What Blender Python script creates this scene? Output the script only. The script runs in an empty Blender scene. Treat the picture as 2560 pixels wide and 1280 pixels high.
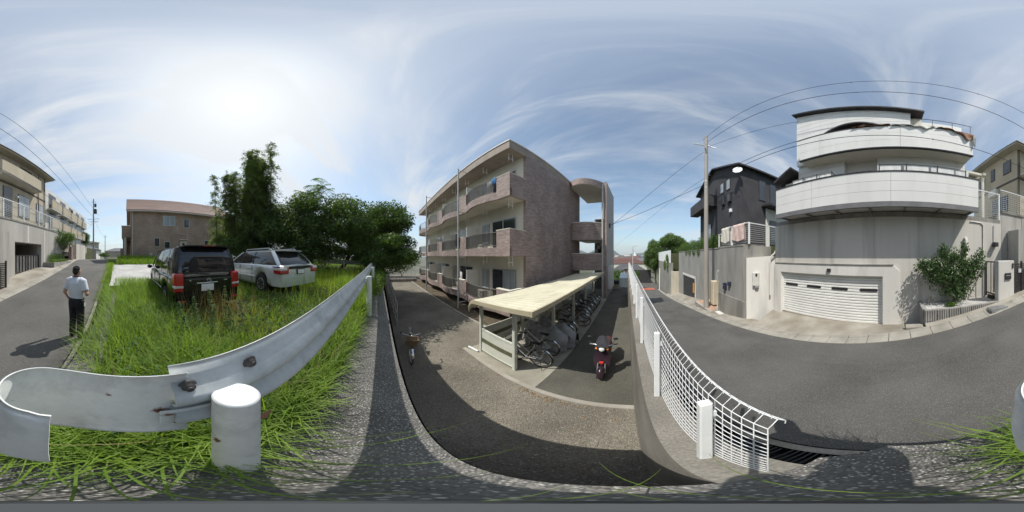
import bpy, bmesh, math, random
import numpy as np
from mathutils import Vector, Matrix, Quaternion
R = math.radians
SC = bpy.context.scene
COL = SC.collection
# ------------------------------------------------------------------ camera (full 360 degree view)
# axes: +Y runs down the road, +X across it, z is measured from the lens
cam_d = bpy.data.cameras.new('camera'); cam = bpy.data.objects.new('camera', cam_d); COL.objects.link(cam)
cam_d.type = 'PANO'
try: cam_d.cycles.panorama_type = 'EQUIRECTANGULAR'
except Exception: cam_d.panorama_type = 'EQUIRECTANGULAR'
cam.location = (0, 0, 0); cam.rotation_euler = (R(90), 0, R(45))
cam_d.clip_start = 0.01; cam_d.clip_end = 20000
SC.camera = cam
# ------------------------------------------------------------------ sky and sun
SUN_AZ, SUN_EL = R(-140), R(54)
SUN = Vector((math.sin(SUN_AZ)*math.cos(SUN_EL), math.cos(SUN_AZ)*math.cos(SUN_EL), math.sin(SUN_EL)))
w = bpy.data.worlds.new('World'); SC.world = w; w.use_nodes = True
nt = w.node_tree; nt.nodes.clear(); N = nt.nodes; L = nt.links
def wn(t, **k):
    n = N.new(t)
    for a, b in k.items(): setattr(n, a, b)
    return n
def wm(op, a, b=None, c=None, clamp=False):
    n = N.new('ShaderNodeMath'); n.operation = op; n.use_clamp = clamp
    for i, v in enumerate((a, b, c)):
        if v is None: continue
        if isinstance(v, (int, float)): n.inputs[i].default_value = v
        else: L.new(v, n.inputs[i])
    return n.outputs[0]
sky = wn('ShaderNodeTexSky'); sky.sky_type = 'NISHITA'; sky.sun_disc = False
sky.sun_elevation = SUN_EL; sky.sun_rotation = SUN_AZ
sky.altitude = 60; sky.air_density = 1.0; sky.dust_density = 1.2; sky.ozone_density = 1.0
tc = wn('ShaderNodeTexCoord'); sep = wn('ShaderNodeSeparateXYZ'); L.new(tc.outputs['Generated'], sep.inputs[0])
zz = wm('ADD', wm('MAXIMUM', sep.outputs[2], 0.0), 0.16)
comb = wn('ShaderNodeCombineXYZ')
L.new(wm('DIVIDE', sep.outputs[0], zz), comb.inputs[0]); L.new(wm('DIVIDE', sep.outputs[1], zz), comb.inputs[1])
def cloud(scale, rot, stretch, detail, dist, lo, hi, seed):
    mp = wn('ShaderNodeMapping'); mp.inputs['Rotation'].default_value = (0, 0, R(rot)); mp.inputs['Scale'].default_value = (1, stretch, 1)
    mp.inputs['Location'].default_value = (seed, seed*.7, seed*.3)
    L.new(comb.outputs[0], mp.inputs[0])
    nz = wn('ShaderNodeTexNoise'); nz.inputs['Scale'].default_value = scale; nz.inputs['Detail'].default_value = detail
    nz.inputs['Roughness'].default_value = .56; nz.inputs['Distortion'].default_value = dist
    L.new(mp.outputs[0], nz.inputs['Vector'])
    mr = wn('ShaderNodeMapRange'); mr.interpolation_type = 'SMOOTHSTEP'; mr.inputs['From Min'].default_value = lo; mr.inputs['From Max'].default_value = hi
    L.new(nz.outputs[0], mr.inputs[0]); return mr.outputs[0]
c1 = cloud(.50, 35, 2.2, 7, .9, .40, .80, 3.1)       # broad thin sheets
c2 = cloud(.85, 60, 4.2, 9, .9, .47, .80, 7.7)       # streaky cirrus
c3 = cloud(1.9, 28, 5.0, 8, .6, .5, .85, 1.9)
fac = wm('ADD', wm('ADD', wm('MULTIPLY', c1, .62), wm('MULTIPLY', c2, .54)), wm('MULTIPLY', c3, .16))
dot = wn('ShaderNodeVectorMath'); dot.operation = 'DOT_PRODUCT'; L.new(tc.outputs['Generated'], dot.inputs[0]); dot.inputs[1].default_value = SUN
dp = wm('MAXIMUM', dot.outputs['Value'], 0.0)
glow = wm('ADD', wm('MULTIPLY', wm('POWER', dp, 3.6), .70), wm('MULTIPLY', wm('POWER', dp, 30.0), .35))   # thin cirrus scatters light forward round the sun
lowhaze = wm('MULTIPLY', wm('POWER', wm('SUBTRACT', 1.0, wm('MAXIMUM', sep.outputs[2], 0.0)), 9.0), .35)
fac = wm('ADD', wm('ADD', wm('MULTIPLY', fac, .95), .11), wm('ADD', wm('MULTIPLY', glow, .75), lowhaze), clamp=True)
fac = wm('MINIMUM', fac, .93)
bg1 = wn('ShaderNodeBackground'); bg1.inputs[1].default_value = .14; tint = wn('ShaderNodeVectorMath'); tint.operation = 'MULTIPLY'; L.new(sky.outputs[0], tint.inputs[0]); tint.inputs[1].default_value = (.93, 1.05, 1.02); L.new(tint.outputs[0], bg1.inputs[0])
bg2 = wn('ShaderNodeBackground'); bg2.inputs[0].default_value = (.93, .965, 1, 1)
L.new(wm('ADD', .68, wm('MULTIPLY', glow, .09)), bg2.inputs[1])
mx = wn('ShaderNodeMixShader'); L.new(fac, mx.inputs[0]); L.new(bg1.outputs[0], mx.inputs[1]); L.new(bg2.outputs[0], mx.inputs[2])
wo = wn('ShaderNodeOutputWorld'); L.new(mx.outputs[0], wo.inputs[0])
sd = bpy.data.lights.new('sun', 'SUN'); sd.energy = 3.9; sd.angle = R(.55); sd.color = (1, .955, .88)
so = bpy.data.objects.new('sun', sd); COL.objects.link(so); so.rotation_euler = SUN.to_track_quat('Z', 'Y').to_euler()
so.location = (-20, -25, 45)
# ------------------------------------------------------------------ exposure
SC.view_settings.view_transform = 'Standard'; SC.view_settings.look = 'None'
SC.view_settings.exposure = 0.30; SC.view_settings.gamma = 1.0; SC.view_settings.use_curve_mapping = False
SC.cycles.max_bounces = 6; SC.cycles.transparent_max_bounces = 12
try: SC.cycles.use_denoising = True
except Exception: pass
random.seed(7); rng = np.random.default_rng(7)

# ------------------------------------------------------------------ helpers: materials
MATS = {}
def mat(name, c1, c2=None, scale=3.0, rough=.8, bump=.0, bscale=30., metal=0., stretch=(1,1,1), spec=.4, fine=0., fscale=120., detail=5, alpha=None, trans=0., coat=0., lo=.35, hi=.68, stain=None):
    """two-colour noise material with optional fine speckle and bump"""
    if name in MATS: return MATS[name]
    m = bpy.data.materials.new(name); m.use_nodes = True; n = m.node_tree.nodes; l = m.node_tree.links
    b = n['Principled BSDF']; b.inputs['Roughness'].default_value = rough; b.inputs['Metallic'].default_value = metal
    b.inputs['Specular IOR Level'].default_value = spec
    if trans: b.inputs['Transmission Weight'].default_value = trans
    if coat: b.inputs['Coat Weight'].default_value = coat; b.inputs['Coat Roughness'].default_value = .06
    if alpha is not None: b.inputs['Alpha'].default_value = alpha
    c1 = tuple(c1)+(1,); c2 = (tuple(c2)+(1,)) if c2 else c1
    t = n.new('ShaderNodeTexCoord'); mp = n.new('ShaderNodeMapping'); mp.inputs['Scale'].default_value = stretch
    l.new(t.outputs['Object'], mp.inputs[0])
    nz = n.new('ShaderNodeTexNoise'); nz.inputs['Scale'].default_value = scale; nz.inputs['Detail'].default_value = detail; l.new(mp.outputs[0], nz.inputs['Vector'])
    rp = n.new('ShaderNodeMapRange'); rp.inputs['From Min'].default_value = lo; rp.inputs['From Max'].default_value = hi; l.new(nz.outputs[0], rp.inputs[0])
    mxn = n.new('ShaderNodeMix'); mxn.data_type = 'RGBA'; mxn.inputs[6].default_value = c1; mxn.inputs[7].default_value = c2
    l.new(rp.outputs[0], mxn.inputs[0]); col = mxn.outputs[2]
    if fine:
        f = n.new('ShaderNodeTexNoise'); f.inputs['Scale'].default_value = fscale; f.inputs['Detail'].default_value = 2; l.new(t.outputs['Object'], f.inputs['Vector'])
        fr = n.new('ShaderNodeMapRange'); fr.inputs['From Min'].default_value = .3; fr.inputs['From Max'].default_value = .7
        fr.inputs['To Min'].default_value = 1-fine; fr.inputs['To Max'].default_value = 1+fine; l.new(f.outputs[0], fr.inputs[0])
        vm = n.new('ShaderNodeVectorMath'); vm.operation = 'SCALE'; l.new(col, vm.inputs[0]); l.new(fr.outputs[0], vm.inputs['Scale']); col = vm.outputs[0]
    if stain:        # dirt runs: (darkening, scale, stretch)
        f = n.new('ShaderNodeMapping'); f.inputs['Scale'].default_value = stain[2]; l.new(t.outputs['Object'], f.inputs[0])
        g = n.new('ShaderNodeTexNoise'); g.inputs['Scale'].default_value = stain[1]; g.inputs['Detail'].default_value = 9; g.inputs['Roughness'].default_value = .65; l.new(f.outputs[0], g.inputs['Vector'])
        fr = n.new('ShaderNodeMapRange'); fr.inputs['From Min'].default_value = .50; fr.inputs['From Max'].default_value = .78; fr.inputs['To Min'].default_value = 1; fr.inputs['To Max'].default_value = 1-stain[0]; l.new(g.outputs[0], fr.inputs[0])
        vm = n.new('ShaderNodeVectorMath'); vm.operation = 'SCALE'; l.new(col, vm.inputs[0]); l.new(fr.outputs[0], vm.inputs['Scale']); col = vm.outputs[0]
    l.new(col, b.inputs['Base Color'])
    if bump:
        bn = n.new('ShaderNodeTexNoise'); bn.inputs['Scale'].default_value = bscale; bn.inputs['Detail'].default_value = 4; l.new(t.outputs['Object'], bn.inputs['Vector'])
        bp = n.new('ShaderNodeBump'); bp.inputs['Strength'].default_value = bump; bp.inputs['Distance'].default_value = .02; l.new(bn.outputs[0], bp.inputs['Height']); l.new(bp.outputs[0], b.inputs['Normal'])
    MATS[name] = m; return m
def speck(name, base1, base2, spec_col, scale, amount, rough=.9, bump=.5, big=1.2, stain=None):
    """exposed aggregate: small pale stones in a darker matrix"""
    m = mat(name, base1, base2, scale=big, rough=rough, stain=stain); n = m.node_tree.nodes; l = m.node_tree.links; b = n['Principled BSDF']
    src = b.inputs['Base Color'].links[0].from_socket
    t = n.new('ShaderNodeTexCoord'); v = n.new('ShaderNodeTexVoronoi'); v.inputs['Scale'].default_value = scale; l.new(t.outputs['Object'], v.inputs['Vector'])
    wv = n.new('ShaderNodeTexWhiteNoise'); l.new(v.outputs['Position'], wv.inputs['Vector'])
    g = n.new('ShaderNodeMath'); g.operation = 'LESS_THAN'; l.new(wv.outputs['Value'], g.inputs[0]); g.inputs[1].default_value = amount
    d = n.new('ShaderNodeMapRange'); d.inputs['From Min'].default_value = .5; d.inputs['From Max'].default_value = .3; l.new(v.outputs['Distance'], d.inputs[0])
    mu = n.new('ShaderNodeMath'); mu.operation = 'MULTIPLY'; l.new(g.outputs[0], mu.inputs[0]); l.new(d.outputs[0], mu.inputs[1])
    mxn = n.new('ShaderNodeMix'); mxn.data_type = 'RGBA'; l.new(mu.outputs[0], mxn.inputs[0]); l.new(src, mxn.inputs[6]); mxn.inputs[7].default_value = tuple(spec_col)+(1,)
    # every stone its own tone
    vm = n.new('ShaderNodeVectorMath'); vm.operation = 'SCALE'; l.new(mxn.outputs[2], vm.inputs[0])
    mr = n.new('ShaderNodeMapRange'); mr.inputs['To Min'].default_value = .68; mr.inputs['To Max'].default_value = 1.28; l.new(wv.outputs['Color'], mr.inputs[0]); l.new(mr.outputs[0], vm.inputs['Scale'])
    l.new(vm.outputs[0], b.inputs['Base Color'])
    bp = n.new('ShaderNodeBump'); bp.inputs['Strength'].default_value = bump; bp.inputs['Distance'].default_value = .012; l.new(v.outputs['Distance'], bp.inputs['Height']); bp.invert = True
    l.new(bp.outputs[0], b.inputs['Normal'])
    return m
def brick(name, c1, c2, mortar, bw, bh, ms=.008, rough=.75, axis='xz', off=.5):
    m = bpy.data.materials.new(name); m.use_nodes = True; n = m.node_tree.nodes; l = m.node_tree.links; b = n['Principled BSDF']; b.inputs['Roughness'].default_value = rough
    t = n.new('ShaderNodeTexCoord'); s = n.new('ShaderNodeSeparateXYZ'); l.new(t.outputs['Object'], s.inputs[0])
    g = n.new('ShaderNodeNewGeometry'); sn = n.new('ShaderNodeSeparateXYZ'); l.new(g.outputs['Normal'], sn.inputs[0])
    ab = n.new('ShaderNodeMath'); ab.operation = 'ABSOLUTE'; l.new(sn.outputs[0], ab.inputs[0])
    gt = n.new('ShaderNodeMath'); gt.operation = 'GREATER_THAN'; l.new(ab.outputs[0], gt.inputs[0]); gt.inputs[1].default_value = .75
    mixu = n.new('ShaderNodeMix'); l.new(gt.outputs[0], mixu.inputs[0]); l.new(s.outputs[0], mixu.inputs[2]); l.new(s.outputs[1], mixu.inputs[3])
    c = n.new('ShaderNodeCombineXYZ'); l.new(mixu.outputs[0], c.inputs[0]); l.new(s.outputs[2], c.inputs[1])
    br = n.new('ShaderNodeTexBrick'); l.new(c.outputs[0], br.inputs['Vector']); br.offset = off
    br.inputs['Color1'].default_value = tuple(c1)+(1,); br.inputs['Color2'].default_value = tuple(c2)+(1,); br.inputs['Mortar'].default_value = tuple(mortar)+(1,)
    br.inputs['Scale'].default_value = 1; br.inputs['Brick Width'].default_value = bw; br.inputs['Row Height'].default_value = bh; br.inputs['Mortar Size'].default_value = ms; br.inputs['Bias'].default_value = -.1
    nz = n.new('ShaderNodeTexNoise'); nz.inputs['Scale'].default_value = .9; nz.inputs['Detail'].default_value = 6; l.new(t.outputs['Object'], nz.inputs['Vector'])
    mr = n.new('ShaderNodeMapRange'); mr.inputs['From Min'].default_value = .3; mr.inputs['From Max'].default_value = .7; mr.inputs['To Min'].default_value = .78; mr.inputs['To Max'].default_value = 1.15; l.new(nz.outputs[0], mr.inputs[0])
    vm = n.new('ShaderNodeVectorMath'); vm.operation = 'SCALE'; l.new(br.outputs['Color'], vm.inputs[0]); l.new(mr.outputs[0], vm.inputs['Scale']); l.new(vm.outputs[0], b.inputs['Base Color'])
    bp = n.new('ShaderNodeBump'); bp.inputs['Strength'].default_value = .5; bp.inputs['Distance'].default_value = .01; bp.invert = True; l.new(br.outputs['Fac'], bp.inputs['Height']); l.new(bp.outputs[0], b.inputs['Normal'])
    MATS[name] = m; return m
def leafmat(name, c1, c2, trans=.35, rough=.5, scale=1.1):
    """leaf: noise-varied green, some light passes through"""
    m = bpy.data.materials.new(name); m.use_nodes = True; n = m.node_tree.nodes; l = m.node_tree.links; b = n['Principled BSDF']
    b.inputs['Roughness'].default_value = rough; b.inputs['Specular IOR Level'].default_value = .35
    t = n.new('ShaderNodeTexCoord'); nz = n.new('ShaderNodeTexNoise'); nz.inputs['Scale'].default_value = scale; nz.inputs['Detail'].default_value = 8; nz.inputs['Roughness'].default_value = .75; l.new(t.outputs['Object'], nz.inputs['Vector'])
    mr = n.new('ShaderNodeMapRange'); mr.inputs['From Min'].default_value = .33; mr.inputs['From Max'].default_value = .67; l.new(nz.outputs[0], mr.inputs[0])
    mxn = n.new('ShaderNodeMix'); mxn.data_type = 'RGBA'; mxn.inputs[6].default_value = tuple(c1)+(1,); mxn.inputs[7].default_value = tuple(c2)+(1,); l.new(mr.outputs[0], mxn.inputs[0])
    l.new(mxn.outputs[2], b.inputs['Base Color'])
    tr = n.new('ShaderNodeBsdfTranslucent'); vm = n.new('ShaderNodeVectorMath'); vm.operation = 'MULTIPLY'; l.new(mxn.outputs[2], vm.inputs[0]); vm.inputs[1].default_value = (1.5, 1.6, .6); l.new(vm.outputs[0], tr.inputs[0])
    ms = n.new('ShaderNodeMixShader'); ms.inputs[0].default_value = trans; l.new(b.outputs[0], ms.inputs[1]); l.new(tr.outputs[0], ms.inputs[2])
    l.new(ms.outputs[0], n['Material Output'].inputs[0]); MATS[name] = m; return m

# ------------------------------------------------------------------ helpers: meshes
OFF = {}        # world position of a thing whose parts are written in world coordinates
class MB:
    def __init__(s): s.v = []; s.f = []; s.smooth = set()
    def add(s, vs, fs, smooth=False):
        k = len(s.v); s.v.extend([tuple(p) for p in vs])
        for f in fs:
            if smooth: s.smooth.add(len(s.f))
            s.f.append(tuple(i+k for i in f))
        return s
    def box(s, x0, x1, y0, y1, z0, z1):
        x0, x1 = min(x0,x1), max(x0,x1); y0, y1 = min(y0,y1), max(y0,y1); z0, z1 = min(z0,z1), max(z0,z1)
        return s.add([(x0,y0,z0),(x1,y0,z0),(x1,y1,z0),(x0,y1,z0),(x0,y0,z1),(x1,y0,z1),(x1,y1,z1),(x0,y1,z1)],
              [(0,3,2,1),(4,5,6,7),(0,1,5,4),(1,2,6,5),(2,3,7,6),(3,0,4,7)])
    def bbox(s, x0, x1, y0, y1, z0, z1, b=.01):
        """box with chamfered edges"""
        bm = bmesh.new(); bmesh.ops.create_cube(bm, size=1)
        for v in bm.verts: v.co = Vector(((x0+x1)/2+v.co.x*abs(x1-x0), (y0+y1)/2+v.co.y*abs(y1-y0), (z0+z1)/2+v.co.z*abs(z1-z0)))
        bmesh.ops.bevel(bm, geom=bm.edges[:], offset=b, segments=1, affect='EDGES'); return s.bm(bm)
    def bm(s, bm, M=None, smooth=False):
        bm.verts.index_update()
        vs = [(M @ v.co if M else v.co) for v in bm.verts]; s.add(vs, [[v.index for v in f.verts] for f in bm.faces], smooth); bm.free(); return s
    def prism(s, poly, z0, z1):
        """poly: (x,y) list; z0/z1 numbers or lists"""
        n = len(poly); a = z0 if hasattr(z0, '__len__') else [z0]*n; b = z1 if hasattr(z1, '__len__') else [z1]*n
        ar = sum(poly[i][0]*poly[(i+1)%n][1]-poly[(i+1)%n][0]*poly[i][1] for i in range(n))
        if ar < 0: poly = poly[::-1]; a = a[::-1]; b = b[::-1]
        vs = [(p[0],p[1],a[i]) for i,p in enumerate(poly)]+[(p[0],p[1],b[i]) for i,p in enumerate(poly)]
        return s.add(vs, [tuple(range(n-1,-1,-1)), tuple(range(n,2*n))]+[(i,(i+1)%n,n+(i+1)%n,n+i) for i in range(n)])
    def xprism(s, poly, x0, x1):
        """poly: (y,z) list extruded along x"""
        n = len(poly); ar = sum(poly[i][0]*poly[(i+1)%n][1]-poly[(i+1)%n][0]*poly[i][1] for i in range(n))
        if ar < 0: poly = poly[::-1]
        vs = [(x0,p[0],p[1]) for p in poly]+[(x1,p[0],p[1]) for p in poly]
        return s.add(vs, [tuple(range(n-1,-1,-1)), tuple(range(n,2*n))]+[(i,(i+1)%n,n+(i+1)%n,n+i) for i in range(n)])
    def yprism(s, poly, y0, y1):
        """poly: (x,z) list extruded along y"""
        n = len(poly); ar = sum(poly[i][0]*poly[(i+1)%n][1]-poly[(i+1)%n][0]*poly[i][1] for i in range(n))
        if ar > 0: poly = poly[::-1]
        vs = [(p[0],y0,p[1]) for p in poly]+[(p[0],y1,p[1]) for p in poly]
        return s.add(vs, [tuple(range(n-1,-1,-1)), tuple(range(n,2*n))]+[(i,(i+1)%n,n+(i+1)%n,n+i) for i in range(n)])
    def tube(s, pts, r, n=8, caps=True, smooth=True):
        pts = [Vector(p) for p in pts]; m = len(pts); rs = r if hasattr(r, '__len__') else [r]*m; vs = []; prev = None
        for i, p in enumerate(pts):
            t = (pts[min(i+1,m-1)]-pts[max(i-1,0)]).normalized()
            if prev is None:
                u = t.orthogonal().normalized()
            else:
                u = (prev - t*prev.dot(t)); u = u.normalized() if u.length > 1e-6 else t.orthogonal().normalized()
            prev = u; q = t.cross(u)
            for k in range(n):
                a = 2*math.pi*k/n; vs.append(p + (u*math.cos(a)+q*math.sin(a))*rs[i])
        fs = [(i*n+k, i*n+(k+1)%n, (i+1)*n+(k+1)%n, (i+1)*n+k) for i in range(m-1) for k in range(n)]
        s.add(vs, fs, smooth)
        if caps: s.add(vs[:n], [tuple(range(n-1,-1,-1))]); s.add(vs[-n:], [tuple(range(n))])
        return s
    def lathe(s, prof, n=16, M=None, smooth=True):
        """prof: (r,z) list about z"""
        vs = []
        for r, z in prof:
            for k in range(n):
                a = 2*math.pi*k/n; p = Vector((r*math.cos(a), r*math.sin(a), z)); vs.append(M @ p if M else p)
        fs = [(i*n+k, i*n+(k+1)%n, (i+1)*n+(k+1)%n, (i+1)*n+k) for i in range(len(prof)-1) for k in range(n)]
        s.add(vs, fs, smooth)
        if prof[0][0] > 1e-5: s.add(vs[:n], [tuple(range(n-1,-1,-1))])
        if prof[-1][0] > 1e-5: s.add(vs[-n:], [tuple(range(n))])
        return s
    def torus(s, c, R_, r, M=None, n=28, k=8):
        vs = []
        for i in range(n):
            a = 2*math.pi*i/n
            for j in range(k):
                b = 2*math.pi*j/k; p = Vector(((R_+r*math.cos(b))*math.cos(a), (R_+r*math.cos(b))*math.sin(a), r*math.sin(b)))
                vs.append((M @ p if M else p)+Vector(c))
        return s.add(vs, [(i*k+j, ((i+1)%n)*k+j, ((i+1)%n)*k+(j+1)%k, i*k+(j+1)%k) for i in range(n) for j in range(k)], True)
    def ell(s, c, r, n=16, m=10, M=None):
        vs = []; c = Vector(c)
        for i in range(m+1):
            t = math.pi*i/m
            for k in range(n):
                a = 2*math.pi*k/n; p = Vector((r[0]*math.sin(t)*math.cos(a), r[1]*math.sin(t)*math.sin(a), r[2]*math.cos(t))); vs.append((M @ p if M else p)+c)
        return s.add(vs, [((i+1)*n+k, (i+1)*n+(k+1)%n, i*n+(k+1)%n, i*n+k) for i in range(m) for k in range(n)], True)
    def sheet(s, fn, nu, nv, smooth=True):
        vs = [fn(i/nu, j/nv) for i in range(nu+1) for j in range(nv+1)]
        return s.add(vs, [(i*(nv+1)+j, (i+1)*(nv+1)+j, (i+1)*(nv+1)+j+1, i*(nv+1)+j+1) for i in range(nu) for j in range(nv)], smooth)
    def build(s, name, material, parent=None):
        me = bpy.data.meshes.new(name); o = Vector((0,0,0)); p = parent
        while p is not None:
            if p.name in OFF: o = OFF[p.name]; break
            p = p.parent
        vs = [(a-o.x, b-o.y, c-o.z) for a, b, c in s.v]
        me.from_pydata(vs, [], s.f); me.materials.append(material)
        for i in s.smooth: me.polygons[i].use_smooth = True
        me.update(); ob = bpy.data.objects.new(name, me); COL.objects.link(ob)
        if parent is not None: ob.parent = parent
        return ob
def box(name, m, parent, *a, b=0): return (MB().bbox(*a, b=b) if b else MB().box(*a)).build(name, m, parent)
def tag(o, label, cat, group=None):
    o['label'] = label; o['category'] = cat
    if group: o['group'] = group
    return o
def struct(o): o['kind'] = 'structure'; return o
def stuff(o): o['kind'] = 'stuff'; return o
def thing(name, label, cat, loc=(0,0,0), rz=0, group=None, world=True):
    o = bpy.data.objects.new(name, None); COL.objects.link(o); o.location = loc; o.rotation_euler = (0,0,rz); o.empty_display_size = .2
    if world: OFF[o.name] = Vector(loc)
    return tag(o, label, cat, group)
def copy_tree(o, parent=None):
    c = o.copy(); COL.objects.link(c)
    if parent is not None: c.parent = parent
    for ch in list(o.children): copy_tree(ch, c)
    return c
def npmesh(name, V, F, material, parent=None, smooth=False):
    """V (n,3) array, F (m,k) array of quads or tris"""
    me = bpy.data.meshes.new(name); k = F.shape[1]
    me.vertices.add(len(V)); me.vertices.foreach_set('co', np.asarray(V, np.float32).ravel())
    me.loops.add(F.size); me.loops.foreach_set('vertex_index', np.asarray(F, np.int32).ravel())
    me.polygons.add(len(F)); me.polygons.foreach_set('loop_start', np.arange(0, F.size, k, dtype=np.int32)); me.polygons.foreach_set('loop_total', np.full(len(F), k, np.int32))
    if smooth: me.polygons.foreach_set('use_smooth', np.ones(len(F), bool))
    me.materials.append(material); me.update(calc_edges=True); me.validate()
    ob = bpy.data.objects.new(name, me); COL.objects.link(ob)
    if parent is not None: ob.parent = parent
    return ob
def lerp(a, b, t): return a+(b-a)*t
def interp(x, xs, ys): return float(np.interp(x, xs, ys))
# ------------------------------------------------------------------ materials of the place
asphalt = speck('asphalt', (.090,.088,.083), (.128,.124,.116), (.30,.29,.27), 110, .12, rough=.88, bump=.35, big=.7, stain=(.30,.9,(1.3,.22,1)))
asphalt_old = speck('old asphalt', (.082,.079,.065), (.118,.112,.092), (.22,.21,.18), 90, .10, rough=.9, bump=.4, big=.9, stain=(.35,1.1,(1,.5,1)))
gravel = speck('gravel', (.150,.136,.110), (.225,.205,.165), (.36,.33,.27), 48, .14, rough=.95, bump=.9, big=.8, stain=(.30,1.4,(1,1,1)))
aggregate = speck('exposed aggregate concrete', (.115,.11,.103), (.17,.163,.152), (.40,.385,.36), 90, .42, rough=.9, bump=.8, big=1.6)
pale_gravel = speck('pale crushed stone', (.36,.355,.345), (.50,.49,.475), (.70,.69,.67), 26, .35, rough=.95, bump=.8, big=.8)
concrete = mat('concrete', (.33,.315,.285), (.45,.43,.395), scale=1.1, rough=.88, bump=.25, bscale=24, fine=.10, fscale=60)
conc_wall = mat('streaked concrete', (.53,.505,.46), (.63,.605,.555), scale=.8, rough=.88, bump=.2, bscale=14, stretch=(1.2,1.2,.22), fine=.08, fscale=40, lo=.25, hi=.75, detail=8, stain=(.35,1.1,(2.2,2.2,.14)))
conc_grey = mat('stained grey concrete', (.23,.225,.21), (.37,.36,.335), scale=.9, rough=.9, bump=.25, bscale=14, stretch=(1,1,.35), fine=.10, fscale=40, lo=.25, hi=.75, detail=9, stain=(.45,1.0,(1.8,1.8,.2)))
conc_mid = mat('stained wall concrete', (.36,.345,.315), (.48,.46,.425), scale=.8, rough=.9, bump=.2, bscale=14, stretch=(1.2,1.2,.3), fine=.08, fscale=40, lo=.25, hi=.75, detail=9, stain=(.42,1.0,(1.8,1.8,.16)))
conc_cream = mat('cream painted concrete', (.50,.475,.43), (.64,.615,.57), scale=.9, rough=.85, bump=.15, bscale=16, stretch=(1.3,1.3,.13), fine=.05, fscale=40)
conc_dark = mat('weathered concrete', (.17,.16,.145), (.32,.31,.28), scale=1.3, rough=.92, bump=.35, bscale=16, stretch=(1.3,1.3,.25), fine=.12, fscale=40)
conc_pale = mat('pale rendered concrete', (.60,.58,.54), (.70,.68,.64), scale=.7, rough=.85, bump=.12, bscale=30, stretch=(1,1,.3), stain=(.25,1.3,(1.5,1.5,.3)))
blockm = mat('concrete block', (.24,.23,.215), (.36,.345,.325), scale=2.2, rough=.93, bump=.5, bscale=60, fine=.15, fscale=70)
white_pc = mat('white powder coat', (.74,.76,.77), (.80,.81,.81), scale=8, rough=.4)
soil = mat('soil', (.075,.06,.042), (.13,.105,.07), scale=3, rough=1, bump=.6, bscale=30)
dirt_grass = mat('weedy soil', (.05,.065,.022), (.10,.11,.045), scale=2, rough=1, bump=.6, bscale=30)
dark_hole = mat('ditch shade black', (.035,.034,.032), (.06,.058,.052), scale=4, rough=1)  # near-black, not concrete grey: the ditch's shade is put into the colour
steel = mat('galvanised steel', (.42,.43,.44), (.55,.56,.57), scale=10, rough=.45, metal=.7)
dsteel = mat('dark steel', (.03,.03,.032), (.05,.05,.052), scale=8, rough=.5, metal=.3)
glass = mat('window glass', (.03,.035,.04), (.05,.058,.065), scale=.8, rough=.06, spec=.8)
glass_pale = mat('curtained glass', (.24,.27,.29), (.42,.45,.47), scale=1.2, rough=.1, spec=.7, stretch=(6,6,.3))
rubber = mat('rubber', (.016,.016,.017), (.028,.028,.028), scale=10, rough=.8)
chrome = mat('chrome', (.62,.63,.64), (.7,.7,.71), scale=5, rough=.18, metal=1)

# ------------------------------------------------------------------ road
_ys = np.linspace(-95, 75, 1701)
_pz = np.interp(_ys, [-95,-60,-40,-25,-17,-12,-8,-3.35,0,5,10,20,29,40,47,75], [-2.2,-1.3,-.8,-.5,-.48,-.83,-1.25,-1.91,-2.48,-3.33,-4.15,-5.75,-7.05,-8.3,-8.75,-9.6])
_k = np.exp(-.5*(np.arange(-25,26)/9.)**2); _k /= _k.sum()
_pz = np.convolve(np.pad(_pz, 25, mode='edge'), _k, 'valid')
def zr(y): return float(np.interp(y, _ys, _pz))
def xn(y): return interp(y, [-95,-60,-40,-25,-17,-12,-8,-4,0,10,20,40,75], [18,10,6,3.2,2.05,1.58,1.28,1.06,1.0,.25,-.45,-1.4,-2.5])      # near kerb
def xf(y): return interp(y, [-95,-60,-40,-25,-17,-12,-8,0,20,40,75], [23,15,10.5,7.4,5.6,4.7,4.34,4.34,4.3,4.3,4.6])                   # far kerb
def road_sheet(name, m, a, b, y0, y1, fx0, fx1, dz=0., step=.5, nx=8):
    n = max(2, int((y1-y0)/step)); mb = MB()
    mb.sheet(lambda u, v: (lerp(fx0(lerp(y0,y1,u)), fx1(lerp(y0,y1,u)), v), lerp(y0,y1,u), zr(lerp(y0,y1,u))+dz), n, nx)
    mb.f = [f[::-1] for f in mb.f]
    return mb.build(name, m)
road = struct(road_sheet('road', asphalt, 0, 1, -95, 60, xn, xf))
tjunction = struct(MB().prism([(-30,43),(4.3,43),(60,47),(60,53),(-30,50)], [-9.6]*5, [-8.62,-8.62,-8.9,-8.9,-8.62]).build('cross_road', asphalt))
redpatch = struct(road_sheet('red_road_marking', mat('red road paint', (.42,.10,.06), (.52,.16,.10), scale=3, rough=.85), 0, 1, 38.5, 42.5, lambda y: xn(y)+.3, lambda y: 3.6, dz=.02, nx=2))
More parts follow.
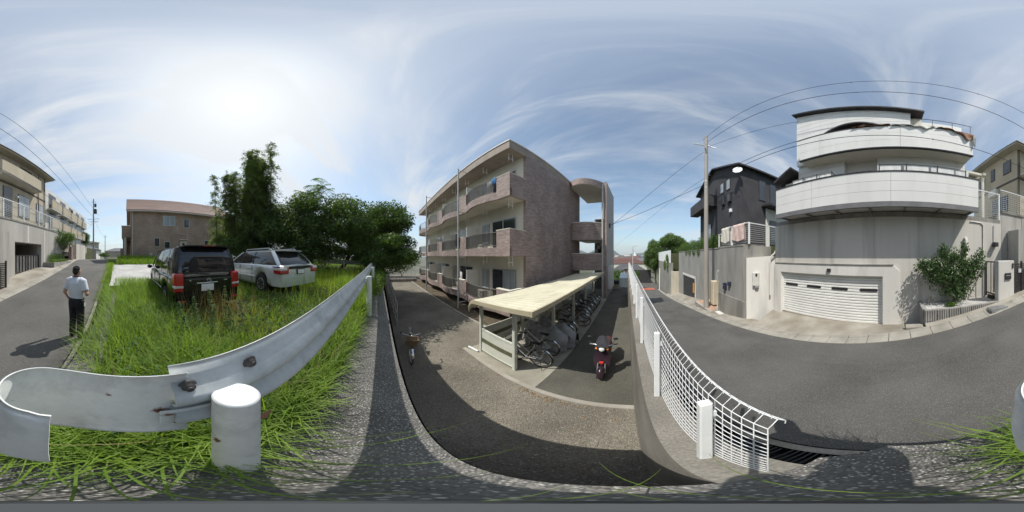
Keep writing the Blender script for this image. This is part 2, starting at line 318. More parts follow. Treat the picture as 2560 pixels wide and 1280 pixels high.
# far ground out to the horizon: the slope falls towards the town
def gz(x, y):
    base = interp(y, [-400,-150,-60,-20,0,20,45,60,120,400], [-16,-8,-3.0,-1.9,-4.4,-7.4,-10.2,-10.8,-16,-19])
    return base
xs = sorted(set(list(np.linspace(-60,60,13))+[-6000,-2500,-1000,-400,-150,150,400,1000,2500,6000])); ys2 = sorted(set(list(np.linspace(-60,60,13))+[-6000,-2500,-1000,-400,-150,90,120,150,250,400,1000,2500,6000]))
mb = MB(); V = [(x,y,gz(x,y)) for x in xs for y in ys2]; ny = len(ys2)
mb.add(V, [(i*ny+j,(i+1)*ny+j,(i+1)*ny+j+1,i*ny+j+1) for i in range(len(xs)-1) for j in range(ny-1)], True)
struct(mb.build('ground', mat('distant ground', (.07,.085,.045), (.16,.15,.12), scale=.02, rough=1)))
# painted line along the ditch side
edge = struct(road_sheet('road_edge_strip', mat('ditch kerb concrete', (.20,.185,.15), (.36,.34,.29), scale=3, rough=.9, fine=.15, fscale=40), 0, 1, -30, 30, lambda y: xn(y)-.11, lambda y: xn(y)-.02, dz=.006, nx=1))

# ------------------------------------------------------------------ roadside ditch on the near side
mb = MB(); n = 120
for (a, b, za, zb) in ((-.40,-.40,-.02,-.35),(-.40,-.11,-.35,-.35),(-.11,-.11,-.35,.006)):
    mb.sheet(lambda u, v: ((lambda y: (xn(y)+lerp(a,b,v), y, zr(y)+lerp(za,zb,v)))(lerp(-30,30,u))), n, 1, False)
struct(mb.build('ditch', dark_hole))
def grate(y0, name_parent):
    z = zr(y0+.25); x = xn(y0+.25)
    g = thing('drain_grate', 'steel bar grating over the ditch beside the end of the mesh fence' if y0 > -.2 else 'steel bar grating over the ditch', 'drain grate', (x-.25, y0, z))
    for i in range(12):
        yy = y0+.02+i*.042; box('grate_bar', dsteel, g, x-.39, x-.12, yy, yy+.014, zr(yy)-.03, zr(yy)+.004)
    return g
g1 = grate(.12, None); g2 = grate(.66, None)
for g, t in ((g1, 'steel bar grating in the near ditch by the fence end'), (g2, 'steel bar grating in the near ditch, downhill neighbour of the one by the fence end')): g['label'] = t

# ------------------------------------------------------------------ far gutter: separate L-shaped slabs
gut_m = mat('gutter concrete', (.26,.245,.21), (.38,.36,.315), scale=1.7, rough=.92, bump=.35, bscale=30, fine=.12, fscale=60)
gutter = struct(bpy.data.objects.new('roadside_gutter', None)); COL.objects.link(gutter)
GW = .42
def gut(y0, y1, name='gutter_slab', jit=0.):
    mb = MB(); vs = []
    for y in (y0, y1):
        x = xf(y); z = zr(y)+jit
        vs += [(x,y,z-.10),(x,y,z+.012),(x+GW-.10,y,z+.045),(x+GW-.08,y,z+.085),(x+GW,y,z+.09),(x+GW,y,z-.10)]
    fs = [(0,1,2,3,4,5),(11,10,9,8,7,6)]+[(i,6+i,6+(i+1)%6,(i+1)%6) for i in range(6)]
    mb.add(vs, fs); return mb.build(name, gut_m, gutter)
y = -13.0
while y < 15:
    gut(y+.008, y+.592, jit=random.uniform(-.004,.004)); y += .6
for a, b in ((-40,-13.01),(15.01,40)):
    yy = a
    while yy < b-.1: gut(yy, min(yy+3,b)-.01); yy += 3
# gutter grating by the gate pillar
g = thing('drain_grate', 'grey slotted grating in the far gutter beside the white mailbox wall', 'drain grate', (4.6,-3.3,zr(-3.3)))
for i in range(5):
    xx = xf(-3)+.06+i*.075; box('grate_bar', steel, g, xx, xx+.04, -3.62, -2.95, zr(-3.3)+.0, zr(-3.3)+.0+.115)

# aprons between gutter and frontages on the far side
def apron(name, y0, y1, xin, zin, m=None, nx=5, x_in_f=None):
    n = max(3, int((y1-y0)/.5)); mb = MB()
    def f(u, v):
        y = lerp(y0,y1,u); xo = xf(y)+GW-.005; zo = zr(y)+.088; xi = xin(y) if callable(xin) else xin; zi = zin(y) if callable(zin) else zin
        return (lerp(xo,xi,v), y, lerp(zo,zi,v))
    mb.sheet(f, n, nx); mb.f = [q[::-1] for q in mb.f]; return struct(mb.build(name, m or apron_m))
apron_m = mat('stained driveway concrete', (.23,.205,.165), (.40,.375,.325), scale=.9, rough=.92, bump=.3, bscale=26, fine=.10, fscale=50)
apron('garage_driveway', -.30, 5.75, 6.35, -2.77)
apron('far_pavement', 5.75, 9.95, 5.45, lambda y: zr(y)+.12)
apron('far_pavement', 9.95, 29, 7.6, lambda y: zr(y)+.45+.02*(y-10))
apron('far_pavement', -3.9, -.9, 5.4, lambda y: zr(y)+.10)
apron('far_pavement', -24, -3.9, lambda y: max(6.5, xf(y)+.7), lambda y: zr(y)+.14+.0*y)

# ------------------------------------------------------------------ parking lot (upper level)
ZW = -1.30                      # top of the retaining wall
def zl(x, y):
    a = interp(y, [-40,-25,-17,-12,-8,-4,-1.5,-.4], [-.5,-.45,-.5,-.85,-1.18,-1.40,-1.38,-1.30])
    b = interp(x, [-40,-14,-6,-2,.6], [.35,.22,.12,.0,.0]) * interp(y, [-12,-7,-.4], [0,1,1])
    return a+b
def lot_sheet(name, m, xs, ys, f, dz=0):
    mb = MB(); ny = len(ys); mb.add([(x,y,f(x,y)+dz) for x in xs for y in ys], [(i*ny+j,(i+1)*ny+j,(i+1)*ny+j+1,i*ny+j+1) for i in range(len(xs)-1) for j in range(ny-1)], True); return mb.build(name, m)
mb = MB()
ysl = list(np.linspace(-60,-.42,90)); nv = 24
V = []
for y in ysl:
    x1 = xn(y)-.42 if y < -6 else interp(y, [-6,-5,-.42], [xn(-6)-.42,.32,.30])
    for j in range(nv+1):
        t = j/nv; x = lerp(-45, x1, t**.6); V.append((x, y, zl(x,max(y,-40))+.025*math.sin(x*2.1)*math.sin(y*1.7)*(x < 0)))
mb.add(V, [(i*(nv+1)+j,i*(nv+1)+j+1,(i+1)*(nv+1)+j+1,(i+1)*(nv+1)+j)[::-1] for i in range(len(ysl)-1) for j in range(nv)], True)
struct(mb.build('lot_ground', dirt_grass))
# crushed stone parking surface
mb = MB(); nv = 16; ysl = list(np.linspace(-13.6,-6.9,20)); V = []
for y in ysl:
    for j in range(nv+1):
        x = lerp(-9.5, xn(y)-.45, j/nv) ; wob = .35*math.sin(x*1.3)+.2*math.sin(x*3.1)
        yy = y + (wob if y in (ysl[0], ysl[-1]) else 0); V.append((x, yy, zl(x,yy)+.045))
mb.add(V, [(i*(nv+1)+j,i*(nv+1)+j+1,(i+1)*(nv+1)+j+1,(i+1)*(nv+1)+j)[::-1] for i in range(len(ysl)-1) for j in range(nv)], True)
struct(mb.build('crushed_stone_lot', pale_gravel))

# ------------------------------------------------------------------ courtyard of the apartment block (lower level)
ZC = -3.45
def fx(y): return .224-.085*y            # line of the mesh fence
struct(MB().prism([(-30,.1),(.3,.1),(fx(23),23),(-30,23)], -3.9, ZC).build('courtyard_gravel', gravel))
struct(MB().prism([(-1.98,2.62),(fx(2.62)-.08,2.62),(fx(22)-.08,22),(-3.2,22)], ZC-.1, ZC+.012).build('courtyard_aisle', asphalt_old))
struct(MB().prism([(-4.75,2.62),(-1.985,2.62),(-2.6,12.6),(-5.2,12.6)], ZC-.1, ZC+.018).build('bike_shed_pavement', mat('shed slab concrete', (.25,.235,.19), (.35,.33,.275), scale=1.2, rough=.9, bump=.25, bscale=24, fine=.12, fscale=60, stain=(.3,1.5,(1,1,1)))))
struct(MB().prism([(-4.78,2.50),(fx(2.5)-.09,2.50),(fx(2.6)-.09,2.615),(-4.78,2.615)], ZC-.1, ZC+.045).build('courtyard_kerb', mat('kerb concrete', (.27,.25,.215), (.38,.355,.31), scale=2, rough=.92, fine=.1, fscale=60)))
struct(MB().prism([(-24,3.55),(-4.9,4.30),(-4.9,4.42),(-24,3.67)], ZC-.1, ZC+.05).build('path_kerb', MATS['kerb concrete']))
struct(MB().prism([(-24,3.67),(-4.9,4.42),(-5.3,12),(-24,12)], ZC-.1, ZC+.006).build('soil_strip', soil))

# ------------------------------------------------------------------ retaining walls
def wallthing(name, label, mbs, m, loc, cat='retaining wall'):
    o = mbs.build(name, m); o.location = (0,0,0); return tag(o, label, cat)
mb = MB()
mb.prism([(-30,-.44),(.56,-.44),(.56,.024),(.40,.2055),(0,.205),(-10,-.12),(-30,-.8)][::-1], -4.6, ZW)
lotwall = wallthing('retaining_wall', 'speckled concrete retaining wall between weedy car park and courtyard', mb, aggregate, None)
# small dark formwork stubs along the wall's edge
for i, x in enumerate((-.62,-1.05,-1.55,-2.1,-2.8,-3.7)):
    yy = interp(x, [-10,0], [-.12,.205])
    box('formwork_stub', dsteel, lotwall, x-.012, x+.012, yy-.004, yy+.022, ZW-.07, ZW-.05)
mb = MB(); ysw = list(np.linspace(-7.5,-.445,30)); vs = []
for y in ysw:
    zt = max(ZW - interp(y, [-7.5,-5,-3], [0,.12,0])*0, zr(y)+.05); x1 = interp(y, [-7.5,-4,-.44], [xn(-7.5)-.41,xn(-4)-.43,.56]); x0 = x1-.30
    vs += [(x0,y,-3.6),(x1,y,-3.6),(x1,y,zt),(x0,y,zt)]
fs = [(0,3,2,1)]+[(4*i+k,4*i+(k+1)%4,4*i+4+(k+1)%4,4*i+4+k) for i in range(len(ysw)-1) for k in range(4)]+[tuple(4*(len(ysw)-1)+k for k in range(4))]
mb.add(vs, fs); wallthing('retaining_wall', 'low concrete kerb wall between ditch and tall grass by the road', mb, aggregate, None)
mb = MB()
mb.prism([(fx(.2)-.10,.207),(fx(.2)+.12,.207),(fx(15)+.12,15),(fx(15)-.10,15)], -8, ZW)
fwall = wallthing('retaining_wall', 'long concrete wall under the white mesh fence', mb, mat('brownish wall concrete', (.15,.138,.118), (.25,.232,.20), scale=1.4, rough=.93, bump=.4, bscale=40, fine=.2, fscale=70, stain=(.4,1.6,(1,1,.4))), None)

# ------------------------------------------------------------------ white mesh fence
def mesh_fence():
    t = thing('mesh_fence', 'white wire mesh fence with folded top along the road', 'fence', (fx(0),0,ZW))
    zt = -.57; step = .038; y_end = 14.2; posts = [.42,1.12,2.2,3.25]+[4.3+1.05*i for i in range(10)]
    def w(y, z, dx=0): return Vector((fx(y)+.02+dx, y, z))
    segs = [-.03]+posts
    segs = [(.225,.42)]+list(zip(posts[:-1], posts[1:]))
    for a, b in segs:
        near = a < 3.5; n = 4 if near else 3; r = .0019 if near else .0026; mb = MB()
        rows = 14
        for i in range(rows): z = lerp(ZW+.03, zt, i/(rows-1)); mb.tube([w(a,z),w(b,z)], r*1.15, n, caps=False)
        for dx, dz in ((.055,.0),(.028,.042)): mb.tube([w(a,zt+dz,dx),w(b,zt+dz,dx)], r*1.15, n, caps=False)
        m = max(3, int((b-a)/ (step if near else .1)))
        for i in range(m+1):
            y = lerp(a,b,i/m); mb.tube([w(y,ZW+.03),w(y,zt),w(y,zt+.042,.028),w(y,zt,.055),w(y,zt-.02,.053)], r, n, caps=False)
        mb.build('mesh_panel', white_pc, t)
    for y in posts:
        mb = MB(); x = fx(y)-.012
        mb.bbox(x-.020, x+.020, y-.017, y+.017, ZW, zt+.0, b=.005)
        mb.box(x-.012, x+.034, y-.008, y+.008, zt-.12, zt-.08); mb.build('post', white_pc, t)
    
mesh_fence()

# ------------------------------------------------------------------ guard rail
rail_m = mat('galvanised painted guard rail', (.58,.62,.62), (.70,.73,.73), scale=2.2, rough=.5, metal=.0, fine=.06, fscale=30, spec=.4, stain=(.4,6,(1,1,.5)))
rail_w = mat('white guard rail paint', (.70,.73,.72), (.79,.81,.80), scale=3, rough=.5, fine=.03, fscale=50, stain=(.35,9,(1,1,.6)))
def rusty(m, thr=.70):
    n = m.node_tree.nodes; l = m.node_tree.links; b = n['Principled BSDF']; src = b.inputs['Base Color'].links[0].from_socket
    t = n.new('ShaderNodeTexCoord'); z = n.new('ShaderNodeTexNoise'); z.inputs['Scale'].default_value = 11; z.inputs['Detail'].default_value = 8; l.new(t.outputs['Object'], z.inputs['Vector'])
    r = n.new('ShaderNodeMapRange'); r.inputs['From Min'].default_value = thr; r.inputs['From Max'].default_value = thr+.05; l.new(z.outputs[0], r.inputs[0])
    x = n.new('ShaderNodeMix'); x.data_type = 'RGBA'; l.new(r.outputs[0], x.inputs[0]); l.new(src, x.inputs[6]); x.inputs[7].default_value = (.17,.075,.04,1); l.new(x.outputs[2], b.inputs['Base Color'])
rusty(rail_w, .685); rusty(rail_m, .715)
bolt_m = mat('weathered bolts', (.045,.042,.042), (.12,.11,.105), scale=20, rough=.6, metal=.4)
def rail_profile():
    # (offset towards the lot (-), z) of the corrugated beam, .35 m tall
    return [(.020,0),(.012,-.012),(.0,-.03),(-.012,-.06),(-.045,-.095),(-.05,-.115),(-.045,-.135),(-.008,-.165),(.0,-.175),(-.008,-.185),(-.045,-.215),(-.05,-.235),(-.045,-.255),(-.012,-.29),(.0,-.32),(.012,-.338),(.020,-.35)]
def beam(mb, path, z_of, th=.004, flat=lambda i: 1.0, prof=None):
    """path: list of (x,y); profile offset along the left normal"""
    P = [Vector(p) for p in path]; n = len(P); pr = prof or rail_profile(); k = len(pr); vs = []
    for i in range(n):
        t = (P[min(i+1,n-1)]-P[max(i-1,0)]).normalized(); nm = Vector((-t.y, t.x))
        for s_ in (0, 1):
            for o, z in pr:
                q = P[i]+nm*(o*flat(i)+s_*th); vs.append((q.x, q.y, z_of(i)+z))
    fs = []
    for i in range(n-1):
        for s_ in (0, 1):
            for j in range(k-1):
                a = i*2*k+s_*k+j; b = a+2*k; f = (a,b,b+1,a+1); fs.append(f if s_ else f[::-1])
        for j in (0, k-1):
            a = i*2*k+j; fs.append((a,a+k,a+3*k,a+2*k))
    for i in (0, n-1):
        for j in range(k-1): a = i*2*k+j; fs.append((a,a+1,a+k+1,a+k))
    mb.add(vs, fs, True); return mb
GR = thing('guard_rail', 'white steel guard rail with curled end beside the weedy car park', 'guard rail', (-.3,-.45,ZW))
def ry(x): return interp(x, [-12,-3.4,-.5,.15], [-.80,-.44,-.385,-.375])
def rzz(x): return interp(x, [-12,-6,-3.4,0], [-.345,-.345,-.335,-.33])
pts = [(x, ry(x)) for x in np.linspace(-.10,-12,60)]
mb = MB(); beam(mb, pts, lambda i: rzz(pts[i][0])); mb.build('beam', rail_m, GR)
# curled end piece: straight run, then a J back towards the lens
cp = [(-.14,ry(0)+.004),(-.05,ry(0)),(.04,-.382),(.10,-.385),(.14,-.384)]
c0 = Vector((.160,-.279)); rad = .101
for a in np.linspace(-80,105,24): cp.append((c0.x+rad*math.cos(R(a)), c0.y+rad*math.sin(R(a))))
cp += [(.115,-.182),(.098,-.187)]
flatp = [(.012,0),(.004,-.008),(0,-.02),(0,-.06),(-.003,-.1),(-.006,-.14),(-.006,-.175),(-.006,-.21),(-.003,-.25),(0,-.29),(0,-.33),(.004,-.342),(.012,-.35)]
mb = MB(); beam(mb, cp[::-1], lambda i: -.334, prof=[(-o-.003, z) for o, z in flatp]); mb.build('end_piece', rail_w, GR)
for bx, bz in ((-.14,-.40),(-.12,-.56),(-.34,-.38)):
    M = Matrix.Translation((bx, ry(bx)+.012, bz)) @ Matrix.Rotation(R(-90),4,'X')
    MB().lathe([(.026,0),(.026,.004),(.018,.006),(.018,.015),(.010,.017),(.010,.023)], 10, M).build('bolt', bolt_m, GR)
mb = MB(); mb.bbox(-.25,-.07,-.362,-.354,-.60,-.515,b=.003); mb.box(-.255,-.215,-.36,-.30,-.60,-.53); mb.build('bracket', rail_m, GR)
def rpost(x, y, ztop, zb, r=.057):
    M = Matrix.Translation((x,y,0)); return MB().lathe([(r,zb),(r,ztop-.006)], 28, M).lathe([(r,ztop-.006),(r-.003,ztop-.001),(r-.007,ztop)], 28, M).lathe([(r-.007,ztop),(0,ztop+.0015)], 28, M, False).build('post', rail_w, GR)
p0 = rpost(-.231,-.296,-.425,-1.6)
mb = MB(); mb.lathe([(.012,0),(.012,.02),(.006,.022),(.006,.04)], 8, Matrix.Translation((-.285,-.27,-.60)) @ Matrix.Rotation(R(-70),4,'Y')); mb.build('bolt', mat('rust', (.20,.09,.05), (.30,.15,.09), scale=20, rough=.8), p0)
for x in (-3.4,-6.4,-9.4): rpost(x, ry(x)+.13, rzz(x)-.09, -1.9); box('bracket', rail_m, GR, x-.06, x+.06, ry(x)+.0, ry(x)+.09, rzz(x)-.22, rzz(x)-.13)
pts2 = [(-12-.25*t*6, -.85-t*4.6) for t in np.linspace(0,1,20)]
GR2 = thing('guard_rail', 'short white guard rail across the far end of the weedy car park', 'guard rail', (-12.5,-3,zl(-12.5,-3)))
mb = MB(); beam(mb, pts2, lambda i: -.34+.06*i/19); mb.build('beam', rail_m, GR2)
for t in (0.02,.5,.98): x, y = -12-1.5*t+.13, -.85-t*4.6; M = Matrix.Translation((x,y,0)); MB().lathe([(.057,-1.7),(.057,-.42),(.045,-.41),(0,-.41)], 14, M).build('post', rail_w, GR2)

# ------------------------------------------------------------------ the pole that carries the lens
mp = thing('monopod', 'black monopod standing on the speckled concrete wall', 'monopod', (0,.0,ZW))
black_pl = mat('black plastic', (.022,.023,.025), (.035,.036,.038), scale=10, rough=.55)
MB().lathe([(.017,-1.30),(.017,-1.27),(.011,-1.26),(.011,-.75),(.013,-.75),(.013,-.32),(.011,-.31)], 14).build('pole', black_pl, mp)
MB().lathe([(.016,-.31),(.018,-.30),(.018,-.26),(.013,-.25)], 14).build('head', mat('grey rubber', (.045,.05,.055), (.06,.065,.07), scale=10, rough=.7), mp)
# ================================================================== apartment block
tile = brick('pinkish brown wall tile', (.24,.168,.152), (.385,.297,.27), (.32,.29,.27), .23, .068, ms=.007, rough=.7)
cream = mat('cream render', (.60,.57,.49), (.68,.65,.57), scale=.9, rough=.9, bump=.1, bscale=40, stretch=(1,1,.4))
cream_dk = mat('soffit render', (.56,.53,.46), (.64,.61,.54), scale=1.2, rough=.92)
part_m = mat('white balcony screen', (.68,.67,.62), (.74,.73,.68), scale=2, rough=.7)
rail_br = mat('bronze railing', (.10,.095,.085), (.15,.145,.13), scale=6, rough=.5, metal=.4)
pipe_m = mat('grey downpipe', (.47,.47,.45), (.56,.56,.54), scale=4, rough=.5)
alu = mat('aluminium frame', (.36,.36,.35), (.44,.44,.43), scale=6, rough=.4, metal=.5)
C0 = Vector((-5.37,5.24,0)); APT_R = R(1.0)
apt = thing('apartment_building', 'three storey apartment block clad in pinkish brown tile with curved balconies', 'apartment', (C0.x,C0.y,ZC), APT_R, world=False)
Lb, Dp = 17.2, 9.0          # length along -x, depth along +y (local)
z0 = 0.                     # local z: 0 at courtyard level
F = [.52, 3.46, 6.42]       # undersides of the balcony slabs, one per floor
ZR0, ZR1 = 9.32, 9.86       # roof slab
BD = 1.15                   # balcony depth
bays = [0,-4.3,-8.6,-12.9,-17.2]
# end wall facing the bike shed, rear wall, far end wall
box('end_wall', tile, apt, -.16, 0, BD, Dp, 0, ZR0)
box('far_end_wall', tile, apt, -Lb, -Lb+.16, BD, Dp, 0, ZR0)
box('rear_wall', cream, apt, -Lb, -.165, Dp-.16, Dp, 0, ZR0)
MB().prism([(.004,-.05),(.004,Dp),(-Lb,Dp),(-Lb,-.05)], ZR0, ZR1).build('roof_slab', mat('roof edge render', (.28,.235,.20), (.35,.30,.26), scale=2, rough=.85), apt)
MB().prism([(.05,-.09),(.05,Dp+.05),(-Lb-.05,Dp+.05),(-Lb-.05,-.09)], ZR1, ZR1+.07).build('roof_coping', mat('metal coping', (.58,.57,.54), (.66,.65,.62), scale=3, rough=.45), apt)
def front(x, bay, f):
    """outline of a balcony's front edge (local y) : flat blocks at the ends, a bow between them"""
    x0, x1 = bays[bay], bays[bay+1]; t = (x0-x)/(x0-x1)
    a, b = .22, .93
    if t <= a or t >= b: return 0.
    u = (t-a)/(b-a); return -.27*math.sin(math.pi*u)**1.0
for fl in range(3):
    zs = F[fl]
    box('floor_wall', cream, apt, -Lb+.17, -.17, BD+.02, BD+.16, zs+.0, (F[fl+1] if fl < 2 else ZR0)-.002)
    for bay in range(4):
        x0, x1 = bays[bay], bays[bay+1]; n = 28
        fr = [(lerp(x0,x1,i/n), front(lerp(x0,x1,i/n), bay, fl)) for i in range(n+1)]
        xs0 = x0-.02 if bay == 0 else x0; sl = MB().prism([(min(p[0],xs0),p[1]) for p in fr]+[(x1,BD+.03),(xs0,BD+.03)], zs, zs+.16).build('balcony_slab', cream_dk, apt)
        # tiled upstand along the edge, higher at the end blocks
        mb = MB()
        def strip(pts, za, zb, th=.13):
            P = [Vector(p) for p in pts]; inn = [(p.x, p.y+th) for p in P]; mb.prism([tuple(p) for p in P]+inn[::-1], za, zb)
        k = int(n*.22); 
        strip([(p[0],p[1]-.012) for p in fr], zs-.02, zs+.42 if fl < 2 else zs+.42)
        ups = mb.build('balcony_edge', tile, apt)
        blk = MB(); blk.box(x0-.002 if bay else x0, lerp(x0,x1,.22), -.016, .17, zs-.024, zs+1.26)
        if bay == 0: blk.box(x0-.14, x0-.001, .171, BD, zs-.024, zs+1.26)
        blk.build('balcony_block', tile, apt)
        MB().box(lerp(x0,x1,.93), x1+.002, -.016, .17, zs-.024, zs+1.24).build('balcony_block', tile, apt)
        cp = MB(); cp.box(x0+.012 if not bay else x0-.002, lerp(x0,x1,.22)-.012, -.03, .19, zs+1.2605, zs+1.30)
        if bay == 0: cp.box(x0-.16, x0+.012, .191, BD, zs+1.2605, zs+1.30)
        cp.build('balcony_coping', cream, apt)
        # railing with thin bars following the bow
        mb = MB(); rp = [(x, front(x, bay, fl)+.05) for x in np.linspace(lerp(x0,x1,.22), lerp(x0,x1,.93), 25)]
        mb.tube([(p[0],p[1],zs+1.2) for p in rp], .022, 6); mb.tube([(p[0],p[1],zs+.52) for p in rp], .015, 5)
        mb.build('railing', rail_br, apt)
        mb = MB()
        nb = 30 if bay < 2 else 18
        for i in range(nb):
            x = lerp(rp[0][0], rp[-1][0], (i+.5)/nb); y = front(x,bay,fl)+.05
            mb.box(x-.007, x+.007, y-.007, y+.007, zs+.44, zs+1.19)
        mb.build('railing_bars', rail_br, apt)
        # smoked panel fixed behind the bars
        mb = MB(); mb.sheet(lambda u, v: (lerp(rp[0][0],rp[-1][0],u), front(lerp(rp[0][0],rp[-1][0],u),bay,fl)+.075, zs+lerp(.50,1.16,v)), 20, 1)
        if fl < 2 or bay == 0: mb.build('smoked_panel', mat('smoked railing panel', (.06,.058,.054), (.09,.088,.08), scale=4, rough=.35, alpha=.62), apt)
        # sliding window and screen between the flats
        wx0, wx1 = lerp(x0,x1,.16), lerp(x0,x1,.62)
        wn_ = box('window_frame', alu, apt, wx1, wx0, BD-.03, BD+.0195, zs+.18, zs+2.16)
        for q in range(2):
            a = lerp(wx0,wx1,q*.5)+(-.05); b = lerp(wx0,wx1,q*.5+.5)+.05
            box('pane', glass if (bay+fl+q) % 3 else glass_pale, wn_, b, a, BD-.045+.006*q, BD-.031, zs+.25, zs+2.10)
        dx0, dx1 = lerp(x0,x1,.70), lerp(x0,x1,.88)
        dn = box('window_frame', alu, apt, dx1, dx0, BD-.03, BD+.0195, zs+.75, zs+2.1); box('pane', glass_pale, dn, dx1+.05, dx0-.05, BD-.045, BD-.031, zs+.8, zs+2.05)
        if bay < 3: box('balcony_screen', part_m, apt, x1-.02, x1+.02, .20, BD-.0, zs+.17, zs+1.98)
        # drying-pole brackets hung from the slab above
        for bxp in (.10,.60):
            mb = MB(); bx_ = lerp(x0,x1,bxp); zt = (F[fl+1] if fl < 2 else ZR0)
            mb.tube([(bx_,.35,zt),(bx_,.35,zt-.52)], .014, 6); mb.tube([(bx_,.62,zt),(bx_,.62,zt-.52)], .014, 6); mb.tube([(bx_,.30,zt-.34),(bx_,.70,zt-.34)], .012, 6)
            mb.build('drying_bracket', white_pc, apt)
# rounded balcony at the far end
for fl in range(3):
    zs = F[fl]; pts = [(-Lb-1.35*math.sin(a), 1.2-1.35*math.cos(a)+.2) for a in np.linspace(0, math.pi, 14)]
    MB().prism(pts+[(-Lb,2.7)], zs-.02, zs+.44).build('corner_balcony', tile, apt)
    mb = MB(); mb.tube([(p[0]+.04,p[1]+.03,zs+1.2) for p in pts], .022, 6)
    for p in pts: mb.box(p[0]+.033,p[0]+.047,p[1]+.02,p[1]+.034,zs+.44,zs+1.19)
    mb.build('railing', rail_br, apt)
# downpipes in front of the balconies
for x, y in ((-3.98,-.60),(-10.1,-.95)):
    mb = MB(); mb.tube([(x,y,0),(x,y,ZR1-.25)], .055, 10)
    for fl in range(3): mb.box(x-.02, x+.02, y, y+.55, F[fl]-.12, F[fl]-.08); 
    mb.box(x-.02, x+.02, y, y+.55, ZR0+.12, ZR0+.16)
    for zz_ in (2.2,5.2,8.0): mb.tube([(x,y,zz_-.05),(x,y,zz_+.05)], .066, 10)
    mb.build('downpipe', pipe_m, apt)
# ------------------------------------------------------------------ stair tower at the near end
sx0, sx1 = .02, 2.66; sy0 = 7.75
box('stair_fin_wall', mat('grey tile fin', (.36,.34,.325), (.44,.42,.40), scale=3, rough=.75), apt, sx1-.10, sx1+.14, sy0, sy0+4.0, 0, 9.95)
box('stair_fin_face', tile, apt, sx1-.10, sx1+.14, sy0-.02, sy0-.001, 0, 9.95)
MB().tube([(sx1-.18,sy0-.12,0),(sx1-.18,sy0-.12,9.7)], .075, 12).build('downpipe', pipe_m, apt)
can = [(sx0,sy0+3.6)]+[(lerp(sx0,sx1-.11,t), lerp(6.85,sy0,t)-.95*math.sin(math.pi*t)**.75) for t in np.linspace(0,1,20)]+[(sx1-.11,sy0+3.6)]
MB().prism(can, 9.32, 9.86).build('stair_canopy', tile, apt)
MB().prism([(p[0],p[1]+.03) for p in can], 9.29, 9.318).build('canopy_soffit', cream_dk, apt)
for za, zb in ((2.30,3.62),(4.75,6.15)):
    pr = [(lerp(sx0,sx1-.11,t), lerp(6.92,sy0-.02,t)-.42*math.sin(math.pi*t)**.7) for t in np.linspace(0,1,16)]
    MB().prism(pr+[(p[0],p[1]+.15) for p in pr[::-1]], za, zb).build('landing_parapet', tile, apt)
    MB().prism([(p[0],p[1]-.02) for p in pr]+[(p[0],p[1]+.17) for p in pr[::-1]], zb+.0005, zb+.05).build('parapet_coping', cream, apt)
    MB().prism([(p[0],p[1]+.151) for p in pr]+[(sx1-.11,sy0+3.4),(sx0,sy0+3.4)], za+.05, za+.2).build('landing', cream_dk, apt)
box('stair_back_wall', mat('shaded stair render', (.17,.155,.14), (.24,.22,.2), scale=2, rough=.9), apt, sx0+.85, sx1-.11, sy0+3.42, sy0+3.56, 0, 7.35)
mb = MB()
for i in range(7): mb.box(sx0+.3+i*.25, sx0+.56+i*.25, sy0+1.7, sy0+3.3, 2.5+i*.32, 2.5+(i+1)*.32)
mb.build('stair_flight', cream_dk, apt)
mb = MB()
for i in range(10): mb.box(sx0+.06+i*.09, sx0+.08+i*.09, sy0+3.30, sy0+3.32, 6.2, 6.95)
mb.box(sx0+.05, sx0+1.0, sy0+3.29, sy0+3.33, 6.95, 7.0); mb.build('railing', rail_br, apt)
box('meter_cabinet', mat('pale grey cabinet', (.55,.55,.53), (.62,.62,.6), scale=3, rough=.6), apt, sx1+.145, sx1+.42, sy0+.5, sy0+2.2, .6, 2.6, b=.02)
box('cable_anchor', dsteel, apt, sx1+.145, sx1+.24, sy0+1.2, sy0+1.36, 6.0, 6.4)
# things on the balconies
def aptw(x, y, z): 
    c, s = math.cos(APT_R), math.sin(APT_R); return Vector((C0.x+x*c-y*s, C0.y+x*s+y*c, ZC+z))
def cloth(name, m, p, wdt, h, label, ang=0., group=None, amp=.03, folds=3):
    """hanging cloth: folded sheet with thickness"""
    o = thing(name, label, 'laundry', p, ang, group, world=False); mb = MB()
    for sgn in (0, 1):
        mb.sheet(lambda u, v: ((u-.5)*wdt*(1-.12*v), amp*math.sin(u*folds*6.28+v*2)*(.3+v)+sgn*.012, -v*h-.03*math.sin(u*9)*v), 18, 6)
    mb.build('fabric', m, o); mb2 = MB(); mb2.tube([(-wdt*.5,.006,.005),(0,.006,.05),(wdt*.5,.006,.005)], .008, 5); mb2.build('hanger', white_pc, o); return o
blue_c = mat('blue towel', (.06,.20,.42), (.10,.28,.52), scale=9, rough=.95); white_c = mat('white cotton', (.72,.72,.70), (.80,.80,.78), scale=6, rough=.95)
dark_c = mat('black cotton', (.02,.02,.025), (.045,.045,.055), scale=6, rough=.95); pink_c = mat('pink cotton', (.55,.33,.38), (.65,.42,.46), scale=6, rough=.95)
cloth('hanging_towel', blue_c, aptw(-1.15,-.04,F[2]+1.32), .42, .34, 'bright blue towel over the top floor balcony rail')
cloth('hanging_shirt', white_c, aptw(-1.52,.0,F[2]+1.24), .42, .72, 'white shirt hanging on the top floor balcony')
cloth('hanging_trousers', dark_c, aptw(-1.08,-.02,F[2]+1.0), .22, .62, 'dark trousers hanging under the blue towel on the balcony')
cloth('hanging_shirt', dark_c, aptw(-5.1,-.12,F[1]+1.6), .5, .9, 'black shirt hanging on the middle floor balcony')
cloth('hanging_shirt', white_c, aptw(-5.55,.1,F[1]+1.6), .35, .8, 'white shirt beside the black one on the middle floor balcony')
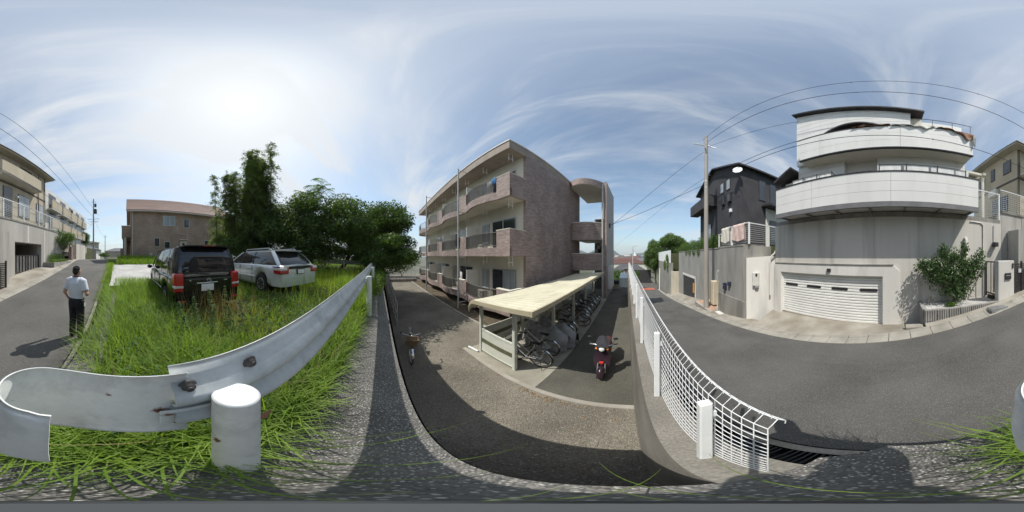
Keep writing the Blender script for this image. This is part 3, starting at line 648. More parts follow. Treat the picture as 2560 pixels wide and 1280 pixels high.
cloth('hanging_shirt', pink_c, aptw(-4.8,.1,F[1]+1.1), .25, .6, 'pink shirt hanging below the black one on the middle floor')
cloth('hanging_shirt', white_c, aptw(-5.3,.3,F[0]+1.75), .35, .8, 'white shirt with dark stripes on the ground floor balcony')
cloth('hanging_shirt', dark_c, aptw(-5.75,.3,F[0]+1.8), .3, .6, 'black shirt hanging on the ground floor balcony')
def aircon(p, label, rz=0.):
    o = thing('air_conditioner', label, 'air conditioner', p, rz, 'outdoor units on the balconies', world=False)
    m = mat('ivory appliance', (.62,.60,.54), (.68,.66,.6), scale=3, rough=.5)
    MB().bbox(-.38,.38,-.14,.14,0,.56,b=.02).build('casing', m, o); MB().torus((.1,-.145,.28), .2, .012, Matrix.Rotation(R(90),4,'X')).build('fan_ring', dsteel, o)
    mb = MB()
    for k in range(6): mb.box(-.1,.3,-.150,-.142,.12+k*.065,.128+k*.065)
    mb.build('grille', dsteel, o); return o
for fl, nm in ((0,'ground'),(1,'middle')):
    aircon(aptw(-3.2,.75,F[fl]+.17), 'ivory air conditioner unit on the %s floor balcony beside the screen' % nm)

# ================================================================== gravel path: pipe fence and ivy side
pf = thing('pipe_fence', 'thin grey railing along the foot of the shaded bank', 'fence', (-10,.35,ZC))
mb = MB(); px = np.linspace(-7.6,-20.5,14)
for x in px: MB().tube([(x,.62-.03*(-x-7.6)-.0,ZC),(x,.62-.03*(-x-7.6),ZC+1.25)], .022, 6).build('post', pipe_m, pf)
for zq in (.15,.65,1.22): MB().tube([(px[0],.62,ZC+zq),(px[-1],.62-.03*(-px[-1]-7.6),ZC+zq)], .016, 6).build('rail', pipe_m, pf)
pf2 = thing('pipe_fence', 'pale grey railing closing the far end of the path', 'fence', (-21.8,2,ZC))
box('kerb', MATS['kerb concrete'], pf2, -21.9,-21.6,.2,4.4,ZC,ZC+.35)
for y in np.linspace(.3,4.2,8): MB().tube([(-21.7,y,ZC+.35),(-21.7,y,ZC+1.5)], .02, 6).build('post', pipe_m, pf2)
for zq in (.5,1.0,1.5): MB().tube([(-21.7,.25,ZC+zq),(-21.7,4.3,ZC+zq)], .018, 6).build('rail', pipe_m, pf2)

# ================================================================== bicycle shed
shed_w = mat('pale green white steel', (.56,.58,.51), (.64,.66,.59), scale=3, rough=.45)
shed_roof = mat('cream folded steel roof', (.55,.52,.39), (.64,.61,.47), scale=1.1, rough=.55, fine=.04, fscale=30, stain=(.3,1.5,(2.5,1,1)))
shed_trim = mat('beige steel trim', (.42,.37,.26), (.50,.45,.33), scale=3, rough=.5)
olive = mat('olive slat', (.10,.105,.06), (.14,.145,.09), scale=3, rough=.5)
SH = thing('bike_shed', 'cream roofed bicycle shed on pale steel posts', 'bicycle shed', (-3.4,2.95,ZC))
def sxx(x, y): return x - .065*(y-2.7)          # the shed runs slightly askew
YS0, YS1 = 2.60, 11.6; NR = 44
zf, zbk = -1.20, -1.40
for i in range(NR):          # folded roof sheets, each a raised tray with a lip
    ya = lerp(YS0,YS1,i/NR); yb = lerp(YS0,YS1,(i+1)/NR); mb = MB(); prof = []
    for t in np.linspace(0,1,8): prof.append((lerp(-2.05,-4.25,t), lerp(zf,zbk,t)))
    for a in np.linspace(20,95,6): prof.append((-4.25-.34*math.sin(R(a))+.11, zbk-.34+.34*math.cos(R(a))+.02))
    vs = []
    for (yy, dz) in ((ya,-.012),(ya+.03,.032),(yb-.03,.032),(yb-.001,-.012)):
        for x, z in prof: vs.append((sxx(x,yy), yy, z+dz))
    k = len(prof); fs = [(q*k+j,(q+1)*k+j,(q+1)*k+j+1,q*k+j+1) for q in range(3) for j in range(k-1)]
    mb.add(vs, fs, False); mb.build('roof_sheet', shed_roof, SH)
def edgeprof(y, off):
    return [(sxx(x,y), z) for x, z in prof]
mb = MB(); e = [(sxx(x,YS0), z+.03) for x, z in prof]; lo = [(sxx(x,YS0), z-.085) for x, z in prof]
mb.yprism(e+lo[::-1], YS0-.05, YS0-.002); mb.build('end_trim', shed_trim, SH)
mb = MB(); e = [(sxx(x,YS1), z+.03) for x, z in prof]; lo = [(sxx(x,YS1), z-.085) for x, z in prof]
mb.yprism(e+lo[::-1], YS1+.002, YS1+.05); mb.build('end_trim', shed_trim, SH)
mb = MB(); a, b = sxx(-2.05,YS0-.05), sxx(-2.05,YS1+.05)
mb.prism([(a,YS0-.05),(a+.055,YS0-.05),(b+.055,YS1+.05),(b,YS1+.05)], zf-.09, zf+.035); mb.build('front_trim', shed_trim, SH)
mb = MB()
mb.prism([(sxx(-2.1,YS0),YS0),(sxx(-4.4,YS0),YS0),(sxx(-4.4,YS1),YS1),(sxx(-2.1,YS1),YS1)], [zf-.03,zbk-.05,zbk-.05,zf-.03], [zf-.012,zbk-.03,zbk-.03,zf-.012]); mb.build('roof_lining', cream_dk, SH)
PY = [2.95,5.1,7.25,9.4,11.4]
for y in PY:
    for X in (-2.84,-4.32):
        x = sxx(X,y); box('post', shed_w, SH, x-.05, x+.05, y-.05, y+.05, ZC, lerp(zf,zbk,(-X-2.05)/2.2)-.06, b=.008)
    box('beam', shed_w, SH, sxx(-4.28,y), sxx(-2.15,y), y-.03, y+.03, zbk-.14, zbk-.055)
# slatted end wall and back wall: boards
def boards(p0, p1, thick, rows, gap=.012):
    d = Vector((p1[0]-p0[0], p1[1]-p0[1])); nrm = Vector((-d.y,d.x)).normalized()*thick
    for za, zb, m in rows:
        q = [(p0[0],p0[1]),(p1[0],p1[1]),(p1[0]+nrm.x,p1[1]+nrm.y),(p0[0]+nrm.x,p0[1]+nrm.y)]
        MB().prism(q, ZC+za, ZC+zb-gap).build('wall_board', m, SH)
boards((-4.27,2.93),(-2.89,2.93), .03, [(.14,.46,shed_w),(.46,.62,olive),(.62,.93,shed_w)])
box('wall_rail', shed_w, SH, -4.27,-2.89, 2.92,2.975, ZC+.93, ZC+.985); box('wall_rail', shed_w, SH, -4.27,-2.89, 2.92,2.975, ZC+.09, ZC+.135)
for a, b in zip(PY[:-1], PY[1:]):
    boards((sxx(-4.36,a)-.02,a+.06),(sxx(-4.36,b)-.02,b-.06), .03, [(.14,.46,shed_w),(.46,.62,olive),(.62,.95,shed_w)])
for x, y in ((-4.30,2.78),):
    tag(MB().tube([(-4.75,2.72,ZC+.06),(-4.3,2.80,ZC+.06)], .035, 10).build('pipe_stub', white_pc), 'white pipe lying at the foot of the bike shed corner', 'pipe')
box('cable_reel', mat('terracotta', (.35,.14,.06), (.45,.2,.1), scale=8, rough=.8), None, 0,0.01,0,.01,0,.01) if False else None

# ------------------------------------------------------------------ bicycles
tyre_m = rubber
def bicycle(label, frame_m, loc, heading, basket=None, group=None, lean=0., steer=0., cat='bicycle'):
    """city bike; local x forward, origin on the ground under the bottom bracket"""
    o = thing('bicycle', label, cat, loc, heading, group, world=False); o.rotation_euler = (lean,0,heading)
    Rw = .335; xr, xf_ = -.47, .60; zc_ = Rw
    Mx = Matrix.Rotation(R(90),4,'X')
    st = Matrix.Translation((xf_-.12,0,0)) @ Matrix.Rotation(steer,4,'Z') @ Matrix.Translation((-(xf_-.12),0,0))
    for nm, xw, Ms in (('wheel',xr,Matrix.Identity(4)),('wheel',xf_,st)):
        c = Ms @ Vector((xw,0,zc_)); Rt = Ms.to_3x3().to_4x4() @ Mx
        ty = MB().torus(c, Rw-.017, .018, Rt, 30, 6).build('wheel', tyre_m, o)
        MB().torus(c, Rw-.042, .011, Rt, 30, 5).build('rim', chrome, ty)
        mb = MB()
        for k in range(14):
            a = 2*math.pi*k/14; e = c+(Rt @ Vector((math.cos(a)*(Rw-.045), math.sin(a)*(Rw-.045), 0))); mb.tube([c+(Rt @ Vector((0,0,.02*(-1)**k))), e], .0016, 3, False)
        mb.tube([c+(Rt @ Vector((0,0,-.05))), c+(Rt @ Vector((0,0,.05)))], .018, 8); mb.build('spokes', chrome, ty)
        # mudguard
        mb = MB(); 
        for s_ in (-1,1):
            mb.sheet(lambda u, v: (c+(Rt @ (Vector((math.cos(lerp(R(-5 if xw<0 else -25),R(165 if xw<0 else 130),u)), -0.0, 0))*0 + Vector((math.cos(R(lerp(20,200,u) if xw<0 else lerp(15,170,u)))*(Rw+.016+.004*s_), math.sin(R(lerp(20,200,u) if xw<0 else lerp(15,170,u)))*(Rw+.016+.004*s_)*(1), (v-.5)*.05))))), 16, 1)
        mb.build('mudguard', chrome, o)
    bb = Vector((0,0,.27)); sc = Vector((-.22,0,.66)); hd_b = st @ Vector((.43,0,.56)); hd_t = st @ Vector((.37,0,.78)); ax_r = Vector((xr,0,zc_)); ax_f = st @ Vector((xf_,0,zc_))
    mb = MB(); 
    mb.tube([bb, hd_b], .017, 7); mb.tube([bb+Vector((-.10,0,.20)), hd_t-Vector((0,0,.06))], .015, 7); mb.tube([bb, sc], .016, 7); mb.tube([hd_b, hd_t], .02, 7)
    for s_ in (-.055,.055):
        mb.tube([bb+Vector((0,s_*.5,0)), ax_r+Vector((0,s_,0))], .010, 6); mb.tube([sc+Vector((.03,0,-.08)), ax_r+Vector((0,s_,0))], .009, 6)
    mb.build('frame', frame_m, o)
    mb = MB()
    for s_ in (-.05,.05):
        e = st @ Vector((xf_,s_,zc_)); q = st @ Vector((.45,s_,.60)); mb.tube([hd_b, q, e], .011, 6)
    mb.build('fork', chrome, o)
    top = st @ Vector((.345,0,.93)); mb = MB(); mb.tube([hd_t, top], .013, 7)
    for s_ in (-1,1): mb.tube([top, st @ Vector((.39,s_*.10,.97)), st @ Vector((.33,s_*.26,.99)), st @ Vector((.14,s_*.29,.96))], .011, 7)
    mb.build('handlebar', chrome, o)
    for s_ in (-1,1): MB().tube([st @ Vector((.25,s_*.277,.975)), st @ Vector((.13,s_*.291,.96))], .017, 7).build('grip', tyre_m, o)
    mb = MB(); mb.tube([sc, sc+Vector((-.05,0,.16))], .012, 6); mb.build('seat_post', chrome, o)
    mb = MB()
    S = sc+Vector((-.06,0,.19))
    mb.sheet(lambda u, v: (S.x+lerp(-.13,.15,u), S.y+(v-.5)*2*lerp(.10,.022,u**.6)*1., S.z+.028*math.sin(math.pi*v)+.015*(1-u)), 10, 8); mb.sheet(lambda u, v: (S.x+lerp(-.13,.15,1-u), S.y+(v-.5)*2*lerp(.10,.022,(1-u)**.6), S.z-.04*math.sin(math.pi*v)), 10, 8)
    mb.build('saddle', dark_c, o)
    mb = MB(); mb.torus(bb, .085, .008, Mx, 20, 5)
    for s_ in (-1,1): mb.tube([bb+Vector((0,s_*.05,0)), bb+Vector((s_*.12,s_*.06,-s_*.11))], .010, 6); mb.box(bb.x+s_*.12-.04, bb.x+s_*.12+.04, bb.y+s_*.06, bb.y+s_*.15, bb.z-s_*.11-.012, bb.z-s_*.11+.012)
    mb.build('crank', dsteel, o)
    mb = MB()
    for s_ in (-.055,.055): mb.tube([(xr-.16,s_,.70),(xr+.24,s_,.70)], .006, 5); mb.tube([(xr-.1,s_,.70),(xr,s_,zc_)], .006, 5)
    for q in np.linspace(-.15,.2,5): mb.tube([(xr+q,-.055,.70),(xr+q,.055,.70)], .005, 5)
    mb.build('rear_rack', chrome, o)
    if basket:
        B = st @ Vector((.56,0,.70)); rows = MB(); w0, w1, d0, d1, h = .125,.175,.09,.13,.24
        MBk = MB()
        for k in range(7):
            t = k/6; ww, dd, z = lerp(w0,w1,t), lerp(d0,d1,t), B.z+h*t
            lp = [(B.x-dd,B.y-ww,z),(B.x+dd,B.y-ww,z),(B.x+dd,B.y+ww,z),(B.x-dd,B.y+ww,z),(B.x-dd,B.y-ww,z)]; MBk.tube(lp, .004 if k < 6 else .008, 4)
        for k in range(10):
            t = k/9
            for sx_ in (-1,1): MBk.tube([(B.x+sx_*d0,B.y+lerp(-w0,w0,t),B.z),(B.x+sx_*d1,B.y+lerp(-w1,w1,t),B.z+h)], .0035, 4)
            for sy_ in (-1,1): MBk.tube([(B.x+lerp(-d0,d0,t),B.y+sy_*w0,B.z),(B.x+lerp(-d1,d1,t),B.y+sy_*w1,B.z+h)], .0035, 4)
        mbk = MBk; mbk.box(B.x-d0,B.x+d0,B.y-w0,B.y+w0,B.z-.004,B.z+.004)
        if basket == 'wicker':
            q = [(B.x-d1*.92,B.y-w1*.92),(B.x+d1*.92,B.y-w1*.92),(B.x+d1*.92,B.y+w1*.92),(B.x-d1*.92,B.y+w1*.92)]
            # woven sides
            for (ax, ay, bx_, by_) in ((d0,-w0,d0,w0),(-d0,-w0,-d0,w0),(-d0,-w0,d0,-w0),(-d0,w0,d0,w0)):
                s_ = d1/d0; s2 = w1/w0
                for e in (0,.004): mbk.add([(B.x+ax*.97-e,B.y+ay*.97,B.z),(B.x+bx_*.97-e,B.y+by_*.97,B.z),(B.x+bx_*s_*.97-e,B.y+by_*s2*.97,B.z+h),(B.x+ax*s_*.97-e,B.y+ay*s2*.97,B.z+h)], [(0,1,2,3)])
            mbk.build('basket', mat('wicker', (.24,.17,.10), (.34,.26,.16), scale=40, rough=.85, bump=.6, bscale=90), o)
        else: mbk.build('basket', steel, o)
        # lamp and stays
        MB().lathe([(.0,0),(.035,.01),(.04,.05),(.03,.09),(0,.1)], 12, Matrix.Translation(st @ Vector((.50,.0,.60))) @ Matrix.Rotation(R(90),4,'Y')).build('lamp', chrome, o)
    mb = MB(); mb.tube([(xr,.06,zc_),(xr-.12,.17,.02)], .009, 5); mb.tube([(xr,-.06,zc_),(xr-.12,-.17,.02)], .009, 5); mb.build('kickstand', dsteel, o)
    return o
fr_s = mat('silver bike paint', (.48,.49,.50), (.55,.56,.57), scale=5, rough=.35, metal=.6); fr_k = mat('black bike paint', (.03,.03,.033), (.05,.05,.055), scale=5, rough=.35)
fr_r = mat('maroon bike paint', (.16,.03,.035), (.22,.05,.05), scale=5, rough=.35); fr_b = mat('navy bike paint', (.03,.05,.11), (.05,.07,.15), scale=5, rough=.35); fr_w = mat('white bike paint', (.62,.62,.60), (.7,.7,.68), scale=5, rough=.35)
bicycle('bicycle with wicker basket parked on gravel by the retaining wall', fr_k, (-5.02,.80,ZC), R(-8), 'wicker', steer=R(6), lean=R(-3))
HB = math.pi-R(4)
rows = [(3.42,-2.88,fr_s,'silver city bicycle nearest the slatted end wall of the bike shed',R(10)), (4.18,-3.02,fr_w,'silver bicycle with black saddle beside the grey covered bicycle',R(4)),
        (5.62,-3.10,fr_k,'black bicycle behind the shed post, next to the covers',R(3)), (6.02,-3.15,fr_b,'navy bicycle in the shaded middle of the bike shed',R(-3)),
        (7.0,-2.92,fr_s,'silver bicycle sticking out by the middle shed posts',R(8)), (7.55,-3.1,fr_r,'maroon bicycle in the deep shade of the bike shed',0), (8.1,-3.15,fr_k,'black bicycle beside the maroon one in the shed',R(-3)),
        (8.8,-3.2,fr_s,'silver bicycle between two black ones in the shed',R(2)), (9.5,-3.2,fr_k,'black bicycle near the far end of the bike shed',R(-5)), (10.2,-3.25,fr_b,'navy bicycle near the far end of the bike shed',R(3)), (10.8,-3.3,fr_s,'silver bicycle last in the row, beside the stair tower',0)]
for i, (y, x, m, lab, dr) in enumerate(rows):
    bicycle(lab, m, (x-.02*(y-3), y, ZC+.018), HB+dr, 'wire' if i % 2 == 0 else None, 'bicycles in the shed', lean=R(random.uniform(-4,4)), steer=R(random.uniform(-14,14)))
# two bicycles under grey covers
cover_m = mat('grey nylon cover', (.20,.205,.21), (.30,.305,.31), scale=5, rough=.55, bump=.6, bscale=9)
def cover(loc, heading, label):
    ln = 1.75; mb = MB(); nu, nv = 30, 16
    def f(u, v):
        x = (u-.5)*ln; h = interp(u, [0,.12,.3,.45,.62,.78,.9,1], [.62,.70,.93,.80,.78,1.06,.98,.55]); a = math.pi*v
        wd = lerp(.13,.30, abs(math.cos(a))**1.0)*interp(u,[0,.1,.7,.8,1],[.5,1,1,1.25,.6]); r = abs(math.sin(a))**.45
        fold = .025*math.sin(u*23+math.cos(a)*3)*(1-r)
        return (x*(1+.02*math.sin(v*9)), -math.cos(a)*wd*(.6+.4*(1-r))*1.2+fold, .06+(h-.06)*r)
    mb.sheet(f, nu, nv); o = thing('covered_bicycle', label, 'bicycle cover', loc, heading, world=False); ob = mb.build('cover', cover_m, o)
    for xw in (-.5,.55): MB().torus((xw,0,.33), .315, .018, Matrix.Rotation(R(90),4,'X'), 24, 6).build('wheel', tyre_m, o)
cover((-3.1,4.75,ZC+.018), HB+R(5), 'bicycle under a draped grey cover, the taller of two')
cover((-2.95,5.2,ZC+.018), HB-R(2), 'bicycle under a grey cover bulging at its rear wheel')

# ------------------------------------------------------------------ motor scooter
def scooter(loc, heading):
    o = thing('motor_scooter', 'dark purple motor scooter with small windscreen parked on asphalt', 'scooter', loc, heading, world=False)
    pur = mat('dark purple paint', (.026,.014,.022), (.038,.02,.032), scale=4, rough=.25, coat=.5); seat = mat('brown seat vinyl', (.05,.03,.03), (.08,.05,.05), scale=8, rough=.55)
    red = mat('red lamp lens', (.55,.02,.02), (.65,.04,.03), scale=5, rough=.2); org = mat('orange lamp lens', (.75,.22,.03), (.8,.28,.05), scale=5, rough=.2); lens = mat('clear lamp lens', (.7,.72,.72), (.8,.8,.8), scale=9, rough=.1)
    Mx = Matrix.Rotation(R(90),4,'X')
    for xw in (.58,-.58):
        ty = MB().torus((xw,0,.215), .165, .05, Mx, 28, 10).build('wheel', rubber, o); MB().lathe([(0,-.03),(.10,-.035),(.125,-.05),(.125,.05),(.10,.035),(0,.03)], 18, Matrix.Translation((xw,0,.215)) @ Mx).build('rim', steel, ty)
    # front fender
    mb = MB()
    for s_ in (0,.008): mb.sheet(lambda u, v: (.58+math.cos(R(lerp(-5,140,u)))*(.225-s_), (v-.5)*.16*(1-.2*abs(2*u-1)), .215+math.sin(R(lerp(-5,140,u)))*(.235-s_)-.06*(2*v-1)**2), 14, 8)
    mb.build('front_fender', pur, o)
    mb = MB(); mb.tube([(.58,.09,.215),(.50,.085,.50)], .018, 8); mb.tube([(.58,-.09,.215),(.50,-.085,.50)], .018, 8); mb.build('fork', steel, o)
    # leg shield: curved shell, wide at the middle
    def ls(u, v, off):
        z = lerp(.30,.92,u); wd = interp(u,[0,.25,.6,.85,1],[.13,.20,.215,.15,.09]); y = (v-.5)*2*wd; return (.47-.11*u-.35*y*y/.05*.12+off, y, z)
    mb = MB(); mb.sheet(lambda u, v: ls(u,v,.035), 14, 12); mb.sheet(lambda u, v: ls(u,1-v,-.02), 14, 12)
    for q in (0,1): mb.sheet(lambda u, v: tuple(lerp(np.array(ls(u,q,.035)),np.array(ls(u,q,-.02)),v if q else 1-v)), 14, 1)
    mb.build('leg_shield', pur, o)
    mb = MB(); mb.bbox(-.42,.42,-.13,.13,.25,.32,b=.025); mb.build('footboard', black_pl, o)
    # rear body
    mb = MB()
    def rb(u, v):
        x = lerp(-.02,-.86,u); wd = interp(u,[0,.2,.6,.9,1],[.11,.16,.165,.10,.03]); zt = interp(u,[0,.15,.7,1],[.62,.70,.72,.66]); zb = interp(u,[0,.3,.7,1],[.30,.34,.44,.58]); a = 2*math.pi*v
        return (x, math.cos(a)*wd, (zt+zb)/2+math.sin(a)*(zt-zb)/2)
    mb.sheet(rb, 16, 16); mb.build('rear_body', pur, o)
    mb = MB(); mb.sheet(lambda u, v: (lerp(.02,-.74,u), math.cos(2*math.pi*v)*interp(u,[0,.15,.8,1],[.05,.12,.125,.04]), .735+math.sin(2*math.pi*v)*.05), 14, 14); mb.build('seat', seat, o)
    # handlebar cowl, headlamp, meters
    MB().ell((.40,0,1.0), (.10,.12,.085)).build('handlebar_cowl', pur, o)
    MB().lathe([(.07,0),(.068,.02),(.05,.035),(0,.042)], 16, Matrix.Translation((.475,0,.985)) @ Matrix.Rotation(R(75),4,'Y')).build('headlamp', lens, o)
    for s_ in (-1,1):
        MB().ell((.43,s_*.135,.97), (.035,.035,.032)).build('indicator', org, o)
        hb = MB().tube([(.38,s_*.08,1.02),(.34,s_*.22,1.06),(.27,s_*.33,1.05)], .012, 7).build('handlebar', chrome, o); MB().tube([(.31,s_*.26,1.06),(.25,s_*.36,1.05)], .018, 8).build('grip', rubber, hb); MB().tube([(.37,s_*.20,1.07),(.36,s_*.32,1.05)], .006, 5).build('brake_lever', chrome, hb)
        mr_ = MB().tube([(.35,s_*.24,1.07),(.36,s_*.30,1.24)], .006, 5).build('mirror', dsteel, o); MB().ell((.36,s_*.32,1.28), (.02,.062,.042)).build('mirror_head', black_pl, mr_)
    mb = MB(); 
    for s_ in (0,.004): mb.sheet(lambda u, v: (.50-.16*u-.25*((v-.5)*.30)**2*4+s_, (v-.5)*.32*(1-.35*u**2), 1.05+.30*u-.06*(2*v-1)**2*u), 10, 10)
    mb.build('windscreen', mat('smoked screen', (.05,.05,.06), (.07,.07,.08), scale=3, rough=.1, alpha=.72), o)
    MB().bbox(.488,.535,-.055,.055,.50,.58,b=.014).build('front_badge', red, o); MB().bbox(-.90,-.84,-.07,.07,.58,.66,b=.015).build('tail_lamp', red, o)
    MB().tube([(-.3,-.17,.26),(-.75,-.17,.36)], .05, 12).build('exhaust', dsteel, o)
    for s_ in (-1,1): MB().tube([(-.2,s_*.09,.26),(-.26,s_*.15,.01)], .012, 6).build('stand_leg', dsteel, o)
    MB().bbox(-.5,-.2,-.10,.10,.16,.34,b=.03).build('engine', dsteel, o)
scooter((-.92,4.18,ZC+.012), R(-86))
# ================================================================== white house with garage
sid = mat('white siding', (.71,.705,.68), (.79,.785,.76), scale=.8, rough=.6, bump=.06, bscale=20, stretch=(1,1,.3), stain=(.09,1.6,(2,2,.25)))
sid_joint = mat('siding joint', (.34,.335,.32), (.4,.395,.38), scale=2, rough=.8)
dkmetal = mat('dark brown metal', (.035,.032,.034), (.055,.05,.052), scale=3, rough=.45)
greyb = mat('grey flashing', (.16,.16,.165), (.21,.21,.215), scale=3, rough=.5)
shut_m = mat('ivory shutter paint', (.68,.675,.64), (.76,.755,.72), scale=1.5, rough=.45, fine=.03, fscale=20)
XG = 6.15
WH = thing('white_house', 'white three storey house with two wide balconies over a concrete garage', 'house', (6.2,.5,-2.8))
# --- garage wall with an opening, door surround
ZT = 1.52; YA, YB = -4.62, 5.62; DY0, DY1, DZ0, DZ1 = .50, 5.17, -2.77, -.77
mb = MB()
mb.box(XG, XG+.5, YA, DY0-.16, -4.0, ZT); mb.box(XG, XG+.5, DY1+.16, YB, -4.0, ZT); mb.box(XG, XG+.5, DY0-.16, DY1+.16, DZ1+.16, ZT)
mb.build('garage_wall', conc_wall, WH)
# raised surround with clipped corner
sur = mb = MB()
o = [(DY0-.62,DZ0-.05),(DY0-.62,DZ1+.20),(DY0-.40,DZ1+.42),(DY1+.34,DZ1+.42),(DY1+.45,DZ1+.30),(DY1+.45,DZ0-.05)]
mb.xprism([(DY0-.62,DZ0-.25),(DY0-.62,DZ1+.20),(DY0-.40,DZ1+.42),(DY0-.005,DZ1+.42),(DY0-.005,DZ0-.25)], XG-.09, XG+.30)
mb.xprism([(DY1+.005,DZ0-.45),(DY1+.005,DZ1+.42),(DY1+.34,DZ1+.42),(DY1+.45,DZ1+.30),(DY1+.45,DZ0-.45)], XG-.09, XG+.30)
mb.xprism([(DY0-.005,DZ1+.005),(DY0-.005,DZ1+.42),(DY1+.005,DZ1+.42),(DY1+.005,DZ1+.005)], XG-.0895, XG+.30)
mb.build('door_surround', conc_pale, WH)
mb = MB(); mb.xprism([(DY0-.40,DZ1+.425),(DY0-.42,DZ1+.455),(DY1+.36,DZ1+.455),(DY1+.34,DZ1+.425)], XG-.12, XG+.0); mb.build('drip_edge', conc_dark, WH)
# door: frame, horizontal slats, four slot windows
mb = MB(); fxx = XG+.02; mb.box(fxx, fxx+.08, DY0-.004, DY0+.06, DZ0, DZ1); mb.box(fxx, fxx+.08, DY1-.06, DY1+.004, DZ0, DZ1); mb.box(fxx, fxx+.08, DY0+.0605, DY1-.0605, DZ1-.07, DZ1+.004)
mb.build('door_frame', shut_m, WH)
door = MB().box(XG+.10, XG+.13, DY0, DY1, DZ0+.0, DZ1).build('garage_door', shut_m, WH)
NS = 16; hh = (DZ1-.075-DZ0)/NS
for i in range(NS):
    za = DZ0+i*hh+.008; zb = za+hh-.016
    MB().yprism([(XG+.10,za),(XG+.07,za+.012),(XG+.072,zb-.03),(XG+.10,zb)], DY0+.065, DY1-.065).build('door_slat', shut_m, door)
for i in range(4):
    yc = lerp(DY0+.55, DY1-.55, i/3); zc_ = DZ0+hh*11.9
    q = [(yc+.30*sx+ .055*math.cos(a), zc_+.055*math.sin(a)) for sx, a0 in ((1,-90),(-1,90)) for a in [R(a0+k*30) for k in range(7)]]
    MB().xprism(q, XG+.052, XG+.068).build('door_window', dsteel, door)
box('door_sill', MATS['stained driveway concrete'], WH, XG+.03, XG+.2, DY0+.062, DY1-.062, DZ0-.03, DZ0+.02)
MB().bbox(XG-.16,XG-.09,2.55,2.72,DZ1+.13,DZ1+.26,b=.012).build('door_lamp', dkmetal, WH)
box('switch_box', part_m, WH, XG-.03, XG+.0, DY1+.55-.06, DY1+.55+.02-.04, -1.55, -1.40)
# row of concrete blocks on the wall
y = YA+.02; i = 0
while y < YB-.1:
    y2 = min(y+.39, YB); box('wall_block', blockm, WH, XG+.02, XG+.17, y+.004, y2-.004, ZT+.002, ZT+.205); y = y2+.002; i += 1
# --- balcony boxes: siding panels
def panels(x, ys, zs, th, name='siding_panel'):
    for a, b in zip(ys[:-1], ys[1:]):
        for c, d in zip(zs[:-1], zs[1:]): box(name, sid, WH, x, x+th, a+.006, b-.006, c+.005, d-.005)
BX = 5.34; BY0, BY1 = -2.96, 4.84
box('balcony_core', sid_joint, WH, BX+.014, BX+.12, BY0, BY1, 1.87, 3.06)
panels(BX, [BY0,.17,3.05,BY1], list(np.linspace(1.87,3.06,4)), .03)
for yy in (BY0, BY1-.03):
    for c, d in zip(np.linspace(1.87,3.06,4)[:-1], np.linspace(1.87,3.06,4)[1:]): box('siding_panel', sid, WH, BX+.031, XG+.3, yy+(-.012 if yy < 0 else .012), yy+.03+(-.012 if yy < 0 else .012), c+.005, d-.005)
box('balcony_coping', dkmetal, WH, BX-.025, BX+.15, BY0-.03, BY1+.03, 3.061, 3.10)
box('balcony_fascia', greyb, WH, BX-.02, BX+.10, BY0-.02, BY1+.02, 1.68, 1.868)
box('balcony_floor', mat('soffit board', (.40,.39,.37), (.47,.46,.44), scale=1.5, rough=.85), WH, BX+.101, XG+.6, BY0, BY1, 1.76, 1.87)
for y in np.linspace(BY0+.15, BY1-.15, 7): box('soffit_beam', greyb, WH, BX+.101, XG+.14, y-.035, y+.035, 1.69, 1.759)
mb = MB(); mb.box(XG+.20, XG+.5, -4.0, 5.3, ZT+.01, 1.759); mb.build('under_sill', dkmetal, WH)
# main wall behind the first balcony, with a recessed bay
box('main_wall', sid, WH, XG+.62, 12.6, -2.87, 4.45, 1.88, 7.35)
box('bay_wall', sid, WH, XG+.25, XG+.618, -2.87, .75, 1.88, 4.58); box('bay_wall', sid, WH, XG+.25, XG+.618, 2.1, 4.35, 1.88, 4.58)
for zc_ in np.arange(2.5,4.5,.42):
    for a, b in ((-2.87,.75),(2.1,4.35)): box('siding_joint', sid_joint, WH, XG+.246, XG+.2495, a, b, zc_, zc_+.008)
box('balcony_door', glass_pale, WH, XG+.60, XG+.618, 1.0, 1.9, 1.9, 3.95)
# rotated lower eave at the left end
MB().prism([(5.75,4.36),(5.75,5.35),(9.0,5.35),(9.0,4.36)], [4.28,3.72,3.72,4.28], [4.40,3.84,3.84,4.40]).build('lower_roof', dkmetal, WH)
box('lower_wall', sid, WH, XG+.2, 9, 4.46, 5.1, 1.88, 3.80)
MB().tube([(6.0,5.15,1.9),(6.0,5.15,3.7)], .035, 8).build('downpipe', dkmetal, WH)
# second balcony
UX = 5.65; UY0, UY1 = -2.89, 3.80
box('balcony_core', sid_joint, WH, UX+.014, UX+.12, UY0, UY1, 4.50, 5.80)
panels(UX, [UY0,-.15,2.85,UY1], list(np.linspace(4.50,5.80,4)), .03)
for yy in (UY0, UY1-.03):
    for c, d in zip(np.linspace(4.5,5.8,4)[:-1], np.linspace(4.5,5.8,4)[1:]): box('siding_panel', sid, WH, UX+.031, XG+.62, yy+(-.012 if yy < 0 else .012), yy+.03+(-.012 if yy < 0 else .012), c+.005, d-.005)
box('balcony_coping', dkmetal, WH, UX-.02, UX+.15, UY0-.02, UY1+.02, 5.801, 5.835)
box('balcony_fascia', dkmetal, WH, UX-.015, UX+.10, UY0-.015, UY1+.015, 4.44, 4.498)
box('balcony_floor', cream, WH, UX+.101, XG+.63, UY0, UY1, 4.46, 4.60)
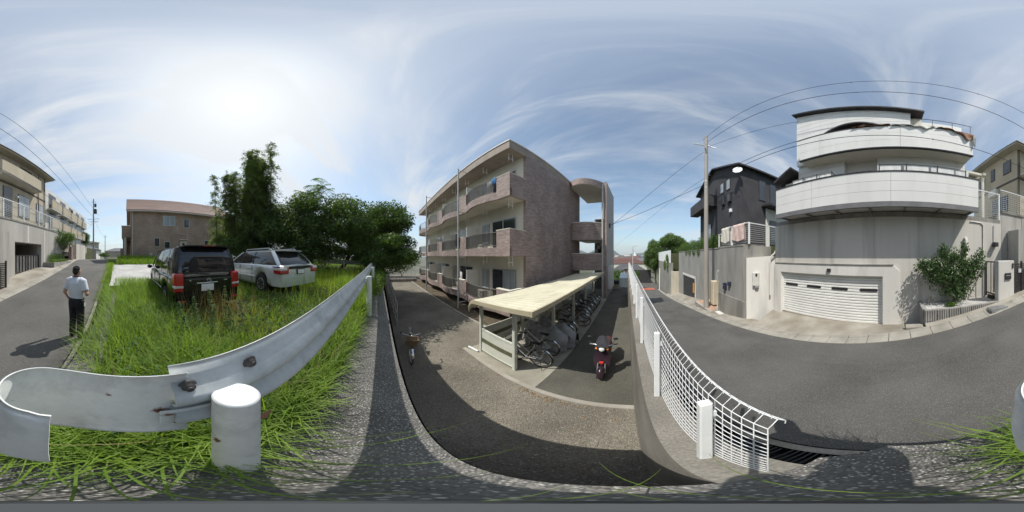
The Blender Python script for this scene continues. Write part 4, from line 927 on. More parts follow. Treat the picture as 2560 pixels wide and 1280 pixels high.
# top storey with a sloping roof
MB().prism([(XG+.05,-.55),(XG+.05,4.32),(12.6,4.32),(12.6,-.55)], 4.62, [7.45,8.55,8.55,7.45]).build('top_wall', sid, WH)
for k in range(7):
    zc_ = 5.95+.38*k; yl = max(-.55, -.55+(zc_-7.45)/1.1*4.87) if zc_ > 7.45 else -.55
    box('siding_joint', sid_joint, WH, XG+.046, XG+.0495, yl, 4.3, zc_, zc_+.008)
MB().prism([(XG-.22,-1.05),(XG-.22,4.42),(12.9,4.42),(12.9,-1.05)], [7.36,8.60,8.60,7.36], [7.47,8.71,8.71,7.47]).build('roof', dkmetal, WH)
box('side_wall', cream, WH, XG+.35, 12, -1.02, -.552, 4.62, 7.32)
# arched dark canopy over the balcony door
mb = MB(); ar = [(lerp(.35,2.9,t), 5.85+.62*math.sin(math.pi*t)**.75) for t in np.linspace(0,1,16)]
mb.xprism(ar+[(p[0],p[1]-.10) for p in ar[::-1]], XG-.35, XG+.045); mb.build('arched_canopy', dkmetal, WH)
MB().xprism([(.42,5.8),(2.83,5.8)]+[(p[0]*.93+.1,p[1]-.12) for p in ar[::-1]], XG+.02, XG+.044).build('top_window', glass, WH)
mb = MB(); mb.tube([(UX+.06,-2.85,6.45),(UX+.06,-.6,6.45)], .018, 6)
for y in (-2.8,-2.05,-1.3,-.62): mb.tube([(UX+.06,y,5.83),(UX+.06,y,6.45)], .014, 6)
mb.build('roof_railing', dkmetal, WH)
# laundry poles, white blinds
for ya, yb, zz_ in ((2.45,4.35,3.62),(-2.7,.6,3.72)):
    mb = MB(); mb.tube([(XG-.25,ya,zz_),(XG-.25,yb,zz_)], .013, 6)
    for t in (.0,.35,.7,1.0): y = lerp(ya,yb,t); mb.tube([(XG-.25,y,3.1),(XG-.25,y,zz_+.05)], .016, 6); mb.box(XG-.25,XG+.24,y-.012,y+.012,zz_-.02,zz_+.0)
    mb.build('drying_pole', dkmetal, WH)
k = 0
for yc, wdt in ((4.05,.62),(3.35,.66),(2.72,.55),(.25,.85),(-.75,.9),(-1.75,.9),(-2.55,.55)):
    o_ = thing('hanging_sheet', ('white sheet on the left drying pole of the white house balcony' if yc > 2 else 'white sheet on the right drying pole of the white house balcony'), 'laundry', (XG-.22,yc,3.62+(0 if yc > 2 else .08)), R(90), 'white sheets on the house balcony' + (' left' if yc > 2 else ' right'), world=False)
    mb = MB()
    for sgn in (0,1): mb.sheet(lambda u, v: ((u-.5)*wdt, .02*math.sin(u*14+yc)*v+sgn*.01, -v*.62), 16, 4)
    mb.build('fabric', white_c, o_)
# tattered tarpaulin over the upper balcony rail
tarp_b = mat('brown tarpaulin', (.17,.075,.04), (.27,.13,.075), scale=6, rough=.8, bump=.5, bscale=12); tarp_w = mat('dirty white tarpaulin', (.55,.54,.50), (.68,.67,.63), scale=6, rough=.8, bump=.5, bscale=12)
def tarp(ya, yb, prof, m, label):
    o_ = thing('torn_tarpaulin', label, 'tarpaulin', (UX-.03,(ya+yb)/2,5.84), world=True); mb = MB()
    for s_ in (0,.012):
        mb.sheet(lambda u, v: (UX+.10-.16*min(1,v*3)-.04*math.sin(u*17+v*5)*v-s_, lerp(ya,yb,u), 5.88+.07*math.sin(u*11)*(1-v)-v*interp(u,*prof)+.03*math.sin(u*23)*v), 30, 8)
    mb.build('sheet', m, o_)
tarp(.2,1.55, ([0,.3,.7,1],[.03,.08,.06,.07]), tarp_b, 'rumpled brown tarpaulin on the balcony rail under the arched canopy')
tarp(-1.35,.15, ([0,.2,.35,.6,1],[.08,.26,.18,.10,.08]), tarp_w, 'dirty white tarpaulin strip on the upper balcony rail')
tarp(-2.85,-1.45, ([0,.12,.3,.6,1],[.38,.62,.34,.10,.05]), tarp_b, 'torn brown tarpaulin flapping at the corner of the upper balcony')
tarp(-2.98,-2.85, ([0,.5,1],[.75,.95,.6]), tarp_w, 'white tarpaulin shred hanging at the balcony corner')
# pipes on the garage wall
mb = MB(); mb.tube([(XG-.08,-2.78,-1.75),(XG-.08,-2.78,.62),(XG-.06,-2.78,.70),(XG+.05,-2.78,.74)], .075, 12); mb.build('vent_pipe', conc_pale, WH)
MB().tube([(XG-.02,-3.62,-1.8),(XG-.02,-3.62,1.35),(XG-.02,-3.5,1.45),(XG-.02,-3.0,1.47)], .022, 8).build('conduit', pipe_m, WH)
MB().tube([(XG-.02,-4.18,.6),(XG-.02,-4.18,1.4)], .018, 8).build('conduit', pipe_m, WH)
MB().bbox(XG-.24,XG-.0,-4.32,-4.10,.42,.62,b=.02).build('wall_lamp', dkmetal, WH)

# --- wire fence on the garage wall's end
wf = thing('wire_fence', 'white wire mesh fence on the garage wall beside the white house', 'fence', (XG+.2,-3.7,ZT+.2))
zb_, zt_ = ZT+.21, 3.05; mb = MB()
for y in np.arange(-4.55,-2.85,.055): mb.tube([(XG+.1,y,zb_),(XG+.1,y,zt_)], .0035, 4, False)
for z in np.arange(zb_,zt_,.10): mb.tube([(XG+.1,-4.58,z),(XG+.1,-2.85,z)], .0035, 4, False)
mb.build('mesh_panel', white_pc, wf)
for y in (-4.58,-2.9): box('post', white_pc, wf, XG+.08, XG+.13, y-.03, y+.03, zb_, zt_+.05)
box('rail', white_pc, wf, XG+.085, XG+.125, -4.55, -2.93, zt_-.01, zt_+.03)
# pergola post behind the fence
pg = thing('pergola', 'pale timber pergola frame behind the wire fence', 'pergola', (8,-3.6,ZT))
for x in (7.2,9): box('post', cream, pg, x-.06, x+.06, -4.3, -4.18, ZT, 4.4)
box('beam', cream, pg, 7.0, 9.2, -4.32, -4.16, 4.401, 4.55); box('beam', cream, pg, 7.1, 7.3, -4.15, -2.9, 4.41, 4.54)

# ================================================================== meter wall beside the garage, tall retaining wall
mw = MB(); q = [(5.30,6.93),(6.16,5.66),(6.42,5.70),(6.42,7.2),(5.55,7.2)]
mwall = tag(MB().prism(q, -4.4, [-.10,.02,.02,-.1,-.1]).build('meter_wall', conc_pale), 'pale angled concrete wall carrying the electricity meter box', 'wall')
d_ = Vector((6.16-5.30,5.66-6.93)).normalized(); nn = Vector((-d_.y,d_.x))*-1.0
if nn.dot(Vector((-1,-1))) < 0: nn = -nn
def mwp(t, off): p = Vector((5.30,6.93))+d_*t+nn*off; return p
mbx = thing('meter_box', 'grey electricity meter box on the pale angled wall', 'meter box', (*mwp(.55,.05),-1.4))
ang = math.atan2(d_.y,d_.x); M = Matrix.Translation((*mwp(.55,.10),-1.15)) @ Matrix.Rotation(ang,4,'Z')
def mpart(name, m, x0,x1,y0,y1,z0,z1,b=.015):
    mb = MB().bbox(x0,x1,y0,y1,z0,z1,b=b); mb.v = [tuple(M @ Vector(v)) for v in mb.v]; return mb.build(name, m, mbx)
mpart('case', mat('meter grey', (.52,.51,.47),(.58,.57,.53),scale=3,rough=.6), -.17,.17,-.09,.09,-.42,.30,.03); mpart('meter_window', glass, .0,.11,-.115,-.091,.10,.24,.01); mpart('lower_unit', steel, -.04,.15,-.08,.08,-.52,-.421,.02)
mb = MB(); mb.tube([(5.95,5.82,-2.0),(5.95,5.82,-.12),(6.02,5.72,.05),(6.08,5.64,.12),(6.1,5.58,.3)], .045, 10); mb.v=[(a-.06,b-.08,c) for a,b,c in mb.v]
tag(mb.build('wall_conduit', conc_pale), 'pale bent conduit pipe in the corner by the garage', 'pipe')
# retaining wall of the dark house
rw = thing('retaining_wall', 'tall streaked grey concrete retaining wall under the dark house', 'retaining wall', (5.9,12,-4.5))
box('wall', conc_grey, rw, 5.31, 5.95, 7.21, 10.05, -5.2, .55); box('wall', conc_grey, rw, 6.42, 6.9, 10.051, 26.4, -8, .62); box('wall', conc_grey, rw, 5.951, 6.419, 9.6, 10.05, -5.2, .55)
box('wall_foot', conc_dark, rw, 5.24, 5.309, 6.98, 10.03, -5.2, -2.55); box('wall_cap', conc_dark, rw, 5.29, 6.9, 7.21, 10.06, .551, .66); box('wall_cap', conc_dark, rw, 6.38, 6.95, 10.07, 26.4, .621, .72)
box('wall', conc_grey, rw, 5.56, 9.0, 6.7, 7.205, -.09, .55)
box('inner_joint', conc_dark, rw, 5.306, 5.3095, 8.4, 8.415, -2.5, .5)
gar2 = thing('garage_opening', 'dark garage opening in the far retaining wall beyond the pole', 'garage', (6.4,21,-6))
box('opening', mat('garage shade black', (.03,.03,.03), (.05,.05,.05), scale=2, rough=1), gar2, 6.39, 6.415, 18.2, 23.4, -6.2, -2.75); box('lintel', conc_pale, gar2, 6.36, 6.389, 18.0, 23.6, -2.75, -2.45); box('jamb', conc_pale, gar2, 6.36, 6.389, 17.9, 18.2, -6.2, -2.75)  # flat near-black panel on the uncut wall; its colour stands for garage shade
box('banner', mat('orange banner', (.6,.25,.03), (.7,.32,.05), scale=3, rough=.7), gar2, 6.30, 6.35, 18.35, 18.75, -4.5, -3.3)
bay = tag(box('side_wall', mat('beige side wall', (.46,.42,.34), (.56,.52,.44), scale=1.2, rough=.9, stretch=(1,1,.3)), None, 5.2, 6.9, 26.5, 27.1, -9, -2.6), 'beige wall end beside the far garage opening', 'wall')
fw = thing('boundary_wall', 'far weathered wall with ivy along the lower road', 'wall', (5.2,36,-8)); box('wall', conc_dark, fw, 5.1, 5.6, 27.11, 44, -10, -1.2); 
for y in np.linspace(27.5,43.5,9): box('slat_panel', white_pc, fw, 5.2, 5.26, y, y+1.7, -1.19, 1.0)
tag(MB().tube([(4.7,39,-9),(4.75,39,-3.0)], .10, 10).build('white_post', white_pc), 'tall thin white post at the foot of the far wall', 'post')
# things fixed on the grey wall
for (y, z, wd, hg, lab) in ((9.1,-1.95,.24,.42,'dark blue mailbox hung on the grey retaining wall'), (8.55,-1.72,.20,.24,'small black notice box on the grey retaining wall')):
    o_ = thing('wall_box', lab, 'mailbox', (5.2,y,z)); box('case', mat('navy metal', (.02,.024,.05), (.03,.035,.07), scale=4, rough=.4), o_, 5.12, 5.309, y-wd/2, y+wd/2, z-hg/2, z+hg/2, b=.02); box('flap', steel, o_, 5.112, 5.119, y-wd/4, y+wd/4, z+.04, z+.07)
tag(MB().tube([(5.25,10.2,-4.0),(5.25,10.2,-1.15),(5.25,10.12,-1.05)], .05, 8).build('standpipe', pipe_m), 'thin grey pipe standing at the corner of the retaining wall', 'pipe')
cab = thing('utility_cabinet', 'beige utility cabinet beside the electric pole', 'cabinet', (5.9,12.2,-4)); box('body', mat('beige steel', (.50,.43,.31), (.58,.51,.39), scale=3, rough=.6), cab, 5.55, 6.1, 11.5, 12.1, -4.0, -2.0, b=.05); box('door', MATS['beige steel'], cab, 5.535, 5.549, 11.58, 12.02, -3.9, -2.15)
# planter at the foot of the pole: courses of blocks
pl = thing('block_planter', 'stepped grey block planter round the foot of the pole', 'planter', (5.3,12,-4.4))
for cx, (xa, xb, ya, yb) in enumerate(((4.86,6.3,10.3,13.8),)):
    for c in range(3):
        z = -4.55+c*.2; yy = ya
        while yy < yb-.05:
            y2 = min(yy+.4,yb); 
            if z+.2 > zr((yy+y2)/2): box('block', blockm, pl, xa, xa+.15, yy+.004, y2-.004, z-.25+.004, z-.05)
            yy = y2
        xx = xa+.155
        while xx < xb-.05: x2 = min(xx+.4,xb); box('block', blockm, pl, xx+.004, x2-.004, ya, ya+.15, z-.25+.004, z-.05); xx = x2
box('soil', mat('tiled planter floor', (.38,.24,.17), (.5,.35,.26), scale=5, rough=.9), pl, 5.01, 6.38, 10.46, 13.8, -4.5, -4.12)
box('cap', concrete, pl, 4.83, 5.03, 10.27, 13.8, -4.199, -4.13); box('cap', concrete, pl, 5.031, 6.3, 10.27, 10.47, -4.199, -4.13)
tag(MB().box(4.9,5.5,9.2,9.9,zr(9.5)+.10,zr(9.5)+.16).build('manhole_slab', conc_pale), 'pale square slab set in the gutter below the grey wall', 'slab')

# ------------------------------------------------------------------ electric pole
pole_m = mat('concrete pole', (.27,.25,.225), (.35,.33,.30), scale=2, rough=.85, stretch=(1,1,.2))
PX, PY_ = 5.0, 11.62
def epole(x, y, zb, zt, label, r0=.21, r1=.13):
    o_ = thing('utility_pole', label, 'utility pole', (x,y,zb))
    MB().tube([(x,y,zb),(x,y,zt)], [r0,r1], 14).build('pole', pole_m, o_); return o_
ep = epole(PX, PY_, -4.2, 11.4, 'tall concrete electric pole in the block planter across the road')
def arm(o_, p, q, r=.03, nm='crossarm'): MB().tube([p,q], r, 6).build(nm, steel, o_)
arm(ep, (PX-1.0,PY_+.25,10.35), (PX+.35,PY_-.1,10.05), .05); arm(ep, (PX-.25,PY_-.35,9.5), (PX+.3,PY_+.45,10.1), .06); arm(ep, (PX-.1,PY_+.1,10.3), (PX+.7,PY_-.4,9.75), .045)
for dx, dz in ((-.95,.14),(-.6,.14),(-.3,.35)): MB().lathe([(.02,0),(.05,.04),(.03,.08),(.05,.12),(.02,.16)], 8, Matrix.Translation((PX+dx,PY_+.2,10.2+dz-.1))).build('insulator', conc_pale, ep)
for z in (9.2,8.8,8.4,8,7.6,7.2,6.8): MB().tube([(PX-.02,PY_-.15,z),(PX+.28,PY_-.2,z)], .012, 5).build('step_bolt', steel, ep)
for z in (6.2,5.6,-1.3): MB().lathe([(.165,0),(.165,.08)], 12, Matrix.Translation((PX,PY_,z))).build('band', steel, ep)
box('sign_plate', mat('green white plate', (.45,.6,.45), (.7,.75,.7), scale=5, rough=.5), ep, PX-.175, PX-.168, PY_-.06, PY_+.06, -2.0, -1.3)
sat = thing('satellite_dish', 'round white street lamp dish on the dark house corner', 'satellite dish', (7.05,10.0,6.9))
MB().lathe([(0,-.05),(.2,-.03),(.33,.02),(.38,.06),(.36,.07),(.2,.0),(0,-.03)], 24, Matrix.Translation((6.75,9.9,6.95)) @ Matrix.Rotation(R(-60),4,'Y') @ Matrix.Rotation(R(40),4,'X')).build('dish', white_pc, sat); MB().tube([(7.15,10.25,7.0),(6.78,9.95,6.95)], .02, 6).build('arm', steel, sat)
sat['label'] = 'round white satellite dish on the corner of the dark house'

# ================================================================== dark house
dkw = mat('charcoal render', (.045,.045,.05), (.065,.064,.07), scale=1, rough=.85, bump=.1, bscale=30)
DH = thing('dark_house', 'charcoal rendered two storey house with gable above the retaining wall', 'house', (9.6,14.4,.6))
X0, X1, Y0, Y1, ZE = 7.2, 13.2, 10.2, 18.5, 7.7; YM = (Y0+Y1)/2
MB().yprism([(0,0)], 0, 0) if False else None
mb = MB(); mb.xprism([(Y0,.5),(Y1,.5),(Y1,ZE),(YM,ZE+1.55),(Y0,ZE)], X0, X1); mb.build('wall', dkw, DH)
for s_, ya in ((-1,Y0),(1,Y1)):
    t = Vector((ya+s_*.45,ZE-.17)); a = [(t.x,t.y),(YM,ZE+1.555),(YM,ZE+1.72),(t.x,t.y+.16)]; MB().xprism(a, X0-.45, X1+.4).build('roof', dkmetal, DH)
def win(par, face, c, a, b, z0_, z1_, fm, pm, th=.05, bars=1):
    """window on a wall face; face 'x' = plane x=c looking to -x, 'y' = plane y=c looking to -y"""
    if face == 'x':
        f_ = box('window', fm, par, c-th, c-.002, a, b, z0_, z1_); w_ = (b-a-.08)/bars
        for k in range(bars): box('pane', pm, f_, c-th-.008, c-th-.001, a+.04+k*w_+.012, a+.04+(k+1)*w_-.012, z0_+.05, z1_-.05)
    else:
        f_ = box('window', fm, par, a, b, c-th, c-.002, z0_, z1_); w_ = (b-a-.08)/bars
        for k in range(bars): box('pane', pm, f_, a+.04+k*w_+.012, a+.04+(k+1)*w_-.012, c-th-.008, c-th-.001, z0_+.05, z1_-.05)
    return f_
for ya in (11.6,12.7): win(DH, 'x', X0, ya, ya+.62, 6.0, 7.05, dkmetal, glass_pale)
for ya in (11.35,12.4): win(DH, 'x', X0, ya, ya+.5, 4.7, 5.5, dkmetal, glass, .2)
for ya in (15.4,16.4): win(DH, 'x', X0, ya, ya+.7, 1.6, 3.4, dkmetal, glass_pale)
for xa in (9.1,10.4,11.7): win(DH, 'y', Y0, xa, xa+.75, 4.9, 6.9, dkmetal, glass)
box('balcony_front', dkw, DH, 6.2, 6.3, 14.0, 19.4, 4.95, 6.15); box('balcony_side', dkw, DH, 6.301, X0, 19.3, 19.4, 4.95, 6.15); box('balcony_side', dkw, DH, 6.301, X0, 14.0, 14.1, 4.95, 6.15); box('balcony_floor', dkw, DH, 6.301, X0, 14.101, 19.299, 4.95, 5.08)
box('porch_roof', dkmetal, DH, 9.4, 13.2, 9.2, 10.198, 4.3, 4.45); box('porch_wall', part_m, DH, 9.9, 13.0, 10.10, 10.197, .5, 4.25); win(DH, 'y', 10.10, 10.3, 11.2, .9, 3.2, dkmetal, glass); win(DH, 'y', 10.10, 11.7, 12.6, .9, 3.2, dkmetal, glass)
box('wall_box', white_pc, DH, X0-.2, X0-.002, 11.3, 11.55, 3.7, 4.0, b=.03)
# slatted fence of the dark house terrace
tf = thing('terrace_fence', 'white horizontal wire fence on the retaining wall with bedding hung over', 'fence', (5.5,9.5,.66))
for y in (6.9,8.6,10.4,12.4): box('post', white_pc, tf, 5.42 if y < 10 else 6.5, 5.50 if y < 10 else 6.58, y-.035, y+.035, .66 if y < 10 else .72, 1.86)
for z in np.linspace(.78,1.80,10):
    MB().tube([(5.46,6.9,z),(5.46,8.6,z),(5.46,9.9,z)], .007, 4).build('wire', white_pc, tf); MB().tube([(6.54,10.1,z),(6.54,12.4,z)], .007, 4).build('wire', white_pc, tf); MB().tube([(5.46,6.9,z),(7.6,6.95,z)], .007, 4).build('wire', white_pc, tf)
box('top_rail', white_pc, tf, 5.42, 5.50, 6.936, 9.95, 1.82, 1.87); box('top_rail', white_pc, tf, 5.501, 7.7, 6.90, 6.96, 1.80, 1.85); box('post', white_pc, tf, 7.66, 7.73, 6.9, 6.97, .6, 1.86); box('top_rail', white_pc, tf, 6.5, 6.58, 10.44, 12.36, 1.82, 1.87)
for (ya, yb, m, lab) in ((8.85,9.9,mat('cream bedding', (.62,.58,.50),(.72,.69,.62),scale=5,rough=.95),'cream bedding hung over the terrace fence'), (7.25,8.5,mat('pink bedding', (.58,.42,.38),(.70,.56,.50),scale=5,rough=.95),'pink bedding hung over the terrace fence')):
    o_ = thing('hanging_bedding', lab, 'bedding', (5.4,(ya+yb)/2,1.8)); mb = MB()
    mb.sheet(lambda u, v: (5.455-.06*math.sin(math.pi*min(1,max(0,(v-.35)/.3)))*0+ (.055 if v < .46 else (-.06 if v > .54 else lerp(.055,-.06,(v-.46)/.08)))+.012*math.sin(u*15+v*9), lerp(ya,yb,u)+.03*math.sin(v*8), 1.90-abs(v-.5)*2*interp(u,[0,.5,1],[.95,1.05,.9])), 18, 24)
    mb.build('fabric', m, o_)

# ================================================================== white mailbox wall, planter, gates of the garage house
mwl = thing('mailbox_wall', 'white rendered wall with dark mailbox and intercom beside the gate', 'wall', (5.2,-4.1,-2))
box('wall', conc_pale, mwl, 5.10, 5.34, -4.52, -3.70, -2.6, -.19, b=.015); box('wall', conc_pale, mwl, 5.10, 6.14, -3.88, -3.70, -2.6, -1.35) if False else None
box('mailbox', dkmetal, mwl, 5.05, 5.098, -4.33, -4.02, -.95, -.68, b=.012); box('mail_slot', steel, mwl, 5.043, 5.0495, -4.30, -4.05, -.80, -.77); box('intercom', dkmetal, mwl, 5.07, 5.098, -4.47, -4.40, -.50, -.30)
sg = thing('side_gate', 'black framed side gate beside the mailbox wall', 'gate', (5.5,-3.66,-1.9))
mb = MB(); xa, xb = 5.36, 6.10
for x in (xa, xb): box('gate_post', dkmetal, sg, x-.025, x+.025, -3.80, -3.75, -1.75, -.22)
box('gate_rail', dkmetal, sg, xa+.026, xb-.026, -3.80, -3.75, -.27, -.22); box('gate_rail', dkmetal, sg, xa+.026, xb-.026, -3.80, -3.75, -1.62, -1.57); box('gate_bar', dkmetal, sg, 5.72, 5.74, -3.79, -3.76, -1.569, -.271)
box('step', conc_pale, sg, 5.11, 6.14, -4.5, -3.71, -2.6, -1.76) if False else None
gp = thing('slatted_gate', 'black slatted gate with two white notices beside the mailbox wall', 'gate', (5.2,-5.1,-1.7))
for k in range(16): z = -1.66+k*.085; box('slat', dkmetal, gp, 5.2, 5.23, -5.58, -4.56, z, z+.055)
for y in (-5.6,-5.05,-4.54): box('gate_post', dkmetal, gp, 5.17, 5.26, y-.03, y+.03, -1.72, -.22)
for y in (-4.86,-4.95): box('notice', white_pc, gp, 5.155, 5.169, y-.03, y+.03, -.72, -.55)
box('threshold', conc_pale, gp, 5.06, 6.1, -6.02, -4.53, -2.3, -1.73)
ew = tag(box('entrance_wall', conc_mid, None, 5.40, 6.18, -6.05, -5.05, -2.3, 1.22), 'grey concrete wing wall behind the slatted gate', 'wall')
# planter of ribbed blocks
bp = thing('block_planter', 'ribbed grey block planter along the gutter holding a bushy shrub', 'planter', (5.5,-2.2,-2.4))
ribm = blockm
yy = -3.69; n_ = 0
while yy < -.9:
    y2 = min(yy+.40,-.84); 
    for (za, zb) in ((-2.62,-2.18),(-2.175,-1.77)):
        mb = MB(); mb.box(5.03, 5.15, yy+.004, y2-.004, za, zb)
        for k in range(5): a = yy+.02+k*.076; mb.box(4.995, 5.0295, a, a+.046, za+.01, zb-.01)
        mb.build('ribbed_block', ribm, bp)
    yy = y2
for k in range(3):
    a = 5.16+k*.33
    for (za, zb) in ((-2.9,-2.18),(-2.175,-1.77)): box('block', ribm, bp, a, a+.322, -.99, -.85, za, zb)
box('soil', pale_gravel, bp, 5.151, 6.14, -3.69, -.992, -2.6, -1.82)
tag(MB().box(4.86,5.15,-.83,-.3,zr(-.5)-.1,zr(-.5)+.10).build('kerb_stone', gut_m), 'loose kerb stone between the planter and the driveway', 'kerb stone')

# ================================================================== tan house uphill
tan = mat('tan render', (.40,.35,.265), (.48,.425,.33), scale=.9, rough=.9, bump=.1, bscale=40, stretch=(1,1,.4)); brown = mat('brown trim', (.06,.05,.045), (.09,.08,.07), scale=3, rough=.6)
rt = thing('retaining_wall', 'streaked concrete retaining wall with garage recess under the tan house', 'retaining wall', (6.4,-9,-1.5))
mb = MB(); WX = 6.2
mb.box(WX, WX+.4, -7.45, -6.051, -2.4, 2.1); mb.box(WX, WX+.4, -14.4, -10.55, -1.6, 2.1); mb.box(WX, WX+.4, -10.549, -7.451, .86, 2.1); mb.box(WX+.02, WX+.4, -6.05, -4.70, -2.4, 2.1); mb.build('wall', conc_mid, rt)
mb = MB(); mb.prism([(WX+.01,-10.55),(WX+.01,-10.25),(WX+.4,-10.25),(WX+.4,-10.55)], .5, .859) if False else None
box('recess', MATS['garage shade black'], rt, WX+3.6, WX+3.7, -10.549, -7.451, -1.6, .86); box('recess_side', conc_dark, rt, WX+.41, WX+3.59, -10.65, -10.551, -1.6, .86); box('recess_side', conc_dark, rt, WX+.41, WX+3.59, -7.449, -7.35, -1.6, .86); box('recess_top', conc_dark, rt, WX+.41, WX+3.59, -10.55, -7.45, .861, .95)  # recess back wall near-black, with the garage's shade put into the colour
box('recess_floor', apron_m, rt, WX+.3, WX+3.6, -10.55, -7.45, -1.5, -1.12)
box('wall_cap', conc_dark, rt, WX-.03, WX+.45, -14.4, -4.70, 2.101, 2.2)
for y in (-11.1,-8.9): box('lime_streak', conc_pale, rt, WX-.0025, WX-.0005, y, y+.12, .9 if y > -10 else -1, 2.0)
gg = thing('garage_gate', 'low black panel gate closing the garage recess', 'gate', (6.3,-9,-1.1))
for k in range(9): y = -10.4+k*.33; box('gate_panel', mat('gate slat grey', (.11,.11,.11),(.16,.16,.155),scale=4,rough=.6), gg, WX+.22, WX+.25, y, y+.2, -1.02, .0)
box('gate_rail', dkmetal, gg, WX+.21, WX+.26, -10.5, -7.5, .001, .05); box('gate_rail', dkmetal, gg, WX+.21, WX+.26, -10.5, -7.5, -1.08, -1.021)
for y in (-10.5,-9,-7.5): box('gate_post', dkmetal, gg, WX+.2, WX+.27, y-.03, y+.03, -1.12, .07)
uf = thing('balustrade_fence', 'white wire fence along the top of the tan house retaining wall', 'fence', (6.35,-9.5,2.2))
for y in np.arange(-14.2,-4.7,1.9): box('post', white_pc, uf, WX+.1, WX+.16, y-.03, y+.03, 2.2, 3.36)
mb = MB()
for z in np.linspace(2.3,3.28,10): mb.tube([(WX+.13,-14.2,z),(WX+.13,-4.75,z)], .006, 4, False)
for y in np.arange(-14.2,-4.7,.16): mb.tube([(WX+.13,y,2.25),(WX+.13,y,3.3)], .003, 4, False)
mb.build('mesh_panel', white_pc, uf); box('top_rail', white_pc, uf, WX+.10, WX+.16, -14.23, -4.72, 3.361, 3.40)
TH = thing('tan_house', 'tan rendered two storey house with dark eaves above a retaining wall', 'house', (9.5,-10,2.1))
hx0, hx1, hy0, hy1 = 7.35, 13, -13.2, -6.75
box('wall', tan, TH, hx0, hx1, hy0, hy1, 2.05, 7.62)
MB().prism([(6.75,-6.15),(6.75,-13.85),(13.4,-13.85),(13.4,-6.15)], 7.62, 7.78).build('eaves', mat('eave soffit', (.36,.33,.27),(.42,.39,.33),scale=2,rough=.85), TH)
mb = MB(); a = [(6.7,-6.1),(6.7,-13.9),(13.45,-13.9),(13.45,-6.1)]; zr_ = 9.3
mb.add([(x,y,7.785) for x,y in a]+[(9.6,-9.2,zr_),(9.6,-10.8,zr_)], [(0,1,5,4),(1,2,5),(2,3,4,5),(3,0,4),(0,3,2,1)]); mb.build('roof', brown, TH)
box('gutter', brown, TH, 6.62, 6.7, -13.9, -6.1, 7.66, 7.77, b=.02)
bx0 = 6.70; box('balcony_front', tan, TH, bx0, bx0+.1, -11.4, -6.9, 5.52, 6.5); box('balcony_side', tan, TH, bx0+.101, hx0, -11.4, -11.3, 5.52, 6.5); box('balcony_side', tan, TH, bx0+.101, hx0, -7.0, -6.9, 5.52, 6.5); box('balcony_floor', cream, TH, bx0+.02, hx0, -11.38, -6.92, 5.40, 5.519); box('balcony_trim', brown, TH, bx0-.02, bx0-.001, -11.42, -6.88, 5.40, 5.56)
mb = MB(); mb.tube([(bx0+.05,-11.35,6.85),(bx0+.05,-6.95,6.85)], .025, 6); mb.tube([(bx0+.05,-11.35,6.68),(bx0+.05,-6.95,6.68)], .018, 6)
for y in np.linspace(-11.3,-7,8): mb.tube([(bx0+.05,y,6.5),(bx0+.05,y,6.85)], .016, 6)
mb.build('balcony_rail', brown, TH)
win(TH, 'x', hx0, -8.5, -7.6, 2.4, 4.9, brown, glass); win(TH, 'x', hx0, -10.6, -9.2, 2.9, 4.7, brown, glass_pale, bars=2); win(TH, 'x', hx0, -12.7, -11.6, 2.9, 4.6, brown, glass_pale, bars=2); win(TH, 'x', hx0, -10.9, -9.4, 5.7, 7.3, brown, glass, bars=2)
# windows on the side facing down the road
def winy(par, c, a, b, z0_, z1_, fm, pm, bars=1):
    f_ = box('window', fm, par, a, b, c+.002, c+.05, z0_, z1_); w_ = (b-a-.08)/bars
    for k in range(bars): box('pane', pm, f_, a+.04+k*w_+.012, a+.04+(k+1)*w_-.012, c+.051, c+.058, z0_+.05, z1_-.05)
winy(TH, hy1, 7.9, 8.7, 5.9, 7.0, brown, glass); winy(TH, hy1, 9.7, 10.2, 5.9, 7.0, brown, glass); winy(TH, hy1, 11.1, 11.9, 5.6, 6.7, brown, glass); winy(TH, hy1, 8.2, 10.0, 3.0, 4.2, brown, glass, 2)
box('band_trim', brown, TH, hx0-.01, hx1, hy1+.001, hy1+.03, 5.05, 5.2); box('band_trim', brown, TH, hx0-.03, hx0-.001, hy0, hy1, 5.15, 5.26)
for y in (-6.85,-11.9,-13.0): MB().tube([(hx0-.08,y,2.1),(hx0-.08,y,7.6)], .035, 8).build('downpipe', brown, TH)
MB().bbox(9.2,10.1,hy1+.03,hy1+.35,4.4,4.95,b=.03).build('outdoor_unit', part_m, TH); MB().ell((hx0-.12,-9.0,4.35),(.1,.1,.12)).build('wall_lamp', white_pc, TH)
bw = tag(box('boundary_wall', conc_cream, None, WX+.03, WX+.35, -4.70, -4.64, -2.3, 2.0), 'narrow cream strip of wall between white and tan house', 'wall')
# hedge planter uphill
hp = thing('hedge_planter', 'dark block planter with clipped yellow green hedge uphill of the garage', 'planter', (5.7,-12.3,-1)); 
for c in range(3):
    for k in range(8): y = -14.4+k*.45; box('block', blockm, hp, 5.25, 5.40, y+.004, y+.446, -1.35+c*.29, -1.35+c*.29+.282)
    for k in range(2): box('block', blockm, hp, 5.41+k*.4, 5.40+(k+1)*.4-.002, -10.95, -10.8, -1.35+c*.29, -1.35+c*.29+.282)
box('soil', soil, hp, 5.401, 6.2, -14.4, -10.96, -1.4, -.55)
